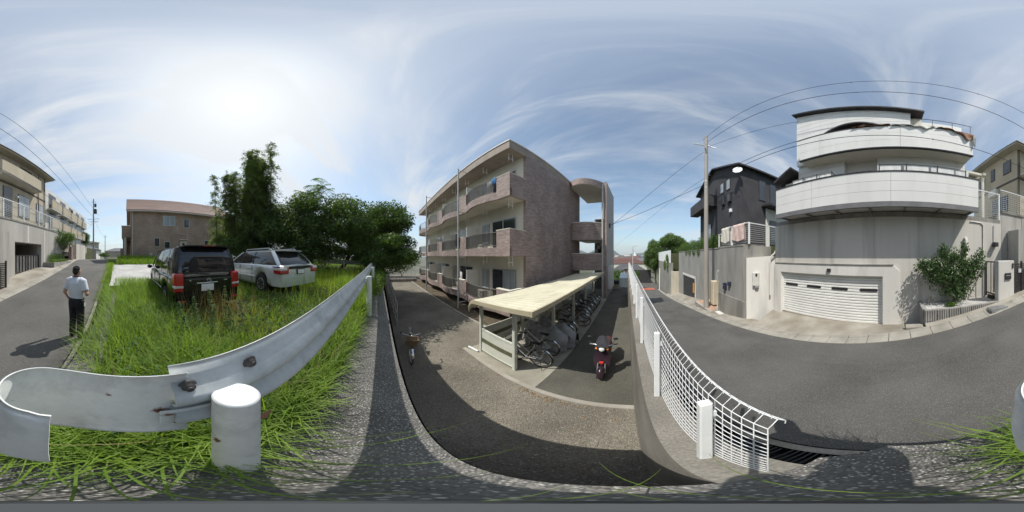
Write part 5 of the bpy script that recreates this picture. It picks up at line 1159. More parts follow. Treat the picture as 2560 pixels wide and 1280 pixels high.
# gate posts, walls further uphill
gpst = thing('gate_pillar', 'reddish tiled gate pillar with white lamp beside the uphill entrance', 'gate pillar', (6.1,-17,-.5)); box('pillar', tile, gpst, 5.95, 6.3, -16.9, -16.5, -.9, .95); MB().ell((6.12,-16.7,1.05),(.1,.1,.12)).build('lamp', white_pc, gpst)
ent = tag(box('entrance_wall', mat('brown entrance wall', (.14,.10,.085),(.2,.15,.125),scale=2,rough=.8), None, 6.5, 6.9, -19.5, -18.2, -.9, 1.4), 'dark brown wall with doorway at the uphill entrance', 'wall')
ent2 = tag(box('panel_wall', conc_cream, None, 6.45, 6.7, -24, -19.6, -.9, 1.55), 'cream panel wall next to the dark brown entrance', 'wall')
cwl = thing('curved_wall', 'pale grey curved block wall below the dark round tree', 'wall', (7.2,-28,-.6))
for k in range(5):
    mb = MB(); P = [(7.0+.0+2.2*(1-math.cos(a)), -25-4.2*math.sin(a)) for a in np.linspace(0,1.35,10)]; mb.prism(P+[(p[0]+.25,p[1]+.12) for p in P[::-1]], -.9+k*.42, -.9+(k+1)*.42-.012); mb.build('block_course', mat('pale block', (.52,.53,.54),(.60,.61,.62),scale=2,rough=.9), cwl)

# ------------------------------------------------------------------ apartment row uphill (white and tan balconies)
UA = thing('apartment_building', 'pale four storey apartment block with stepped tan balconies uphill', 'apartment', (10,-22,0))
box('wall', mat('pale grey render', (.55,.55,.53),(.63,.63,.61),scale=1,rough=.9), UA, 8.3, 16, -31, -14.6, 0, 7.6)
for k in range(5):
    ya = -15.2-k*3.1; xo = 7.6+.06*k
    for fl, z in enumerate((.7,2.95,5.2)):
        if k == 0 and fl == 0: continue
        box('balcony', tan, UA, xo, xo+.12, ya-2.6, ya, z, z+1.05); box('balcony_slab', MATS['pale grey render'], UA, xo+.02, 8.299, ya-2.6, ya, z-.14, z-.001); box('balcony_side', MATS['pale grey render'], UA, xo+.121, 8.299, ya-2.6, ya-2.5, z, z+1.0)
        win(UA, 'x', 8.3, ya-2.2, ya-.5, z+.1, z+2.0, alu, glass, bars=2)
winy(UA, -14.6, 8.9, 10, 4.8, 6.2, alu, glass, 2)

# ================================================================== brick house across the lot
brk = brick('brown brick', (.31,.215,.16), (.42,.31,.24), (.33,.28,.23), .24, .075, rough=.85)
BH = thing('brick_house', 'two storey brown brick house with low pinkish tiled roof', 'house', (-6.4,-19,-.5))
bx0_, bx1_, by_ = -13.2, -.35, -18.0; ez = 5.15
box('wall', brk, BH, bx0_, bx1_, by_-8, by_, -1.2, ez)
roofm = mat('pinkish roof tile', (.33,.215,.17), (.42,.285,.235), scale=1.2, rough=.8, bump=.4, bscale=12, stretch=(.4,3,1))
nco = 11
for k in range(nco):      # overlapping courses of tile
    ya = lerp(by_+.55, by_-4.0, k/nco); yb = lerp(by_+.55, by_-4.0, (k+1)/nco)-.05; za = lerp(ez-.05, ez+2.75, k/nco); zb = lerp(ez-.05, ez+2.75, (k+1)/nco)
    MB().prism([(bx0_-.5,ya),(bx1_+.55,ya),(bx1_+.55,yb),(bx0_-.5,yb)], [za,za,zb-.0,zb-.0], [za+.10,za+.10,zb+.05,zb+.05]).build('tile_course', roofm, BH)
MB().prism([(bx0_-.5,by_-4.0),(bx1_+.55,by_-4.0),(bx1_+.55,by_-8.6),(bx0_-.5,by_-8.6)], [ez+2.70,ez+2.70,ez-.1,ez-.1], [ez+2.83,ez+2.83,ez,ez]).build('roof_back', roofm, BH)
MB().xprism([(by_-.01,ez),(by_-7.9,ez),(by_-4.0,ez+2.6)], bx1_-.02, bx1_).build('gable', brk, BH)
box('fascia', mat('beige fascia', (.50,.43,.36),(.56,.49,.42),scale=2,rough=.7), BH, bx0_-.5, bx1_+.55, by_+.50, by_+.57, ez-.20, ez-.06); box('eave_soffit', MATS['beige fascia'], BH, bx0_-.5, bx1_+.55, by_+.002, by_+.499, ez-.12, ez-.08)
wfm = mat('beige window surround', (.52,.48,.42),(.58,.54,.48),scale=2,rough=.7)
winy(BH, by_, -5.35, -3.9, 3.45, 4.65, wfm, glass_pale, 2); winy(BH, by_, -7.1, -6.4, 3.35, 4.4, wfm, glass); winy(BH, by_, -3.55, -2.9, 1.05, 2.05, wfm, glass); winy(BH, by_, -4.75, -4.05, .85, 1.65, wfm, glass); winy(BH, by_, -9.8, -9.1, .95, 1.95, wfm, glass)
box('back_door', wfm, BH, -6.75, -5.95, by_+.002, by_+.06, -.9, 1.75); box('door_pane', glass, BH, -6.5, -6.2, by_+.061, by_+.07, .2, 1.5); box('door_hood', wfm, BH, -6.9, -5.8, by_+.002, by_+.3, 1.86, 1.95)
MB().tube([(bx1_-.15,by_+.06,-.9),(bx1_-.15,by_+.06,ez-.1)], .045, 8).build('downpipe', wfm, BH); MB().tube([(-5.55,by_+.06,3.4),(-5.55,by_+.06,2.6),(-6.85,by_+.06,2.45),(-6.9,by_+.06,-.8)], .04, 8).build('downpipe', wfm, BH)
box('meter_cover', wfm, BH, -2.7, -2.4, by_+.002, by_+.12, -.5, .35)
# porch wing
box('porch_wall', brk, BH, bx1_+.001, .75, -24, -19.2, 2.2, 3.55); box('porch_coping', wfm, BH, bx1_+.001, .8, -24, -19.15, 3.551, 3.62); box('porch_pillar', wfm, BH, .2, .5, -19.55, -19.25, -1.0, 2.199); box('porch_pillar', brk, BH, .45, .75, -23.9, -23.5, -1.0, 2.199); box('porch_back', brk, BH, bx1_+.001, .6, -24.3, -24.01, -1, 3.5)
box('front_door', mat('pale front door', (.55,.50,.44),(.62,.57,.5),scale=2,rough=.6), BH, bx1_+.002, bx1_+.06, -21.6, -20.6, -.9, 1.3)
gw = tag(box('gate_wall', brk, None, .75, 1.15, -25.6, -24.4, -1, 1.1), 'brown brick gate wall uphill of the brick house', 'wall')

# ================================================================== wires
wire_m = mat('black cable', (.02,.02,.022),(.03,.03,.032),scale=5,rough=.7)
EP2 = epole(6.3,-29.3,-.8,10.9,'tall slender electric pole at the top of the hill road', .16, .10)
for z, l_ in ((6.9,1.1),(6.4,.9),(10.3,.5)): arm(EP2, (6.3-l_,-29.3,z), (6.3+l_,-29.3,z), .05)
MB().lathe([(.28,0),(.3,.1),(.3,.8),(.2,.9)], 12, Matrix.Translation((5.9,-29.1,7.9))).build('transformer', dsteel, EP2); MB().lathe([(.2,0),(.22,.1),(.22,.6),(.1,.7)], 12, Matrix.Translation((5.9,-29.1,9.2))).build('transformer', dsteel, EP2)
EP3 = epole(8.2,-58,-1.5,7.6,'slender distant electric pole down the far side of the hill', .15, .1); arm(EP3,(7.4,-58,6.9),(9.0,-58,6.9),.05)
def wire(p, q, sag, r, label, n=28, beads=0):
    o_ = thing('overhead_cable', label, 'cable', p, world=True); P = []
    for i in range(n+1):
        t = i/n; v = Vector(p).lerp(Vector(q), t); v.z -= sag*4*t*(1-t); P.append(v)
    MB().tube(P, r, 5).build('cable', wire_m, o_)
    for k in range(beads):
        t = (k+.5)/beads; v = Vector(p).lerp(Vector(q), t); v.z -= sag*4*t*(1-t); MB().ell(v, (.03,.03,.03), 8, 6).build('spacer', dsteel, o_)
wire((5.05,11.5,10.55),(6.1,-29.3,7.1),1.45,.016,'upper thick overhead cable crossing above the white house',44,14)
wire((4.7,11.6,10.75),(5.3,-29.3,7.4),1.05,.013,'uppermost thin overhead cable above the white house',44,10)
wire((5.05,11.5,5.9),(6.3,-29.3,5.6),1.1,.014,'telephone cable crossing in front of the white house balconies',44,8)
wire((5.05,11.5,6.4),(6.2,4.1,6.4),.15,.014,'service cable from the pole to the white house',12)
wire((5.05,11.5,9.9),(6.2,4.2,8.1),.15,.011,'thin service cable from the pole to the white house roof',12)
wire((4.85,11.7,9.4),(-2.6,14.4,2.75),.5,.014,'service cable falling from the pole to the stair tower',16); wire((4.85,11.7,5.9),(-2.6,14.4,2.85),.35,.016,'lower cable from the pole to the stair tower',16); wire((4.85,11.7,6.5),(-12,60,2),.6,.012,'thin cable leading from the pole towards the town',16)
wire((6.3,-29.3,7.0),(8.2,-58,6.9),.7,.016,'cable between the two uphill poles',16); wire((6.4,-29.3,6.4),(12,-34,1.5),.2,.014,'cable falling from the uphill pole to a house',10)
# ================================================================== parked cars
lamp_red = mat('red tail lamp', (.40,.012,.015), (.52,.03,.03), scale=6, rough=.15, spec=.6); lamp_clear = mat('clear tail lamp', (.62,.58,.56), (.72,.70,.68), scale=9, rough=.15)
car_glass = mat('tinted car glass', (.012,.013,.015), (.02,.022,.024), scale=2, rough=.04, spec=.9); plate_m = mat('blank white number plate', (.85,.85,.85), (.88,.88,.88), scale=3, rough=.5)
def car(name, label, loc, rz, p):
    o = thing(name, label, 'car', loc, rz, world=False)
    Ln, W2, wb_r, wb_f, rw = p['L']/2, p['W']/2, p['wr'], p['wf'], p['rw']; paint = p['paint']
    top = lambda x: interp(x, p['tx'], p['tz'])
    hwf = lambda x: W2*interp(x, [-Ln,-Ln+.10,-Ln+.35,0,Ln-.6,Ln-.2,Ln], [.93,.97,.99,1,.985,.90,.70])
    def zb(x):
        b = interp(x, [-Ln,-Ln+.4,-.9,.9,Ln-.4,Ln], [p['rb'],.30,.22,.22,.26,.30])
        for xw in (wb_r, wb_f):
            d = abs(x-xw); ra = rw+.055
            if d < ra: b = max(b, rw+math.sqrt(ra*ra-d*d))
        return b
    xs_ = sorted(set([round(v,3) for v in list(np.linspace(-Ln,Ln,70))+[wb_r+s*(rw+.055)*c for s in (-1,1) for c in (.97,.999,1.001)]+[wb_f+s*(rw+.055)*c for s in (-1,1) for c in (.97,.999,1.001)]]))
    def sect(x):
        h, b, t = hwf(x), zb(x), top(x); m1 = max(b+.02, min(b+.10,t-.12)); dx = max(0, abs(x)-(Ln-.12))/.12
        zs_ = [b, m1, lerp(m1,t,.35), lerp(m1,t,.55), lerp(m1,t,.82), t-.02, t]
        f_ = [.93,.985,1.0,1.005,.985,.95,.90]
        pts = [(h*k, z) for k, z in zip(f_, zs_)]
        return [(0,b)]+pts+[(0,t+.025)]
    mb = MB(); vs = []; k = 0
    for x in xs_:
        s = sect(x); full = s+[(-a,z) for a,z in s[-2:0:-1]]; k = len(full); vs += [(x,a,z) for a,z in full]
    fs = [(i*k+j,(i+1)*k+j,(i+1)*k+(j+1)%k,i*k+(j+1)%k) for i in range(len(xs_)-1) for j in range(k)]
    mb.add(vs, fs, True); mb.add(vs[:k], [tuple(range(k))]); mb.add(vs[-k:], [tuple(range(k-1,-1,-1))]); body = mb.build('body', paint, o)
    # greenhouse: rings by height
    G = p['green']           # list of (z, x_rear, x_front, half width)
    def ring(q, n=44):
        z, xr, xf_, hw = q; pts = []; cx, hx = (xr+xf_)/2, (xf_-xr)/2
        for i in range(n):
            a = 2*math.pi*i/n; c, s = math.cos(a), math.sin(a); e = .22
            pts.append((cx+hx*math.copysign(abs(c)**e,c), hw*math.copysign(abs(s)**e,s), z))
        return pts
    mb = MB(); n = 44; vs = []
    for q in G: vs += ring(q)
    mb.add(vs, [(i*n+j,i*n+(j+1)%n,(i+1)*n+(j+1)%n,(i+1)*n+j) for i in range(len(G)-1) for j in range(n)], True)
    gl = mb.build('windows', car_glass, o)
    # roof
    zt, xr, xf_, hw = G[-1]; mb = MB(); R1 = ring((zt-.012,xr-.012,xf_+.012,hw+.010)); R2 = ring((zt+.03,xr+.02,xf_-.05,hw-.03)); R3 = ring((zt+.055,xr+.18,xf_-.25,hw-.22))
    mb.add(R1+R2+R3, [(i*n+j,i*n+(j+1)%n,(i+1)*n+(j+1)%n,(i+1)*n+j) for i in range(2) for j in range(n)]+[tuple(range(2*n,3*n))], True); roof = mb.build('roof', paint, o)
    def gp(z): 
        zs_ = [q[0] for q in G]; return [interp(z, zs_, [q[i] for q in G]) for i in (1,2,3)]
    # pillars on both sides
    for s in (-1,1):
        for (xb0, xb1, xt0, xt1, m_) in p['pillars']:
            mb = MB(); za, zt_ = G[0][0], G[-1][0]; vs = []
            for t in np.linspace(0,1,5):
                z = lerp(za,zt_,t); hw_ = gp(z)[2]+.006
                for xx in (lerp(xb0,xt0,t), lerp(xb1,xt1,t)): vs.append((xx, s*hw_, z)); vs.append((xx, s*(hw_-.03), z))
            fs = []
            for i in range(4):
                a = i*4; fs += [(a,a+2,a+6,a+4),(a+1,a+5,a+7,a+3),(a,a+4,a+5,a+1),(a+2,a+3,a+7,a+6)]
            mb.add(vs, fs); mb.build('pillar', m_, o)
        # corner pillars at the rear
        mb = MB(); vs = []
        for t in np.linspace(0,1,5):
            z = lerp(G[0][0],G[-1][0],t); xr_, _, hw_ = gp(z); vs += [(xr_-.010, s*(hw_-p['rp']), z),(xr_-.006, s*(hw_-.05), z),(xr_+.06, s*(hw_+.008), z),(xr_+p['rq'], s*(hw_+.006), z)]
        mb.add(vs, [(i*4+j,i*4+j+1,i*4+5+j,i*4+4+j) for i in range(4) for j in range(3)], True); mb.build('rear_pillar', p['rpm'], o)
    # wheels
    for xw in (wb_r, wb_f):
        for s in (-1,1):
            M = Matrix.Translation((xw, s*(W2-.105), rw)) @ Matrix.Rotation(R(-90*s),4,'X')
            ty = MB().lathe([(rw*.62,-.09),(rw*.94,-.095),(rw,-.07),(rw,.07),(rw*.94,.095),(rw*.64,.09),(rw*.62,.085)], 28, M).build('wheel', rubber, o)
            mb = MB().lathe([(0,.05),(.03,.055),(.035,.06),(rw*.5,.05),(rw*.6,.085),(rw*.63,.088)], 24, M); mb.build('rim', dsteel, ty)
            mb = MB()
            for q in range(6):
                a = 2*math.pi*q/6; d = Vector((math.cos(a),math.sin(a),0)); mb.tube([M @ (d*.03+Vector((0,0,.07))), M @ (d*rw*.6+Vector((0,0,.08)))], .018, 5)
            mb.torus(M @ Vector((0,0,.084)), rw*.6, .012, M.to_3x3().to_4x4(), 24, 5); mb.build('spokes', steel, ty)
    # bumpers
    mb = MB(); pr = p['rb']; xsb = []
    ring_b = [(-Ln-.055,-.0),]
    P = [(-Ln+.42,W2*.995),(-Ln+.10,W2*.97),(-Ln-.03,W2*.86),(-Ln-.06,W2*.4),(-Ln-.065,0),(-Ln-.06,-W2*.4),(-Ln-.03,-W2*.86),(-Ln+.10,-W2*.97),(-Ln+.42,-W2*.995)]
    inn = [(x+.10, y*.9) for x, y in P]
    mb.prism(P+inn[::-1], pr-.04, p['bt']); mb.build('rear_bumper', paint, o)
    # door handles, mirrors, joints
    for s in (-1,1):
        for xh in p['handles']: MB().bbox(xh-.09,xh+.09,min(s*(W2*1.0),s*(W2*1.0+.022)),max(s*(W2*1.0),s*(W2*1.0+.022)),p['hz'],p['hz']+.035,b=.008).build('door_handle', paint, o)
        mr_ = MB().ell((p['mx'], s*(W2+.11), G[0][0]+.07), (.07,.11,.08), 14, 10).build('mirror', paint, o)
        for xd in p['doors']: box('door_joint', rubber, o, xd-.006, xd+.006, min(s*(W2*.99),s*(W2*1.006)), max(s*(W2*.99),s*(W2*1.006)), .35, G[0][0]-.03)
        box('side_moulding', p.get('mould', paint), o, -Ln+1.3, Ln-1.35, min(s*(W2*.99),s*(W2*1.006+.012)), max(s*(W2*.99),s*(W2*1.006+.012)), .50, .56, b=.008)
    return o, gp, Ln, W2
vblack = mat('black car paint', (.006,.006,.008), (.010,.010,.012), scale=2, rough=.22, coat=.45, spec=.4)
van, gp, Ln, W2 = car('parked_minivan', 'black minivan with red and clear tail lamps parked in tall grass', (-1.93,-5.82,-1.50), R(-91),
    dict(L=4.72, W=1.83, wr=-1.42, wf=1.40, rw=.325, paint=vblack, rb=.36, bt=.62, tx=[-2.36,-2.2,-1,1.2,1.45,2.0,2.36], tz=[.98,1.02,1.03,1.0,.98,.86,.66],
         green=[(1.0,-2.30,1.42,.86),(1.2,-2.29,1.05,.845),(1.48,-2.23,.78,.81),(1.71,-2.13,.55,.74)], pillars=[(.30,.38,.12,.20,vblack),(-.72,-.60,-.74,-.62,vblack),(-1.62,-1.5,-1.55,-1.45,vblack),(1.30,1.44,.46,.56,vblack)], rp=.10, rq=.34, rpm=vblack, handles=(-.4,.5), hz=.86, mx=1.02, doors=(.36,-.66)))
# minivan rear: lamps, hatch, plate, emblem, wiper, spoiler
for s in (-1,1):
    q = MB().bbox(-2.385,-2.12,min(s*.645,s*.882),max(s*.645,s*.882),.66,1.10,b=.03).build('tail_lamp', lamp_red, van)
    MB().bbox(-2.392,-2.12,min(s*.66,s*.888),max(s*.66,s*.888),.75,.83,b=.02).build('reverse_lamp', lamp_clear, q)
    MB().bbox(-2.430,-2.40,min(s*.62,s*.80),max(s*.62,s*.80),.42,.47,b=.008).build('reflector', lamp_red, van)
mb = MB()
for s in (0,.010): mb.sheet(lambda u, v: (interp(lerp(1.04,1.655,u),[1.0,1.2,1.48,1.71],[-2.30,-2.29,-2.23,-2.13])-.018-s*.3+.03*(2*v-1)**4, (v-.5)*2*lerp(.77,.68,u), lerp(1.04,1.655,u)), 8, 14)
mb.build('rear_window', car_glass, van)
MB().bbox(-2.378,-2.33,-.63,.63,.60,.96,b=.012).build('hatch_panel', vblack, van)
MB().bbox(-2.398,-2.379,-.165+.06,.165+.06,.665,.83,b=.006).build('number_plate', plate_m, van); MB().bbox(-2.396,-2.37,-.22,.34,.845,.872,b=.006).build('plate_garnish', chrome, van)
e = MB(); 
vs = [(-2.385, .055*math.cos(a)+.02, .925+.042*math.sin(a)) for a in np.linspace(0,2*math.pi,25)]; e.tube(vs, .006, 6); e.tube([(-2.385,-.03,.925),(-2.385,.0,.945),(-2.385,.02,.925),(-2.385,.04,.945),(-2.385,.07,.925)], .006, 6); e.build('emblem', chrome, van)
MB().tube([(-2.34,.0,1.06),(-2.335,.45,1.10)], .012, 6).build('wiper', rubber, van)
mb = MB(); mb.prism([(-2.12,-.70),(-2.30,-.60),(-2.33,0),(-2.30,.60),(-2.12,.70),(-1.7,.62),(-1.7,-.62)], [1.695,1.72,1.73,1.72,1.695,1.725,1.725], [1.725,1.75,1.76,1.75,1.725,1.76,1.76]); mb.build('roof_spoiler', vblack, van)
MB().bbox(-2.332,-2.322,-.15,.15,1.732,1.75,b=.003).build('brake_lamp', lamp_red, van)
for y, z, sz in ((-.45,.90,.05),(.50,.93,.02)): MB().bbox(-2.386,-2.377,y-sz,y+sz,z-.012,z+.012,b=.003).build('badge', chrome, van)
for s in (-1,1): MB().bbox(2.08,2.30,min(s*.55,s*.84),max(s*.55,s*.84),.62,.78,b=.03).build('headlamp', lamp_clear, van)
# estate car
sv = mat('pale silver paint', (.60,.635,.63), (.66,.69,.685), scale=2, rough=.28, metal=.25, coat=.6); bluep = mat('dark blue lamp edge', (.02,.03,.22), (.03,.04,.3), scale=3, rough=.2)
ax = Vector((-.215,-.977)); rc = Vector((-4.58,-2.58)); cen = rc+ax*2.34
est, gp2, Ln2, W22 = car('parked_estate_car', 'pale silver estate car with roof rails parked in tall grass', (cen.x,cen.y,-1.24), math.atan2(ax.y,ax.x),
    dict(L=4.68, W=1.72, wr=-1.32, wf=1.33, rw=.315, paint=sv, rb=.36, bt=.60, tx=[-2.34,-2.2,-1,1.0,1.25,1.9,2.34], tz=[.93,.96,.97,.94,.92,.80,.60],
         green=[(.93,-2.24,1.25,.80),(1.08,-2.12,.95,.78),(1.25,-1.93,.62,.72),(1.40,-1.72,.30,.63)], pillars=[(1.12,1.27,.20,.31,sv),(.10,.17,-.08,-.02,dsteel),(-.82,-.74,-.80,-.74,dsteel)], rp=.07, rq=.10, rpm=sv, handles=(-.55,.3), hz=.78, mx=.85, doors=(.16,-.78), mould=sv))
for s in (-1,1):
    mb = MB(); mb.tube([(-1.55,s*.60,1.445),(-1.5,s*.60,1.50),(.05,s*.58,1.50),(.15,s*.58,1.445)], .022, 7); mb.build('roof_rail', steel, est)
    q = MB().bbox(-2.375,-2.02,min(s*.52,s*.868),max(s*.52,s*.868),.70,.90,b=.03).build('tail_lamp', lamp_red, est); MB().bbox(-2.383,-2.0,min(s*.60,s*.874),max(s*.60,s*.874),.80,.895,b=.02).build('reverse_lamp', lamp_clear, q); MB().bbox(-2.3,-1.985,min(s*.6,s*.878),max(s*.6,s*.878),.905,.925,b=.006).build('lamp_edge', bluep, q)
mb = MB(); mb.sheet(lambda u, v: (interp(lerp(.97,1.37,u),[.93,1.08,1.25,1.40],[-2.24,-2.12,-1.93,-1.72])-.02+.03*(2*v-1)**4, (v-.5)*2*lerp(.68,.52,u), lerp(.97,1.37,u)), 8, 12); mb.build('rear_window', car_glass, est)
MB().bbox(-2.365,-2.3,-.51,.51,.84,.925,b=.012).build('hatch_garnish', dsteel, est); box('plate_surround', dsteel, est, -2.375,-2.352,-.19,.19,.665,.835,b=.008); MB().bbox(-2.385,-2.3755,-.16,.16,.685,.815,b=.004).build('number_plate', plate_m, est)
mb = MB(); mb.prism([(-1.70,-.56),(-1.98,-.48),(-2.02,0),(-1.98,.48),(-1.70,.56)], [1.405,1.40,1.40,1.40,1.405], [1.45,1.432,1.432,1.432,1.45]); mb.build('roof_spoiler', sv, est); MB().tube([(-2.2,.02,.98),(-2.1,.38,1.06)], .010, 6).build('wiper', rubber, est)
MB().bbox(-2.372,-2.35,.26,.32,.72,.76,b=.004).build('badge', chrome, est)
for s in (-1,1): MB().bbox(2.02,2.25,min(s*.5,s*.78),max(s*.5,s*.78),.58,.72,b=.03).build('headlamp', lamp_clear, est)

# ================================================================== the man on the road
def remesh(o, vox, sm=3):
    m = o.modifiers.new('remesh', 'REMESH'); m.mode = 'VOXEL'; m.voxel_size = vox; m.use_smooth_shade = True
    s = o.modifiers.new('smooth', 'SMOOTH'); s.factor = .5; s.iterations = sm; return o
skin_m = mat('skin', (.42,.25,.17), (.50,.31,.22), scale=6, rough=.6); shirt_m = mat('pale shirt', (.60,.63,.70), (.68,.71,.77), scale=4, rough=.9, bump=.3, bscale=14); trous_m = mat('black trousers', (.012,.012,.016), (.022,.022,.028), scale=6, rough=.85, bump=.3, bscale=16); hair_m = mat('black hair', (.008,.007,.007), (.018,.016,.015), scale=20, rough=.5, bump=.5, bscale=60)
pz = zr(-3.35); man = thing('person', 'man in pale short sleeved shirt and black trousers standing with his back turned', 'person', (1.10,-3.36,pz+.004), R(-90-14), world=False)
# local: x forward, y left, z up ; height 1.70
b = MB()
b.ell((.0,0,.93), (.115,.165,.13)); b.ell((0,0,1.12), (.105,.15,.16)); b.ell((.0,0,1.29), (.115,.185,.15)); b.tube([(-.01,0,1.36),(.01,0,1.52)], [.065,.055], 12)
b.ell((.03,0,1.585), (.098,.076,.115)); b.ell((.075,0,1.545), (.05,.05,.06)); b.ell((.125,0,1.575), (.022,.014,.022)); b.ell((.10,0,1.53),(.03,.03,.012))
for s in (-1,1):
    b.ell((.02,s*.078,1.58), (.018,.012,.032)); b.ell((.105,s*.03,1.60),(.014,.016,.01))
    hip = Vector((0,s*.085,.90)); kn = Vector((.02,s*.092,.48)); an = Vector((-.03,s*.098,.09)); b.tube([hip,kn,an], [.088,.06,.042], 12); b.ell(kn,(.06,.06,.065)); b.ell((.05,s*.105,.045),(.125,.045,.045))
    sh = Vector((-.01,s*.185,1.37)); b.ell(sh,(.07,.065,.07))
    if s > 0: el, wr = Vector((-.05,.275,1.11)), Vector((.10,.25,.90))      # left arm hangs, slightly bent
    else: el, wr = Vector((-.05,-.285,1.12)), Vector((.17,-.16,1.06))        # right forearm held in front
    b.tube([sh,el,wr], [.052,.043,.028], 12); b.ell(el,(.044,.044,.044))
    d = (wr-el).normalized(); side = d.cross(Vector((0,1,0)) if s > 0 else Vector((0,0,1))).normalized(); up = d.cross(side).normalized()
    pc = wr+d*.055; b.tube([wr,wr+d*.05,wr+d*.095], [.026,.036,.034], 10)
    for k in range(4):
        st_ = wr+d*.09+side*((k-1.5)*.019); l_ = (.062,.072,.068,.052)[k]; c = up*(.02 if s > 0 else -.02)
        b.tube([st_, st_+d*l_*.5+c*.2, st_+d*l_*.85+c], [.0095,.009,.008], 7)
    tb = wr+d*.035+side*(-.03); b.tube([tb, tb+d*.03-side*.022, tb+d*.062-side*.024], [.012,.011,.009], 7)
remesh(b.build('body', skin_m, man), .009, 4)
t = MB(); t.tube([(0,0,.90),(0,0,1.05),(-.005,0,1.2),(-.005,0,1.33),(0,0,1.42),(0,0,1.47)], [.165,.160,.178,.185,.12,.068], 20)
t.v = [(x*.74, y*1.10, z) for x, y, z in t.v]
for s in (-1,1):
    sh = Vector((-.01,s*.175,1.375)); el = Vector((-.05,s*.275,1.11)); t.tube([sh-Vector((0,s*.06,-.01)), sh, sh.lerp(el,.72)], [.085,.082,.074], 14)
remesh(t.build('shirt', shirt_m, man), .012, 4)
t = MB(); t.tube([(0,0,.80),(0,0,.90),(0,0,.99)], [.17,.178,.165], 18); t.v = [(x*.78, y*1.05, z) for x, y, z in t.v]
for s in (-1,1): t.tube([(0,s*.088,.90),(.015,s*.095,.50),(-.015,s*.10,.09)], [.108,.083,.072], 14)
remesh(t.build('trousers', trous_m, man), .012, 4)
for s in (-1,1):
    t = MB(); t.ell((.055,s*.105,.042),(.145,.052,.05)); t.ell((-.03,s*.102,.06),(.06,.048,.055)); remesh(t.build('shoe', mat('black leather', (.01,.01,.01),(.02,.02,.02),scale=8,rough=.35), man), .01, 2)
t = MB(); t.ell((0,0,1.632),(.096,.080,.078)); t.ell((-.04,0,1.585),(.058,.072,.085)); t.ell((.04,.03,1.69),(.03,.03,.02)); t.ell((-.02,-.04,1.69),(.03,.03,.02))
hr = remesh(t.build('hair', hair_m, man), .012, 2)
MB().tube([(.07,.05,1.455),(0,.078,1.48),(-.065,.04,1.478),(-.07,0,1.475),(-.065,-.04,1.478),(0,-.078,1.48),(.07,-.05,1.455)], .009, 6).build('lanyard', dark_c, man)
MB().torus((0,0,.985), .135, .012, Matrix.Diagonal((.92,1.27,1.6,1)), 28, 6).build('belt', MATS['black leather'], man); box('badge_card', white_pc, man, -.01, .04, -.20, -.195, .82, .90)
# ================================================================== vegetation
def leaf_cloud(P, N_, size, aspect=.5, jit=.5, rs=None):
    """quads (two triangles bent along the midrib) at points P with facing N_"""
    n = len(P); rs = rs or rng
    N_ = N_+rs.normal(0, jit, (n,3)); N_ /= np.linalg.norm(N_,axis=1,keepdims=True)+1e-9
    a = rs.normal(0,1,(n,3)); U = np.cross(N_, a); U /= np.linalg.norm(U,axis=1,keepdims=True)+1e-9; Vv = np.cross(N_, U)
    s = (size*rs.uniform(.65,1.3,(n,1)) if np.isscalar(size) else size[:,None]*rs.uniform(.7,1.25,(n,1)))
    A = P-U*s*.5; B = P+Vv*s*aspect*.5+N_*s*.06; C = P+U*s*.5-N_*s*.08; D = P-Vv*s*aspect*.5+N_*s*.06
    V = np.stack([A,B,C,D],1).reshape(-1,3); F = np.arange(4*n).reshape(-1,4); return V, F
def blob_points(blobs, n, shell=.55, rs=None, flat=1.):
    """points through a union of ellipsoids: mostly near the surface, outward normals; blobs = (cx,cy,cz,rx,ry,rz)"""
    rs = rs or rng; B = np.array(blobs, float); w_ = (B[:,3]*B[:,4]+B[:,4]*B[:,5]+B[:,3]*B[:,5]); w_ /= w_.sum(); k = rs.choice(len(B), n, p=w_)
    d = rs.normal(0,1,(n,3)); d /= np.linalg.norm(d,axis=1,keepdims=True); r = 1-(rs.random(n)**1.6)*shell
    lump = 1+.16*np.sin(d[:,0]*5+k*1.7)*np.sin(d[:,1]*6+k)*np.cos(d[:,2]*5+k*.6)+rs.normal(0,.05,n)
    P = B[k,:3]+d*B[k,3:6]*(r*lump)[:,None]; return P, d/np.maximum(B[k,3:6],.1)/np.linalg.norm(d/np.maximum(B[k,3:6],.1),axis=1,keepdims=True)
bark = mat('bark', (.07,.055,.042), (.13,.105,.08), scale=6, rough=.95, bump=.6, bscale=20, stretch=(1,1,.3)); bark2 = mat('grey bark', (.16,.145,.12), (.25,.23,.2), scale=6, rough=.95, bump=.4, bscale=20, stretch=(1,1,.3))
lf_dark = leafmat('dark evergreen leaf', (.034,.070,.018), (.115,.180,.048), .36); lf_mid = leafmat('mid green leaf', (.048,.095,.024), (.14,.22,.058), .38); lf_light = leafmat('yellow green leaf', (.07,.13,.025), (.16,.25,.06), .35); lf_bam = leafmat('bamboo leaf', (.06,.09,.028), (.16,.21,.08), .5)
lf_red = leafmat('bluish weed leaf', (.05,.10,.035), (.11,.18,.07), .3, .85)
def limb(mb, p, q, r0, r1, wob=.12, n=5):
    p, q = Vector(p), Vector(q); L_ = (q-p).length; pts = [p]
    for i in range(1,n): pts.append(p.lerp(q,i/n)+Vector((random.uniform(-1,1),random.uniform(-1,1),random.uniform(-.4,.4)))*wob*L_*.25)
    pts.append(q); mb.tube(pts, list(np.linspace(r0,r1,len(pts))), 7)
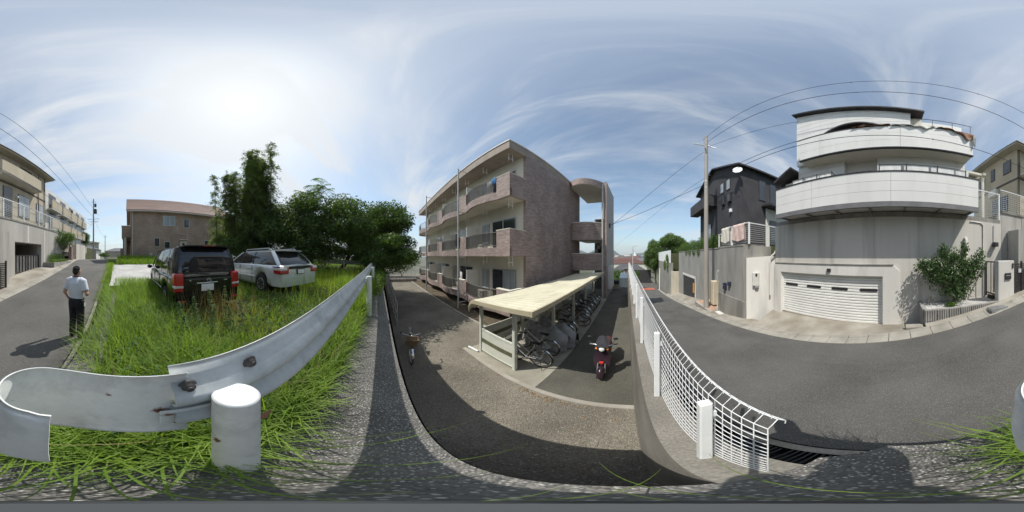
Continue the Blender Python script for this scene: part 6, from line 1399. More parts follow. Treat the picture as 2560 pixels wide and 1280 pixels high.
def tree(name, label, base, blobs, n, size, lm, group=None, trunk_r=.14, bm_=None, cat='tree', shell=.55, aspect=.5, jit=.55, limbs=True, fork=.45):
    o = thing(name, label, cat, base, 0, group, world=True); bx = Vector(base); mb = MB(); B = np.array(blobs)
    cen_ = Vector(B[:,:3].mean(0)); fk = bx.lerp(cen_, fork); limb(mb, bx, fk, trunk_r, trunk_r*.7)
    if limbs:
        for q in blobs: limb(mb, fk, Vector(q[:3])+Vector((0,0,q[5]*.4)), trunk_r*.6, trunk_r*.12, .2)
        for q in blobs:
            for k in range(4):
                d = Vector((random.uniform(-1,1),random.uniform(-1,1),random.uniform(-.2,.9))).normalized(); limb(mb, Vector(q[:3])-Vector((0,0,q[5]*.3)), Vector(q[:3])+Vector((d.x*q[3],d.y*q[4],d.z*q[5]))*.9, trunk_r*.3, trunk_r*.07, .25)
    mb.build('trunk', bm_ or bark, o)
    P, Nn = blob_points(blobs, n, shell); V, F = leaf_cloud(P, Nn, size, aspect, jit)
    V = V-np.array(base); npmesh('crown', V, F, lm, o); return o
def subblobs(c, r, k, rs, seed=0, flat=.75):
    """k smaller lobes spread over an ellipsoid"""
    r_ = np.random.default_rng(seed); out = [(c[0],c[1],c[2],r[0]*.72,r[1]*.72,r[2]*.72)]
    for i in range(k):
        d = r_.normal(0,1,3); d[2] = abs(d[2])*.9-.25; d /= np.linalg.norm(d); out.append((c[0]+d[0]*r[0]*.68, c[1]+d[1]*r[1]*.68, c[2]+d[2]*r[2]*.68, r[0]*rs*r_.uniform(.7,1.2), r[1]*rs*r_.uniform(.7,1.2), r[2]*rs*r_.uniform(.6,1.0)))
    return out
tree('broadleaf_tree', 'wide dark evergreen tree spreading over the lane behind the apartment path', (-12.9,-3.4,-1.15), subblobs((-12.8,-2.2,2.25),(4.6,4.6,2.75),22,.36,1), 40000, .19, lf_dark, 'trees behind the car park', .2)
tree('broadleaf_tree', 'low domed evergreen overhanging the retaining wall', (-10.9,-.75,-1.2), subblobs((-10.6,.1,.05),(2.4,2.3,1.75),14,.38,2), 21000, .14, lf_mid, 'trees behind the car park', .12)
tree('broadleaf_tree', 'evergreen tree rising behind the silver estate car', (-10.6,-6.4,-1.0), subblobs((-10.4,-6.2,2.0),(3.3,3.0,2.9),15,.40,3), 27000, .17, lf_dark, 'trees behind the car park', .17)
tree('broadleaf_tree', 'drooping evergreen reaching towards the apartment block', (-16.5,-2.0,-1.1), subblobs((-16.6,-1.3,2.6),(2.6,2.6,2.0),10,.38,4), 12000, .17, lf_dark, 'trees behind the car park', .15)
tree('undergrowth_shrub', 'dark shrubs filling the shade under the evergreen trees', (-9.3,-5.0,-1.05), subblobs((-9.8,-5.0,.2),(2.6,2.8,1.4),10,.42,5), 11000, .13, lf_dark, None, .06, cat='shrub')
tree('undergrowth_shrub', 'dark shrub thicket between the cars and the bamboo', (-8.2,-9.3,-1.0), subblobs((-8.1,-9.2,.6),(2.2,1.4,2.0),10,.42,6), 11000, .13, lf_dark, None, .06, cat='shrub')
tree('undergrowth_shrub', 'shadowy low shrubs under the wide evergreen beside the wall', (-13.2,-1.4,-1.1), subblobs((-13.4,-1.2,-.1),(2.6,1.8,1.2),9,.42,8), 9000, .13, lf_dark, None, .06, cat='shrub')
tree('undergrowth_shrub', 'low shrub bank behind the far guard rail', (-14.5,-5.5,-1.0), subblobs((-14.5,-5.5,.2),(1.6,3.2,1.4),8,.42,7), 9000, .14, lf_dark, None, .06, cat='shrub')
# bamboo: each clump is culms with feathery drooping sprays
def bamboo(label, x, y, zb, zt, wd, n, dens, seed, group='bamboo clumps behind the car park', lm=None, size=.18):
    o = thing('bamboo_clump', label, 'bamboo', (x,y,zb), 0, group, world=True); r_ = np.random.default_rng(seed); P = []; Nn = []; mb = MB()
    for k in range(n):
        bx_ = np.array([x+r_.normal(0,wd*.35), y+r_.normal(0,wd*.35), zb]); h = (zt-zb)*r_.uniform(.72,1.0) if k else (zt-zb); lean = r_.normal(0,.045,2); top_ = bx_+np.array([lean[0]*h,lean[1]*h,h])
        pts = [tuple(bx_+(top_-bx_)*t+np.array([lean[0],lean[1],-.4])*(t**3)*h*.12) for t in np.linspace(0,1,9)]; mb.tube(pts, list(np.linspace(.04,.008,9)), 6)
        pa = np.array(pts); nb = int(h*12)
        for q in range(nb):
            t = .16+.84*r_.random()**.85; i0 = min(7,int(t*8)); f0 = t*8-i0; b0 = pa[i0]*(1-f0)+pa[i0+1]*f0; a = r_.random()*6.283; Lq = wd*r_.uniform(.35,.85)*(1.25-t*.85); m = max(6,int(dens*.11*(.4+Lq)))
            s_ = r_.random(m)**.7; d = np.array([math.cos(a),math.sin(a),0.]); up = r_.uniform(.15,.6)
            P.append(b0+d*(s_*Lq)[:,None]+np.stack([np.zeros(m),np.zeros(m),s_*Lq*up-s_**2*Lq*(up+.45)],1)+r_.normal(0,.07,(m,3))); Nn.append(np.tile(d*.4+np.array([0,0,.8]),(m,1)))
    mb.build('culms', bark, o); P = np.concatenate(P); Nn = np.concatenate(Nn); V, F = leaf_cloud(P, Nn, size, .22, .5); V = V-np.array([x,y,zb]); npmesh('foliage', V, F, lm or lf_bam, o)
bamboo('tall dense bamboo clump behind the black minivan', -8.0,-8.6,-1.0,8.6,1.65,10,360,11)
bamboo('leafy bamboo filling the middle of the thicket', -8.2,-9.6,-1.0,7.6,1.5,8,320,16)
bamboo('thin feathery bamboo rising highest above the thicket', -9.0,-8.1,-1.0,9.9,1.5,6,260,12)
bamboo('shorter bamboo clump leaning towards the brick house', -7.6,-9.9,-1.0,7.4,1.15,7,340,13)
bamboo('pale bamboo tips behind the evergreen trees', -15.5,-7.2,-.9,6.4,1.6,3,120,14)
bamboo('small pale bamboo spray above the wide evergreen', -17.2,-4.8,-.9,6.0,1.2,2,100,15)
tree('undergrowth_shrub', 'sunlit leafy shrub at the corner of the brick house', (-7.7,-11.3,-.9), subblobs((-7.7,-11.2,1.0),(1.2,1.2,1.5),9,.4,17), 6000, .15, lf_mid, None, .06, cat='shrub')
# pinnate-leaved tree (long arching fronds)
o = thing('pinnate_tree', 'tall tree with long arching fronds above the evergreens', 'tree', (-11.6,-5.6,-1), world=True); mb = MB(); limb(mb, (-11.6,-5.6,-1), (-11.5,-5.3,5.2), .12, .06, .1); P = []; Nn = []; r_ = np.random.default_rng(21)
for k in range(46):
    a = r_.random()*6.283; el = r_.uniform(-.1,1.1); L_ = r_.uniform(1.1,2.0); st_ = np.array([-11.5+r_.normal(0,.5),-5.3+r_.normal(0,.5),5.0+r_.normal(0,.6)]); pts = []
    for t in np.linspace(0,1,16):
        p_ = st_+np.array([math.cos(a)*math.cos(el)*L_*t, math.sin(a)*math.cos(el)*L_*t, math.sin(el)*L_*t-.75*t*t*L_*.6]); pts.append(tuple(p_))
        side = np.array([-math.sin(a),math.cos(a),0])
        for s_ in (-1,1):
            for q in (.08,.18,.27): P.append(p_+side*s_*q*(1-.6*t)+np.array([0,0,-.3*q])); Nn.append([0,0,1.])
    mb.tube(pts, list(np.linspace(.014,.004,16)), 4)
mb.build('trunk', bark, o); V, F = leaf_cloud(np.array(P), np.array(Nn), .13, .38, .25); V = V-np.array([-11.6,-5.6,-1]); npmesh('fronds', V, F, lf_mid, o)
# vine edge along the wall
tree('climbing_vine', 'light green vine spilling over the wall beside the guard rail', (-7.5,-.35,-1.2), [(-5.6,-.28,-1.15,.5,.22,.22),(-6.6,-.25,-1.1,.7,.3,.3),(-7.8,-.22,-1.05,.8,.35,.35),(-9.2,-.2,-1.0,.8,.35,.4)], 2600, .09, lf_light, None, .02, cat='vine', limbs=False)
tree('foliage_bank', 'leafy bushes behind the railing at the far end of the path', (-21,-.6,-3.4), subblobs((-21,-.8,-2.2),(4.5,1.0,1.3),12,.36,9), 8000, .14, lf_mid, None, .05, cat='shrub')
tree('foliage_bank', 'leafy bushes beyond the railing that closes the path', (-27,3,-3.4), subblobs((-27,2.5,-1.2),(2.5,4,2.6),12,.36,10), 9000, .2, lf_mid, None, .08, cat='shrub')
# planter shrub across the road
SB = [(5.72,-2.05,-.75,.62,.95,.75),(5.70,-1.45,-.55,.5,.55,.55),(5.72,-2.7,-.55,.55,.6,.6),(5.70,-1.0,-.35,.42,.38,.3),(5.70,-2.0,-.05,.5,.6,.4),(5.72,-3.1,-.35,.45,.42,.45),(5.72,-1.7,.18,.22,.2,.32),(5.70,-2.55,.25,.2,.2,.36),(5.7,-3.25,.05,.2,.25,.3),(5.6,-2.2,-1.35,.45,.65,.35)]
tree('planter_shrub', 'bushy glossy green shrub growing in the ribbed block planter', (5.75,-2.15,-1.85), SB, 5200, .115, leafmat('glossy shrub leaf', (.028,.062,.018), (.085,.15,.045), .22, .35, 2.2), None, .05, bark2, cat='shrub', shell=.85, aspect=.42, jit=.7)
tree('ground_plant', 'small bright green plant on the pale stones of the planter', (5.4,-1.9,-1.82), [(5.38,-1.9,-1.74,.14,.22,.08)], 260, .07, lf_light, None, .01, cat='plant', limbs=False)
tree('bare_plant', 'dry grey plant in the corner of the planter', (5.7,-1.2,-1.82), [(5.7,-1.2,-1.6,.2,.2,.2)], 70, .06, mat('dry leaf', (.14,.12,.09),(.22,.19,.15),scale=6,rough=.9), None, .012, cat='plant')
# uphill small tree, hedge, round dark tree
tree('garden_tree', 'slender grey trunked tree in the planter beside the tan house', (5.9,-14.2,-.6), subblobs((5.9,-14.2,1.5),(1.15,1.7,1.2),12,.36,31), 5200, .12, lf_mid, None, .06, bark2, shell=.9)
tree('clipped_hedge', 'clipped yellow green hedge in the dark block planter', (5.75,-12.4,-.72), [(5.72,-12.7+k*.46,-.42,.38,.32,.2) for k in range(-3,4)], 4200, .05, lf_light, None, .02, cat='hedge', limbs=False, jit=.8)
tree('clipped_hedge', 'darker shrub behind the clipped hedge', (6.0,-13.6,-.72), [(6.0,-13.2+k*.5,-.08,.3,.38,.3) for k in range(-1,4)], 2600, .06, lf_mid, None, .02, cat='hedge', limbs=False, jit=.8)
tree('round_tree', 'dark round tree behind the curved wall uphill', (9.0,-30.5,-.5), subblobs((9.0,-30.5,3.0),(1.9,1.9,2.3),12,.38,33), 8000, .2, lf_dark, None, .15)
tree('wall_shrub', 'yellow green bushes over the curved wall uphill', (9.4,-28.2,-.5), subblobs((9.4,-28.0,1.2),(1.4,2.0,.9),8,.4,34), 4000, .14, lf_light, None, .05, cat='shrub')
# trees of the lower road and the terrace hedge
tree('roadside_tree', 'tall dark tree at the bottom of the road', (4.9,51,-8.8), subblobs((4.8,51,-1.0),(3.6,3.2,6.6),26,.34,41), 26000, .36, lf_mid, None, .3)
tree('roadside_tree', 'spreading tree behind the ivy wall down the road', (8.4,40,-1.5), subblobs((8.3,40,2.6),(4.0,3.4,3.6),18,.36,42), 18000, .32, lf_mid, None, .25)
tree('terrace_hedge', 'overgrown hedge hanging over the top of the retaining wall', (6.9,19.5,.7), [(6.75,13.2+k*1.0,1.25+.2*math.sin(k*2.1),.5,.75,.72) for k in range(13)]+[(6.4,17+k*1.6,.5,.22,.5,.5) for k in range(4)], 14000, .11, lf_mid, None, .05, cat='hedge', limbs=False, jit=.8)
tree('wall_ivy', 'ivy hanging over the far weathered wall', (5.1,30.5,-1.5), [(5.08,29.4,-1.6,.16,.6,1.5),(5.08,33,-1.9,.16,1.6,1.0),(5.1,30.2,-.4,.3,.8,.7)], 2600, .2, lf_light, None, .03, cat='ivy', limbs=False)
tree('garden_bush', 'bushes below the end of the courtyard', (-4.6,27,-9), subblobs((-4.6,27,-4.8),(2.6,2.2,2.6),10,.4,44), 7000, .26, lf_mid, None, .08, cat='shrub')
tree('garden_bush', 'rounded bushes in front of the grey roofed house', (-2.9,38,-9), subblobs((-2.2,40,-5.3),(3.0,2,2.2),10,.4,45), 6000, .3, lf_mid, None, .08, cat='shrub')

# ------------------------------------------------------------------ grass
def blades(P, h, wdt, lean, seg=4, bend=.5, rs=None, dirs=None):
    """curved tapering blades: P (n,3) roots, h heights"""
    rs = rs or rng; n = len(P); a = rs.random(n)*6.283 if dirs is None else dirs; D = np.stack([np.cos(a),np.sin(a),np.zeros(n)],1); S = np.stack([-np.sin(a),np.cos(a),np.zeros(n)],1); V = []
    le = lean*rs.uniform(.3,1.5,n)
    for i in range(seg+1):
        t = i/seg; off = D*(h*le*(t**1.7))[:,None]; z = h*(t-bend*le*.5*t**3); c = P+off; c[:,2] = P[:,2]+z; w_ = (wdt*(1-t**1.5)*.5+.0004)
        w_ = w_[:,None] if hasattr(w_,'__len__') else w_; V.append(c-S*w_); V.append(c+S*w_)
    V = np.stack(V,1); k = 2*(seg+1); base = np.arange(n)[:,None]*k; F = np.concatenate([base+np.array([2*i,2*i+1,2*i+3,2*i+2]) for i in range(seg)],0); return V.reshape(-1,3), F
zlv = np.vectorize(zl)
def incar(x, y):
    r_ = (np.abs(x+2.02) < .98)&(y < -3.9)&(y > -8.4); q = np.stack([x-cen.x,y-cen.y],1); l_ = q@np.array([ax.x,ax.y]); t_ = q@np.array([-ax.y,ax.x]); return r_|((np.abs(l_) < 2.35)&(np.abs(t_) < .9))
def scatter(n, x0, x1, y0, y1, dens=None):
    x = rng.uniform(x0,x1,n); y = rng.uniform(y0,y1,n); k = ~incar(x,y)
    if dens is not None: k &= rng.random(n) < dens(x,y)
    x, y = x[k], y[k]; return np.stack([x,y,zlv(x,y)-.01],1)
gr1 = leafmat('fresh grass blade', (.10,.18,.022), (.26,.375,.062), .46, .6, 3.2); gr2 = leafmat('yellowing grass blade', (.16,.22,.035), (.34,.40,.09), .45, .55, 3.); gr3 = leafmat('seed head straw', (.20,.14,.07), (.33,.25,.14), .3, .7, 2.)
patch = lambda x, y: .5+.5*np.sin(x*1.9+np.sin(y*2.3)*1.4)*np.cos(y*1.6+x*.7)
def tyre_clear(x, y): return np.where((y < -2.75+.25*np.sin(x*5))&(y > -4.6)&(x > -3.1+.2*np.sin(y*6))&(x < -.78+.15*np.sin(y*7)), .05, 1.)
# broad field between the rail and the cars
P = scatter(34000, -9.5,.22,-5.2,-.42, lambda x, y: (.12+.88*patch(x,y))*tyre_clear(x,y)); h = rng.uniform(.20,.58,len(P))*(.55+.75*patch(P[:,0],P[:,1]))*np.interp(P[:,0],[-9,-5,-2.6,-1.6,-.6,.3],[1.1,.95,.6,.52,.85,1.05]); V, F = blades(P,h,np.interp(P[:,0],[-9,-3,0],[.018,.014,.011]),.6); f1 = stuff(npmesh('tall_grass', V, F, gr1))
P = scatter(12000, -9.5,.1,-5.0,-.5, lambda x, y: (1-.8*patch(x,y))*tyre_clear(x,y)); h = rng.uniform(.18,.5,len(P)); V, F = blades(P,h,.011,.6); stuff(npmesh('dry_grass', V, F, gr2))
# thick tussocks along the road side and by the stone lot
P = scatter(9000, -.95,.30,-6.6,-1.0, lambda x, y: .4+.6*patch(x*2,y*2)); h = rng.uniform(.30,.62,len(P)); V, F = blades(P,h,.010,.75); stuff(npmesh('grass_tussocks', V, F, gr1))
# long blades hanging over the concrete under the rail
P = scatter(6000, -4.5,.34,-.80,-.40); P[:,2] = np.maximum(P[:,2], ZW-.02); h = rng.uniform(.16,.42,len(P)); V, F = blades(P,h,.010,.75,bend=.9); stuff(npmesh('overhanging_grass', V, F, gr1))
P = scatter(260, -.9,.45,-.60,-.36); P[:,2] = ZW; h = rng.uniform(.2,.42,len(P)); V, F = blades(P,h,.010,1.0,bend=1.1,dirs=rng.uniform(.2,2.9,len(P))); stuff(npmesh('overhanging_grass', V, F, gr1))
P = scatter(18, -.5,.42,-.45,-.36); P[:,2] = ZW; h = rng.uniform(.4,.62,len(P)); V, F = blades(P,h,.008,1.5,bend=1.15,dirs=rng.uniform(.5,2.6,len(P))); stuff(npmesh('overhanging_grass', V, F, gr1))
P = scatter(5000, -8.5,-3.3,-.85,-.40); h = rng.uniform(.3,.62,len(P)); V, F = blades(P,h,.010,.7,bend=.7); stuff(npmesh('overhanging_grass', V, F, gr1))
# seed-head stalks in front of the minivan
x = rng.normal(-1.75,.35,240); y = rng.normal(-2.75,.45,240); P = np.stack([x,y,zlv(x,y)],1); h = rng.uniform(.5,.85,240); V, F = blades(P,h,.008,.22); stuff(npmesh('seed_grass', V, F, gr3))
x = rng.uniform(-7.5,-3.2,500); y = rng.uniform(-2.7,-.8,500); P = np.stack([x,y,zlv(x,y)],1); h = rng.uniform(.6,.95,500); V, F = blades(P,h,.006,.25); stuff(npmesh('seed_grass', V, F, gr2))
# leafy weeds near the rail: small leaves massed low
P0 = scatter(20000, -5.5,.1,-3.6,-.55, lambda x, y: patch(x+1.3,y*1.3)**2); P0[:,2] += rng.random(len(P0))**.6*.38; V, F = leaf_cloud(P0, np.tile([0,0,1.],(len(P0),1)), .058, .5, .6); stuff(npmesh('low_weeds', V, F, lf_red))
P = scatter(800, -5,.25,-3.2,-.45); h = rng.uniform(.15,.55,len(P)); V, F = blades(P,h,.007,.8); stuff(npmesh('straw', V, F, gr3))
x = rng.uniform(-3.0,-.8,900); y = rng.uniform(-4.2,-2.6,900); P = np.stack([x,y,zlv(x,y)],1); h = rng.uniform(.04,.16,900); V, F = blades(P,h,.010,.8); stuff(npmesh('trampled_grass', V, F, gr2))
# individual tall weeds
r_ = np.random.default_rng(50)
for k, (x, y, h) in enumerate(((-1.05,-2.35,.72),(-1.22,-2.2,.60),(-1.38,-2.42,.80),(-1.62,-2.35,.88),(-.92,-2.6,.62),(-1.5,-2.0,.55),(-.78,-2.15,.5),(-1.85,-2.1,.6))):
    z = zl(x,y); o = thing('tall_weed', 'leafy upright weed standing in the grass behind the minivan', 'weed', (x,y,z), 0, 'tall weeds behind the minivan', world=True); mb = MB(); tp = (x+r_.normal(0,.06),y+r_.normal(0,.06),z+h); mb.tube([(x,y,z),tp],[.006,.003],5); mb.build('stem', lf_red, o)
    t = np.repeat(np.linspace(.15,1,16),5); P = np.array([x,y,z])+(np.array(tp)-np.array([x,y,z]))*t[:,None]; a = r_.random(len(t))*6.283; rad = .085*(1.15-t); P += np.stack([np.cos(a)*rad,np.sin(a)*rad,rad*.3],1); V, F = leaf_cloud(P, np.stack([np.cos(a)*.4,np.sin(a)*.4,np.ones(len(a))],1), .065, .42, .3); V -= np.array([x,y,z]); npmesh('leaves', V, F, lf_red, o)
mb = MB(); mb.sheet(lambda u, v: ((lambda x, y: (x, y, zl(x,y)+.012+.012*math.sin(u*9)*math.sin(v*7)))(lerp(-3.2,-.75,u)+.12*math.sin(v*11), lerp(-5.2,-2.7,v)+.12*math.sin(u*9))), 16, 16); struct(mb.build('bare_soil', soil))
# rough grass in front of the brick house
P = scatter(14000, -9.5,1.0,-17.6,-13.4, lambda x, y: .3+.7*patch(x,y)); P[:,2] += np.interp(P[:,1],[-17.6,-15.5,-13.4],[.15,.25,0]); h = rng.uniform(.25,.6,len(P)); V, F = blades(P,h,.025,.5,3); stuff(npmesh('rough_grass', V, F, gr1))
P = scatter(9000, -9.5,.6,-8.0,-5.0); h = rng.uniform(.12,.30,len(P)); V, F = blades(P,h,.014,.5,3); stuff(npmesh('short_grass', V, F, gr1))
P = scatter(5000, -22,-9,-12,-.9); h = rng.uniform(.3,.6,len(P)); V, F = blades(P,h,.02,.5,3); stuff(npmesh('rough_grass', V, F, gr1))
yv = rng.uniform(-17,-5.5,5200); xv = np.array([xn(q) for q in yv])-.27+rng.normal(0,.16,5200); P = np.stack([xv,yv,np.array([zr(q) for q in yv])-.06],1); h = rng.uniform(.12,.34,5200); V, F = blades(P,h,.012,.7,3); stuff(npmesh('ditch_grass', V, F, gr1))
yv = rng.uniform(-6.5,-1.6,900); xv = np.interp(yv,[-7.5,-4,-.44],[xn(-7.5)-.5,xn(-4)-.55,.40])+rng.normal(0,.07,900); P = np.stack([xv,yv,np.full(900,ZW-.02)],1); h = rng.uniform(.12,.40,900); V, F = blades(P,h,.009,.95,4,dirs=rng.uniform(-1.2,1.2,900)); stuff(npmesh('ditch_grass', V, F, gr1))
# tuft on the verge by the curled rail end
a = rng.random(150)*6.283; rr = np.abs(rng.normal(0,.10,150)); P = np.stack([.36+np.cos(a)*rr,-.44+np.sin(a)*rr,np.full(150,ZW)],1); h = rng.uniform(.10,.30,150); V, F = blades(P,h,.008,1.0,bend=.9); stuff(npmesh('verge_grass', V, F, gr1))
# fallen leaves along the kerb in the courtyard
r_ = np.random.default_rng(60); P = []
for cx, cy, n in ((-2.0,2.42,26),(-1.55,2.40,22),(-3.0,2.5,8),(-.9,2.42,5)):
    for k in range(n): P.append((cx+r_.normal(0,.16), cy+r_.normal(0,.05), ZC+.012+r_.random()*.02))
for k in range(30): P.append((r_.uniform(-4,-.3), r_.uniform(.6,2.4), ZC+.012))
V, F = leaf_cloud(np.array(P), np.tile([0,0,1.],(len(P),1)), .045, .55, .25); stuff(npmesh('fallen_leaves', V, F, mat('dry brown leaf', (.22,.11,.04),(.40,.24,.10),scale=20,rough=.9)))
# loose gravel: real stones on the yard near the wall
r_ = np.random.default_rng(62); n_ = 5200; x = r_.uniform(-7.5,-.05,n_); y = r_.uniform(.25,2.5,n_)**1.0; s = r_.uniform(.005,.014,n_); O = np.array([[1,0,0],[0,1,0],[-1,0,0],[0,-1,0],[0,0,.7],[0,0,-.5]]); ca = r_.random(n_)*6.28
R2 = np.stack([np.cos(ca),-np.sin(ca),np.sin(ca),np.cos(ca)],1).reshape(n_,2,2); Vv = np.tile(O,(n_,1,1))*(s[:,None]*r_.uniform(.7,1.4,(n_,6)))[:,:,None]; Vv[:,:,:2] = np.einsum('nij,nkj->nki',R2,Vv[:,:,:2]); Vv += np.stack([x,y,np.full(n_,ZC+.004)],1)[:,None,:]
Ft = np.array([[0,1,4],[1,2,4],[2,3,4],[3,0,4],[1,0,5],[2,1,5],[3,2,5],[0,3,5]]); Fa = (np.arange(n_)[:,None,None]*6+Ft).reshape(-1,3); stuff(npmesh('loose_gravel', Vv.reshape(-1,3), Fa, mat('loose gravel stone', (.15,.135,.11),(.34,.31,.26),scale=30,rough=.95)))
# pale stones lying on the gravel
r_ = np.random.default_rng(61); mb = MB()
for k in range(46):
    x, y, s = r_.uniform(-6,-.1), r_.uniform(.7,2.45), r_.uniform(.008,.022); mb.ell((x,y,ZC+s*.3),(s*r_.uniform(.8,1.4),s,s*.55),7,5)
stuff(mb.build('scattered_stones', mat('pale stone', (.26,.24,.19),(.36,.33,.27),scale=20,rough=.95)))

# ================================================================== far end of the courtyard, town, hills
gb = thing('refuse_cage', 'pale translucent refuse cage at the end of the courtyard', 'refuse cage', (-2.0,18.5,ZC)); pcm = mat('pale corrugated plastic', (.50,.55,.56),(.60,.65,.66),scale=3,rough=.5); 
box('side', pcm, gb, -2.2,-1.0,17.6,17.64,ZC,ZC+1.0); box('side', pcm, gb, -1.04,-1.0,17.641,19,ZC,ZC+1.0); MB().prism([(-2.25,17.55),(-.95,17.55),(-.95,19.1),(-2.25,19.1)],[ZC+1.0,ZC+1.0,ZC+1.45,ZC+1.45],[ZC+1.04,ZC+1.04,ZC+1.49,ZC+1.49]).build('lid', pcm, gb)
bn = thing('storage_bin', 'dark lidded bin beside the refuse cage', 'bin', (-2.5,16.6,ZC)); box('body', mat('khaki plastic', (.28,.26,.18),(.34,.32,.24),scale=3,rough=.7), bn, -2.75,-2.15,16.4,16.9,ZC,ZC+.55,b=.03); box('lid', black_pl, bn, -2.78,-2.12,16.37,16.93,ZC+.551,ZC+.95,b=.03)
ut = thing('storage_shed', 'pale pink storage box at the end of the courtyard', 'shed', (-1.4,20.5,ZC)); box('body', mat('pale pink panel', (.52,.44,.40),(.6,.52,.48),scale=2,rough=.8), ut, -2.0,-.9,20,21.4,ZC,ZC+1.7); box('roof', conc_dark, ut, -2.1,-.8,19.9,21.5,ZC+1.701,ZC+1.85)
lp = thing('street_lamp', 'slim grey street lamp at the end of the courtyard', 'street lamp', (-1.0,22.4,ZC)); MB().tube([(-.98,22.4,-6),(-.98,22.4,1.3)], .06, 8).build('pole', pipe_m, lp); MB().tube([(-.98,22.4,1.3),(-.7,22.4,1.45)], .035, 6).build('arm', pipe_m, lp); MB().ell((-.6,22.4,1.45),(.2,.1,.07)).build('lamp_head', white_pc, lp)
tag(box('boundary_wall', mat('black wall', (.03,.03,.03),(.05,.05,.05),scale=2,rough=.9), None, -6,3.6,53.5,54,-10,-4.6), 'dark wall across the bottom of the road', 'wall')
r_ = np.random.default_rng(70); walls = [mat('house wall %d' % i, c, tuple(v*1.1 for v in c), scale=1, rough=.9) for i, c in enumerate(((.55,.52,.45),(.62,.60,.56),(.45,.40,.33),(.58,.55,.5)))]; roofs = [mat('house roof %d' % i, c, tuple(v*1.25 for v in c), scale=1, rough=.8) for i, c in enumerate(((.07,.07,.075),(.10,.052,.045),(.10,.095,.09),(.13,.07,.055),(.13,.13,.14)))]
TG = -16
def town_house(x, y, zb, w_, d_, h, rh, wm_, rm_, rz, label, group=None, detail=True):
    o = thing('town_house', label, 'house', (x,y,zb), rz, group, world=False); MB().box(-w_/2,w_/2,-d_/2,d_/2,-4,h).build('wall', wm_, o)
    mb = MB(); e = .6; mb.add([(-w_/2-e,-d_/2-e,h),(w_/2+e,-d_/2-e,h),(w_/2+e,d_/2+e,h),(-w_/2-e,d_/2+e,h),(-w_/2*.45,0,h+rh),(w_/2*.45,0,h+rh)],[(0,1,5,4),(1,2,5),(2,3,4,5),(3,0,4),(0,3,2,1)]); mb.build('roof', rm_, o)
    if detail:
        for k in range(3):
            f_ = MB().box(-w_*.36+k*w_*.3,-w_*.36+k*w_*.3+1.4,-d_/2-.06,-d_/2-.003,h*.35,h*.35+1.2).build('window', alu, o); MB().box(-w_*.36+k*w_*.3+.08,-w_*.36+k*w_*.3+1.32,-d_/2-.08,-d_/2-.061,h*.35+.08,h*.35+1.12).build('pane', glass, o if False else f_)
    return o
town_house(-4.6,66,-12,13,9,6.2,2.6,walls[1],roofs[0],R(4),'wide grey tiled house below the end of the road')
town_house(1.2,60,-10.2,4.5,5,2.2,1.6,walls[3],roofs[0],R(90),'small dark gabled roof behind the dark wall')
town_house(-9,112,-17,26,12,12.2,3.0,walls[0],roofs[1],R(3),'long brown roofed house in the middle of the town')
town_house(-13,58,-13,9,8,6,2.4,walls[1],roofs[4],R(-8),'pale house with grey roof behind the bushes')
names = ['far small house with grey roof in the town below', 'far small house with red brown roof in the town below']
for k in range(46):
    y = r_.uniform(150,620); th = R(r_.uniform(-10.5,3.2)); x = y*math.tan(th); s = r_.uniform(.9,1.5)*(1+y/700); q = int(r_.integers(0,5)); red = q in (1,3)
    town_house(x,y,TG-2-y*.004,11*s,8*s,5.5*s+y*.006,2.4*s,walls[int(r_.integers(0,4))],roofs[q],R(r_.uniform(-25,25)),names[1 if red else 0],'red roofed houses of the town' if red else 'grey roofed houses of the town',y < 260)
tw = thing('water_tower', 'white tower block rising above the far roofs of the town', 'tower', (-14,430,-20)); box('body', white_pc, tw, -18.5,-9.5,425,437,-20,4.2); box('roof_hut', white_pc, tw, -16,-12,427,433,4.201,8)
for k, (x, w_, h) in enumerate(((-60,26,1.8),(-38,20,2.6),(18,30,1.2))):
    o = thing('town_block', ['long pale block left of the white tower in the far town','pale flat roofed block beside the white tower in the far town','low pale block right of the white tower in the far town'][k], 'building', (x,470,-20)); box('wall', walls[1], o, x-w_/2,x+w_/2,465,480,-22,h); 
    for q in range(5): box('window_band', alu, o, x-w_/2+1+q*w_/5,x-w_/2+w_/5-1+q*w_/5,464.8,464.99,-4,-2)
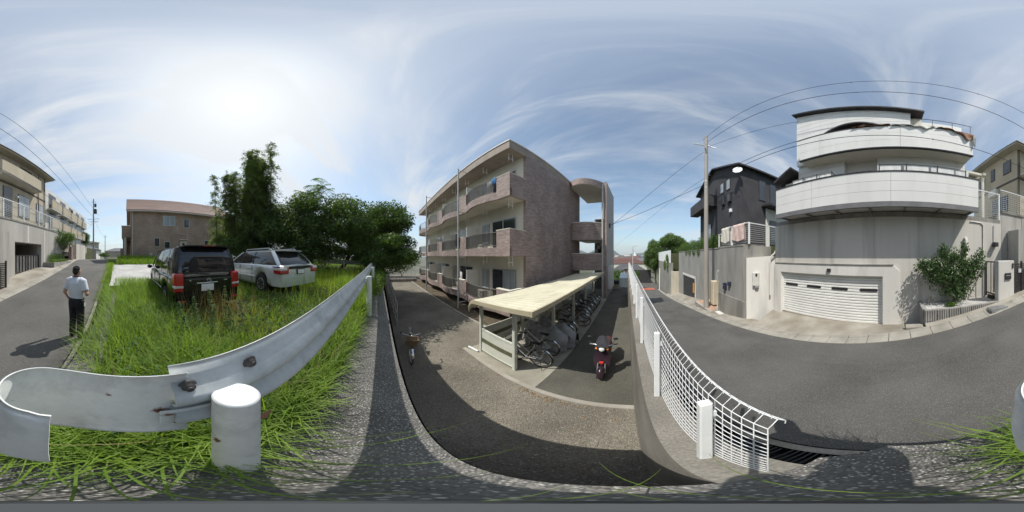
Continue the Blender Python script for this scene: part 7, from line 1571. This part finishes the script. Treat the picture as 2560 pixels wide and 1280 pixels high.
# wooded rise and hills at the horizon
mb = MB(); mb.sheet(lambda u, v: (lerp(-700,700,u), 900+lerp(0,500,v), -22+(lerp(8,46,(.5+.5*math.sin(u*7.5+1))*(.5+.5*math.sin(u*17+2)))*math.sin(math.pi*min(1,v*1.1))**.7)*(.35 if u < .47 else 1)), 60, 8); struct(mb.build('wooded_hill', mat('wooded hill', (.035,.06,.03),(.07,.10,.055),scale=.05,rough=1)))
mb = MB(); mb.sheet(lambda u, v: (lerp(-4200,4200,u), 4200+lerp(0,1200,v), -30+(150+70*math.sin(u*23)+55*math.sin(u*51+1)+30*math.sin(u*97))*math.sin(math.pi*v*.9)**.8), 140, 8); struct(mb.build('hills', mat('hill forest', (.05,.08,.05),(.08,.11,.07),scale=.004,rough=1)))
# uphill background houses
town_house(13,-52,-1.2,8,7,3.2,1.4,walls[1],roofs[4],R(90),'low white walled house at the top of the road'); town_house(3,-74,-1.6,14,8,3.6,1.6,walls[2],roofs[4],0,'grey roofed house beyond the crest of the road'); town_house(17,-68,-1.6,8,8,7.0,1.0,walls[2],roofs[2],R(20),'dark brown block rising beyond the crest')
tree('crest_shrub', 'small green shrubs beyond the crest of the road', (6.6,-46,-.9), subblobs((6.6,-46,.2),(2.0,1.5,.9),6,.4,80), 2500, .2, lf_mid, None, .05, cat='shrub')
# hillside terraces behind the far frontages
struct(MB().box(6.6,70,-4.6,5.6,-6,1.45).build('terrace_ground', dirt_grass)); struct(MB().box(6.95,70,5.61,60,-12,.55).build('terrace_ground', dirt_grass)); struct(MB().box(9.95,70,-60,-4.61,-6,2.0).build('terrace_ground', dirt_grass)); struct(MB().box(6.61,9.94,-7.34,-4.61,-6,2.04).build('terrace_ground', dirt_grass)); struct(MB().box(6.61,9.94,-60,-10.66,-6,2.0).build('terrace_ground', dirt_grass)) if False else None
struct(MB().box(6.61,9.94,-14.4,-10.66,-6,2.04).build('terrace_ground', dirt_grass))
# haze over the town: a thin even air
hz = MB().box(-6300,6300,-6300,6500,-34,300).build('haze', mat('dummy', (1,1,1))); hz.data.materials.clear(); hm = bpy.data.materials.new('thin haze'); hm.use_nodes = True; n_ = hm.node_tree.nodes; n_.remove(n_['Principled BSDF']); pv = n_.new('ShaderNodeVolumePrincipled'); pv.inputs['Density'].default_value = .00011; pv.inputs['Color'].default_value = (.80,.88,1,1); pv.inputs['Anisotropy'].default_value = .2; hm.node_tree.links.new(pv.outputs[0], n_['Material Output'].inputs['Volume']); hz.data.materials.append(hm); stuff(hz)
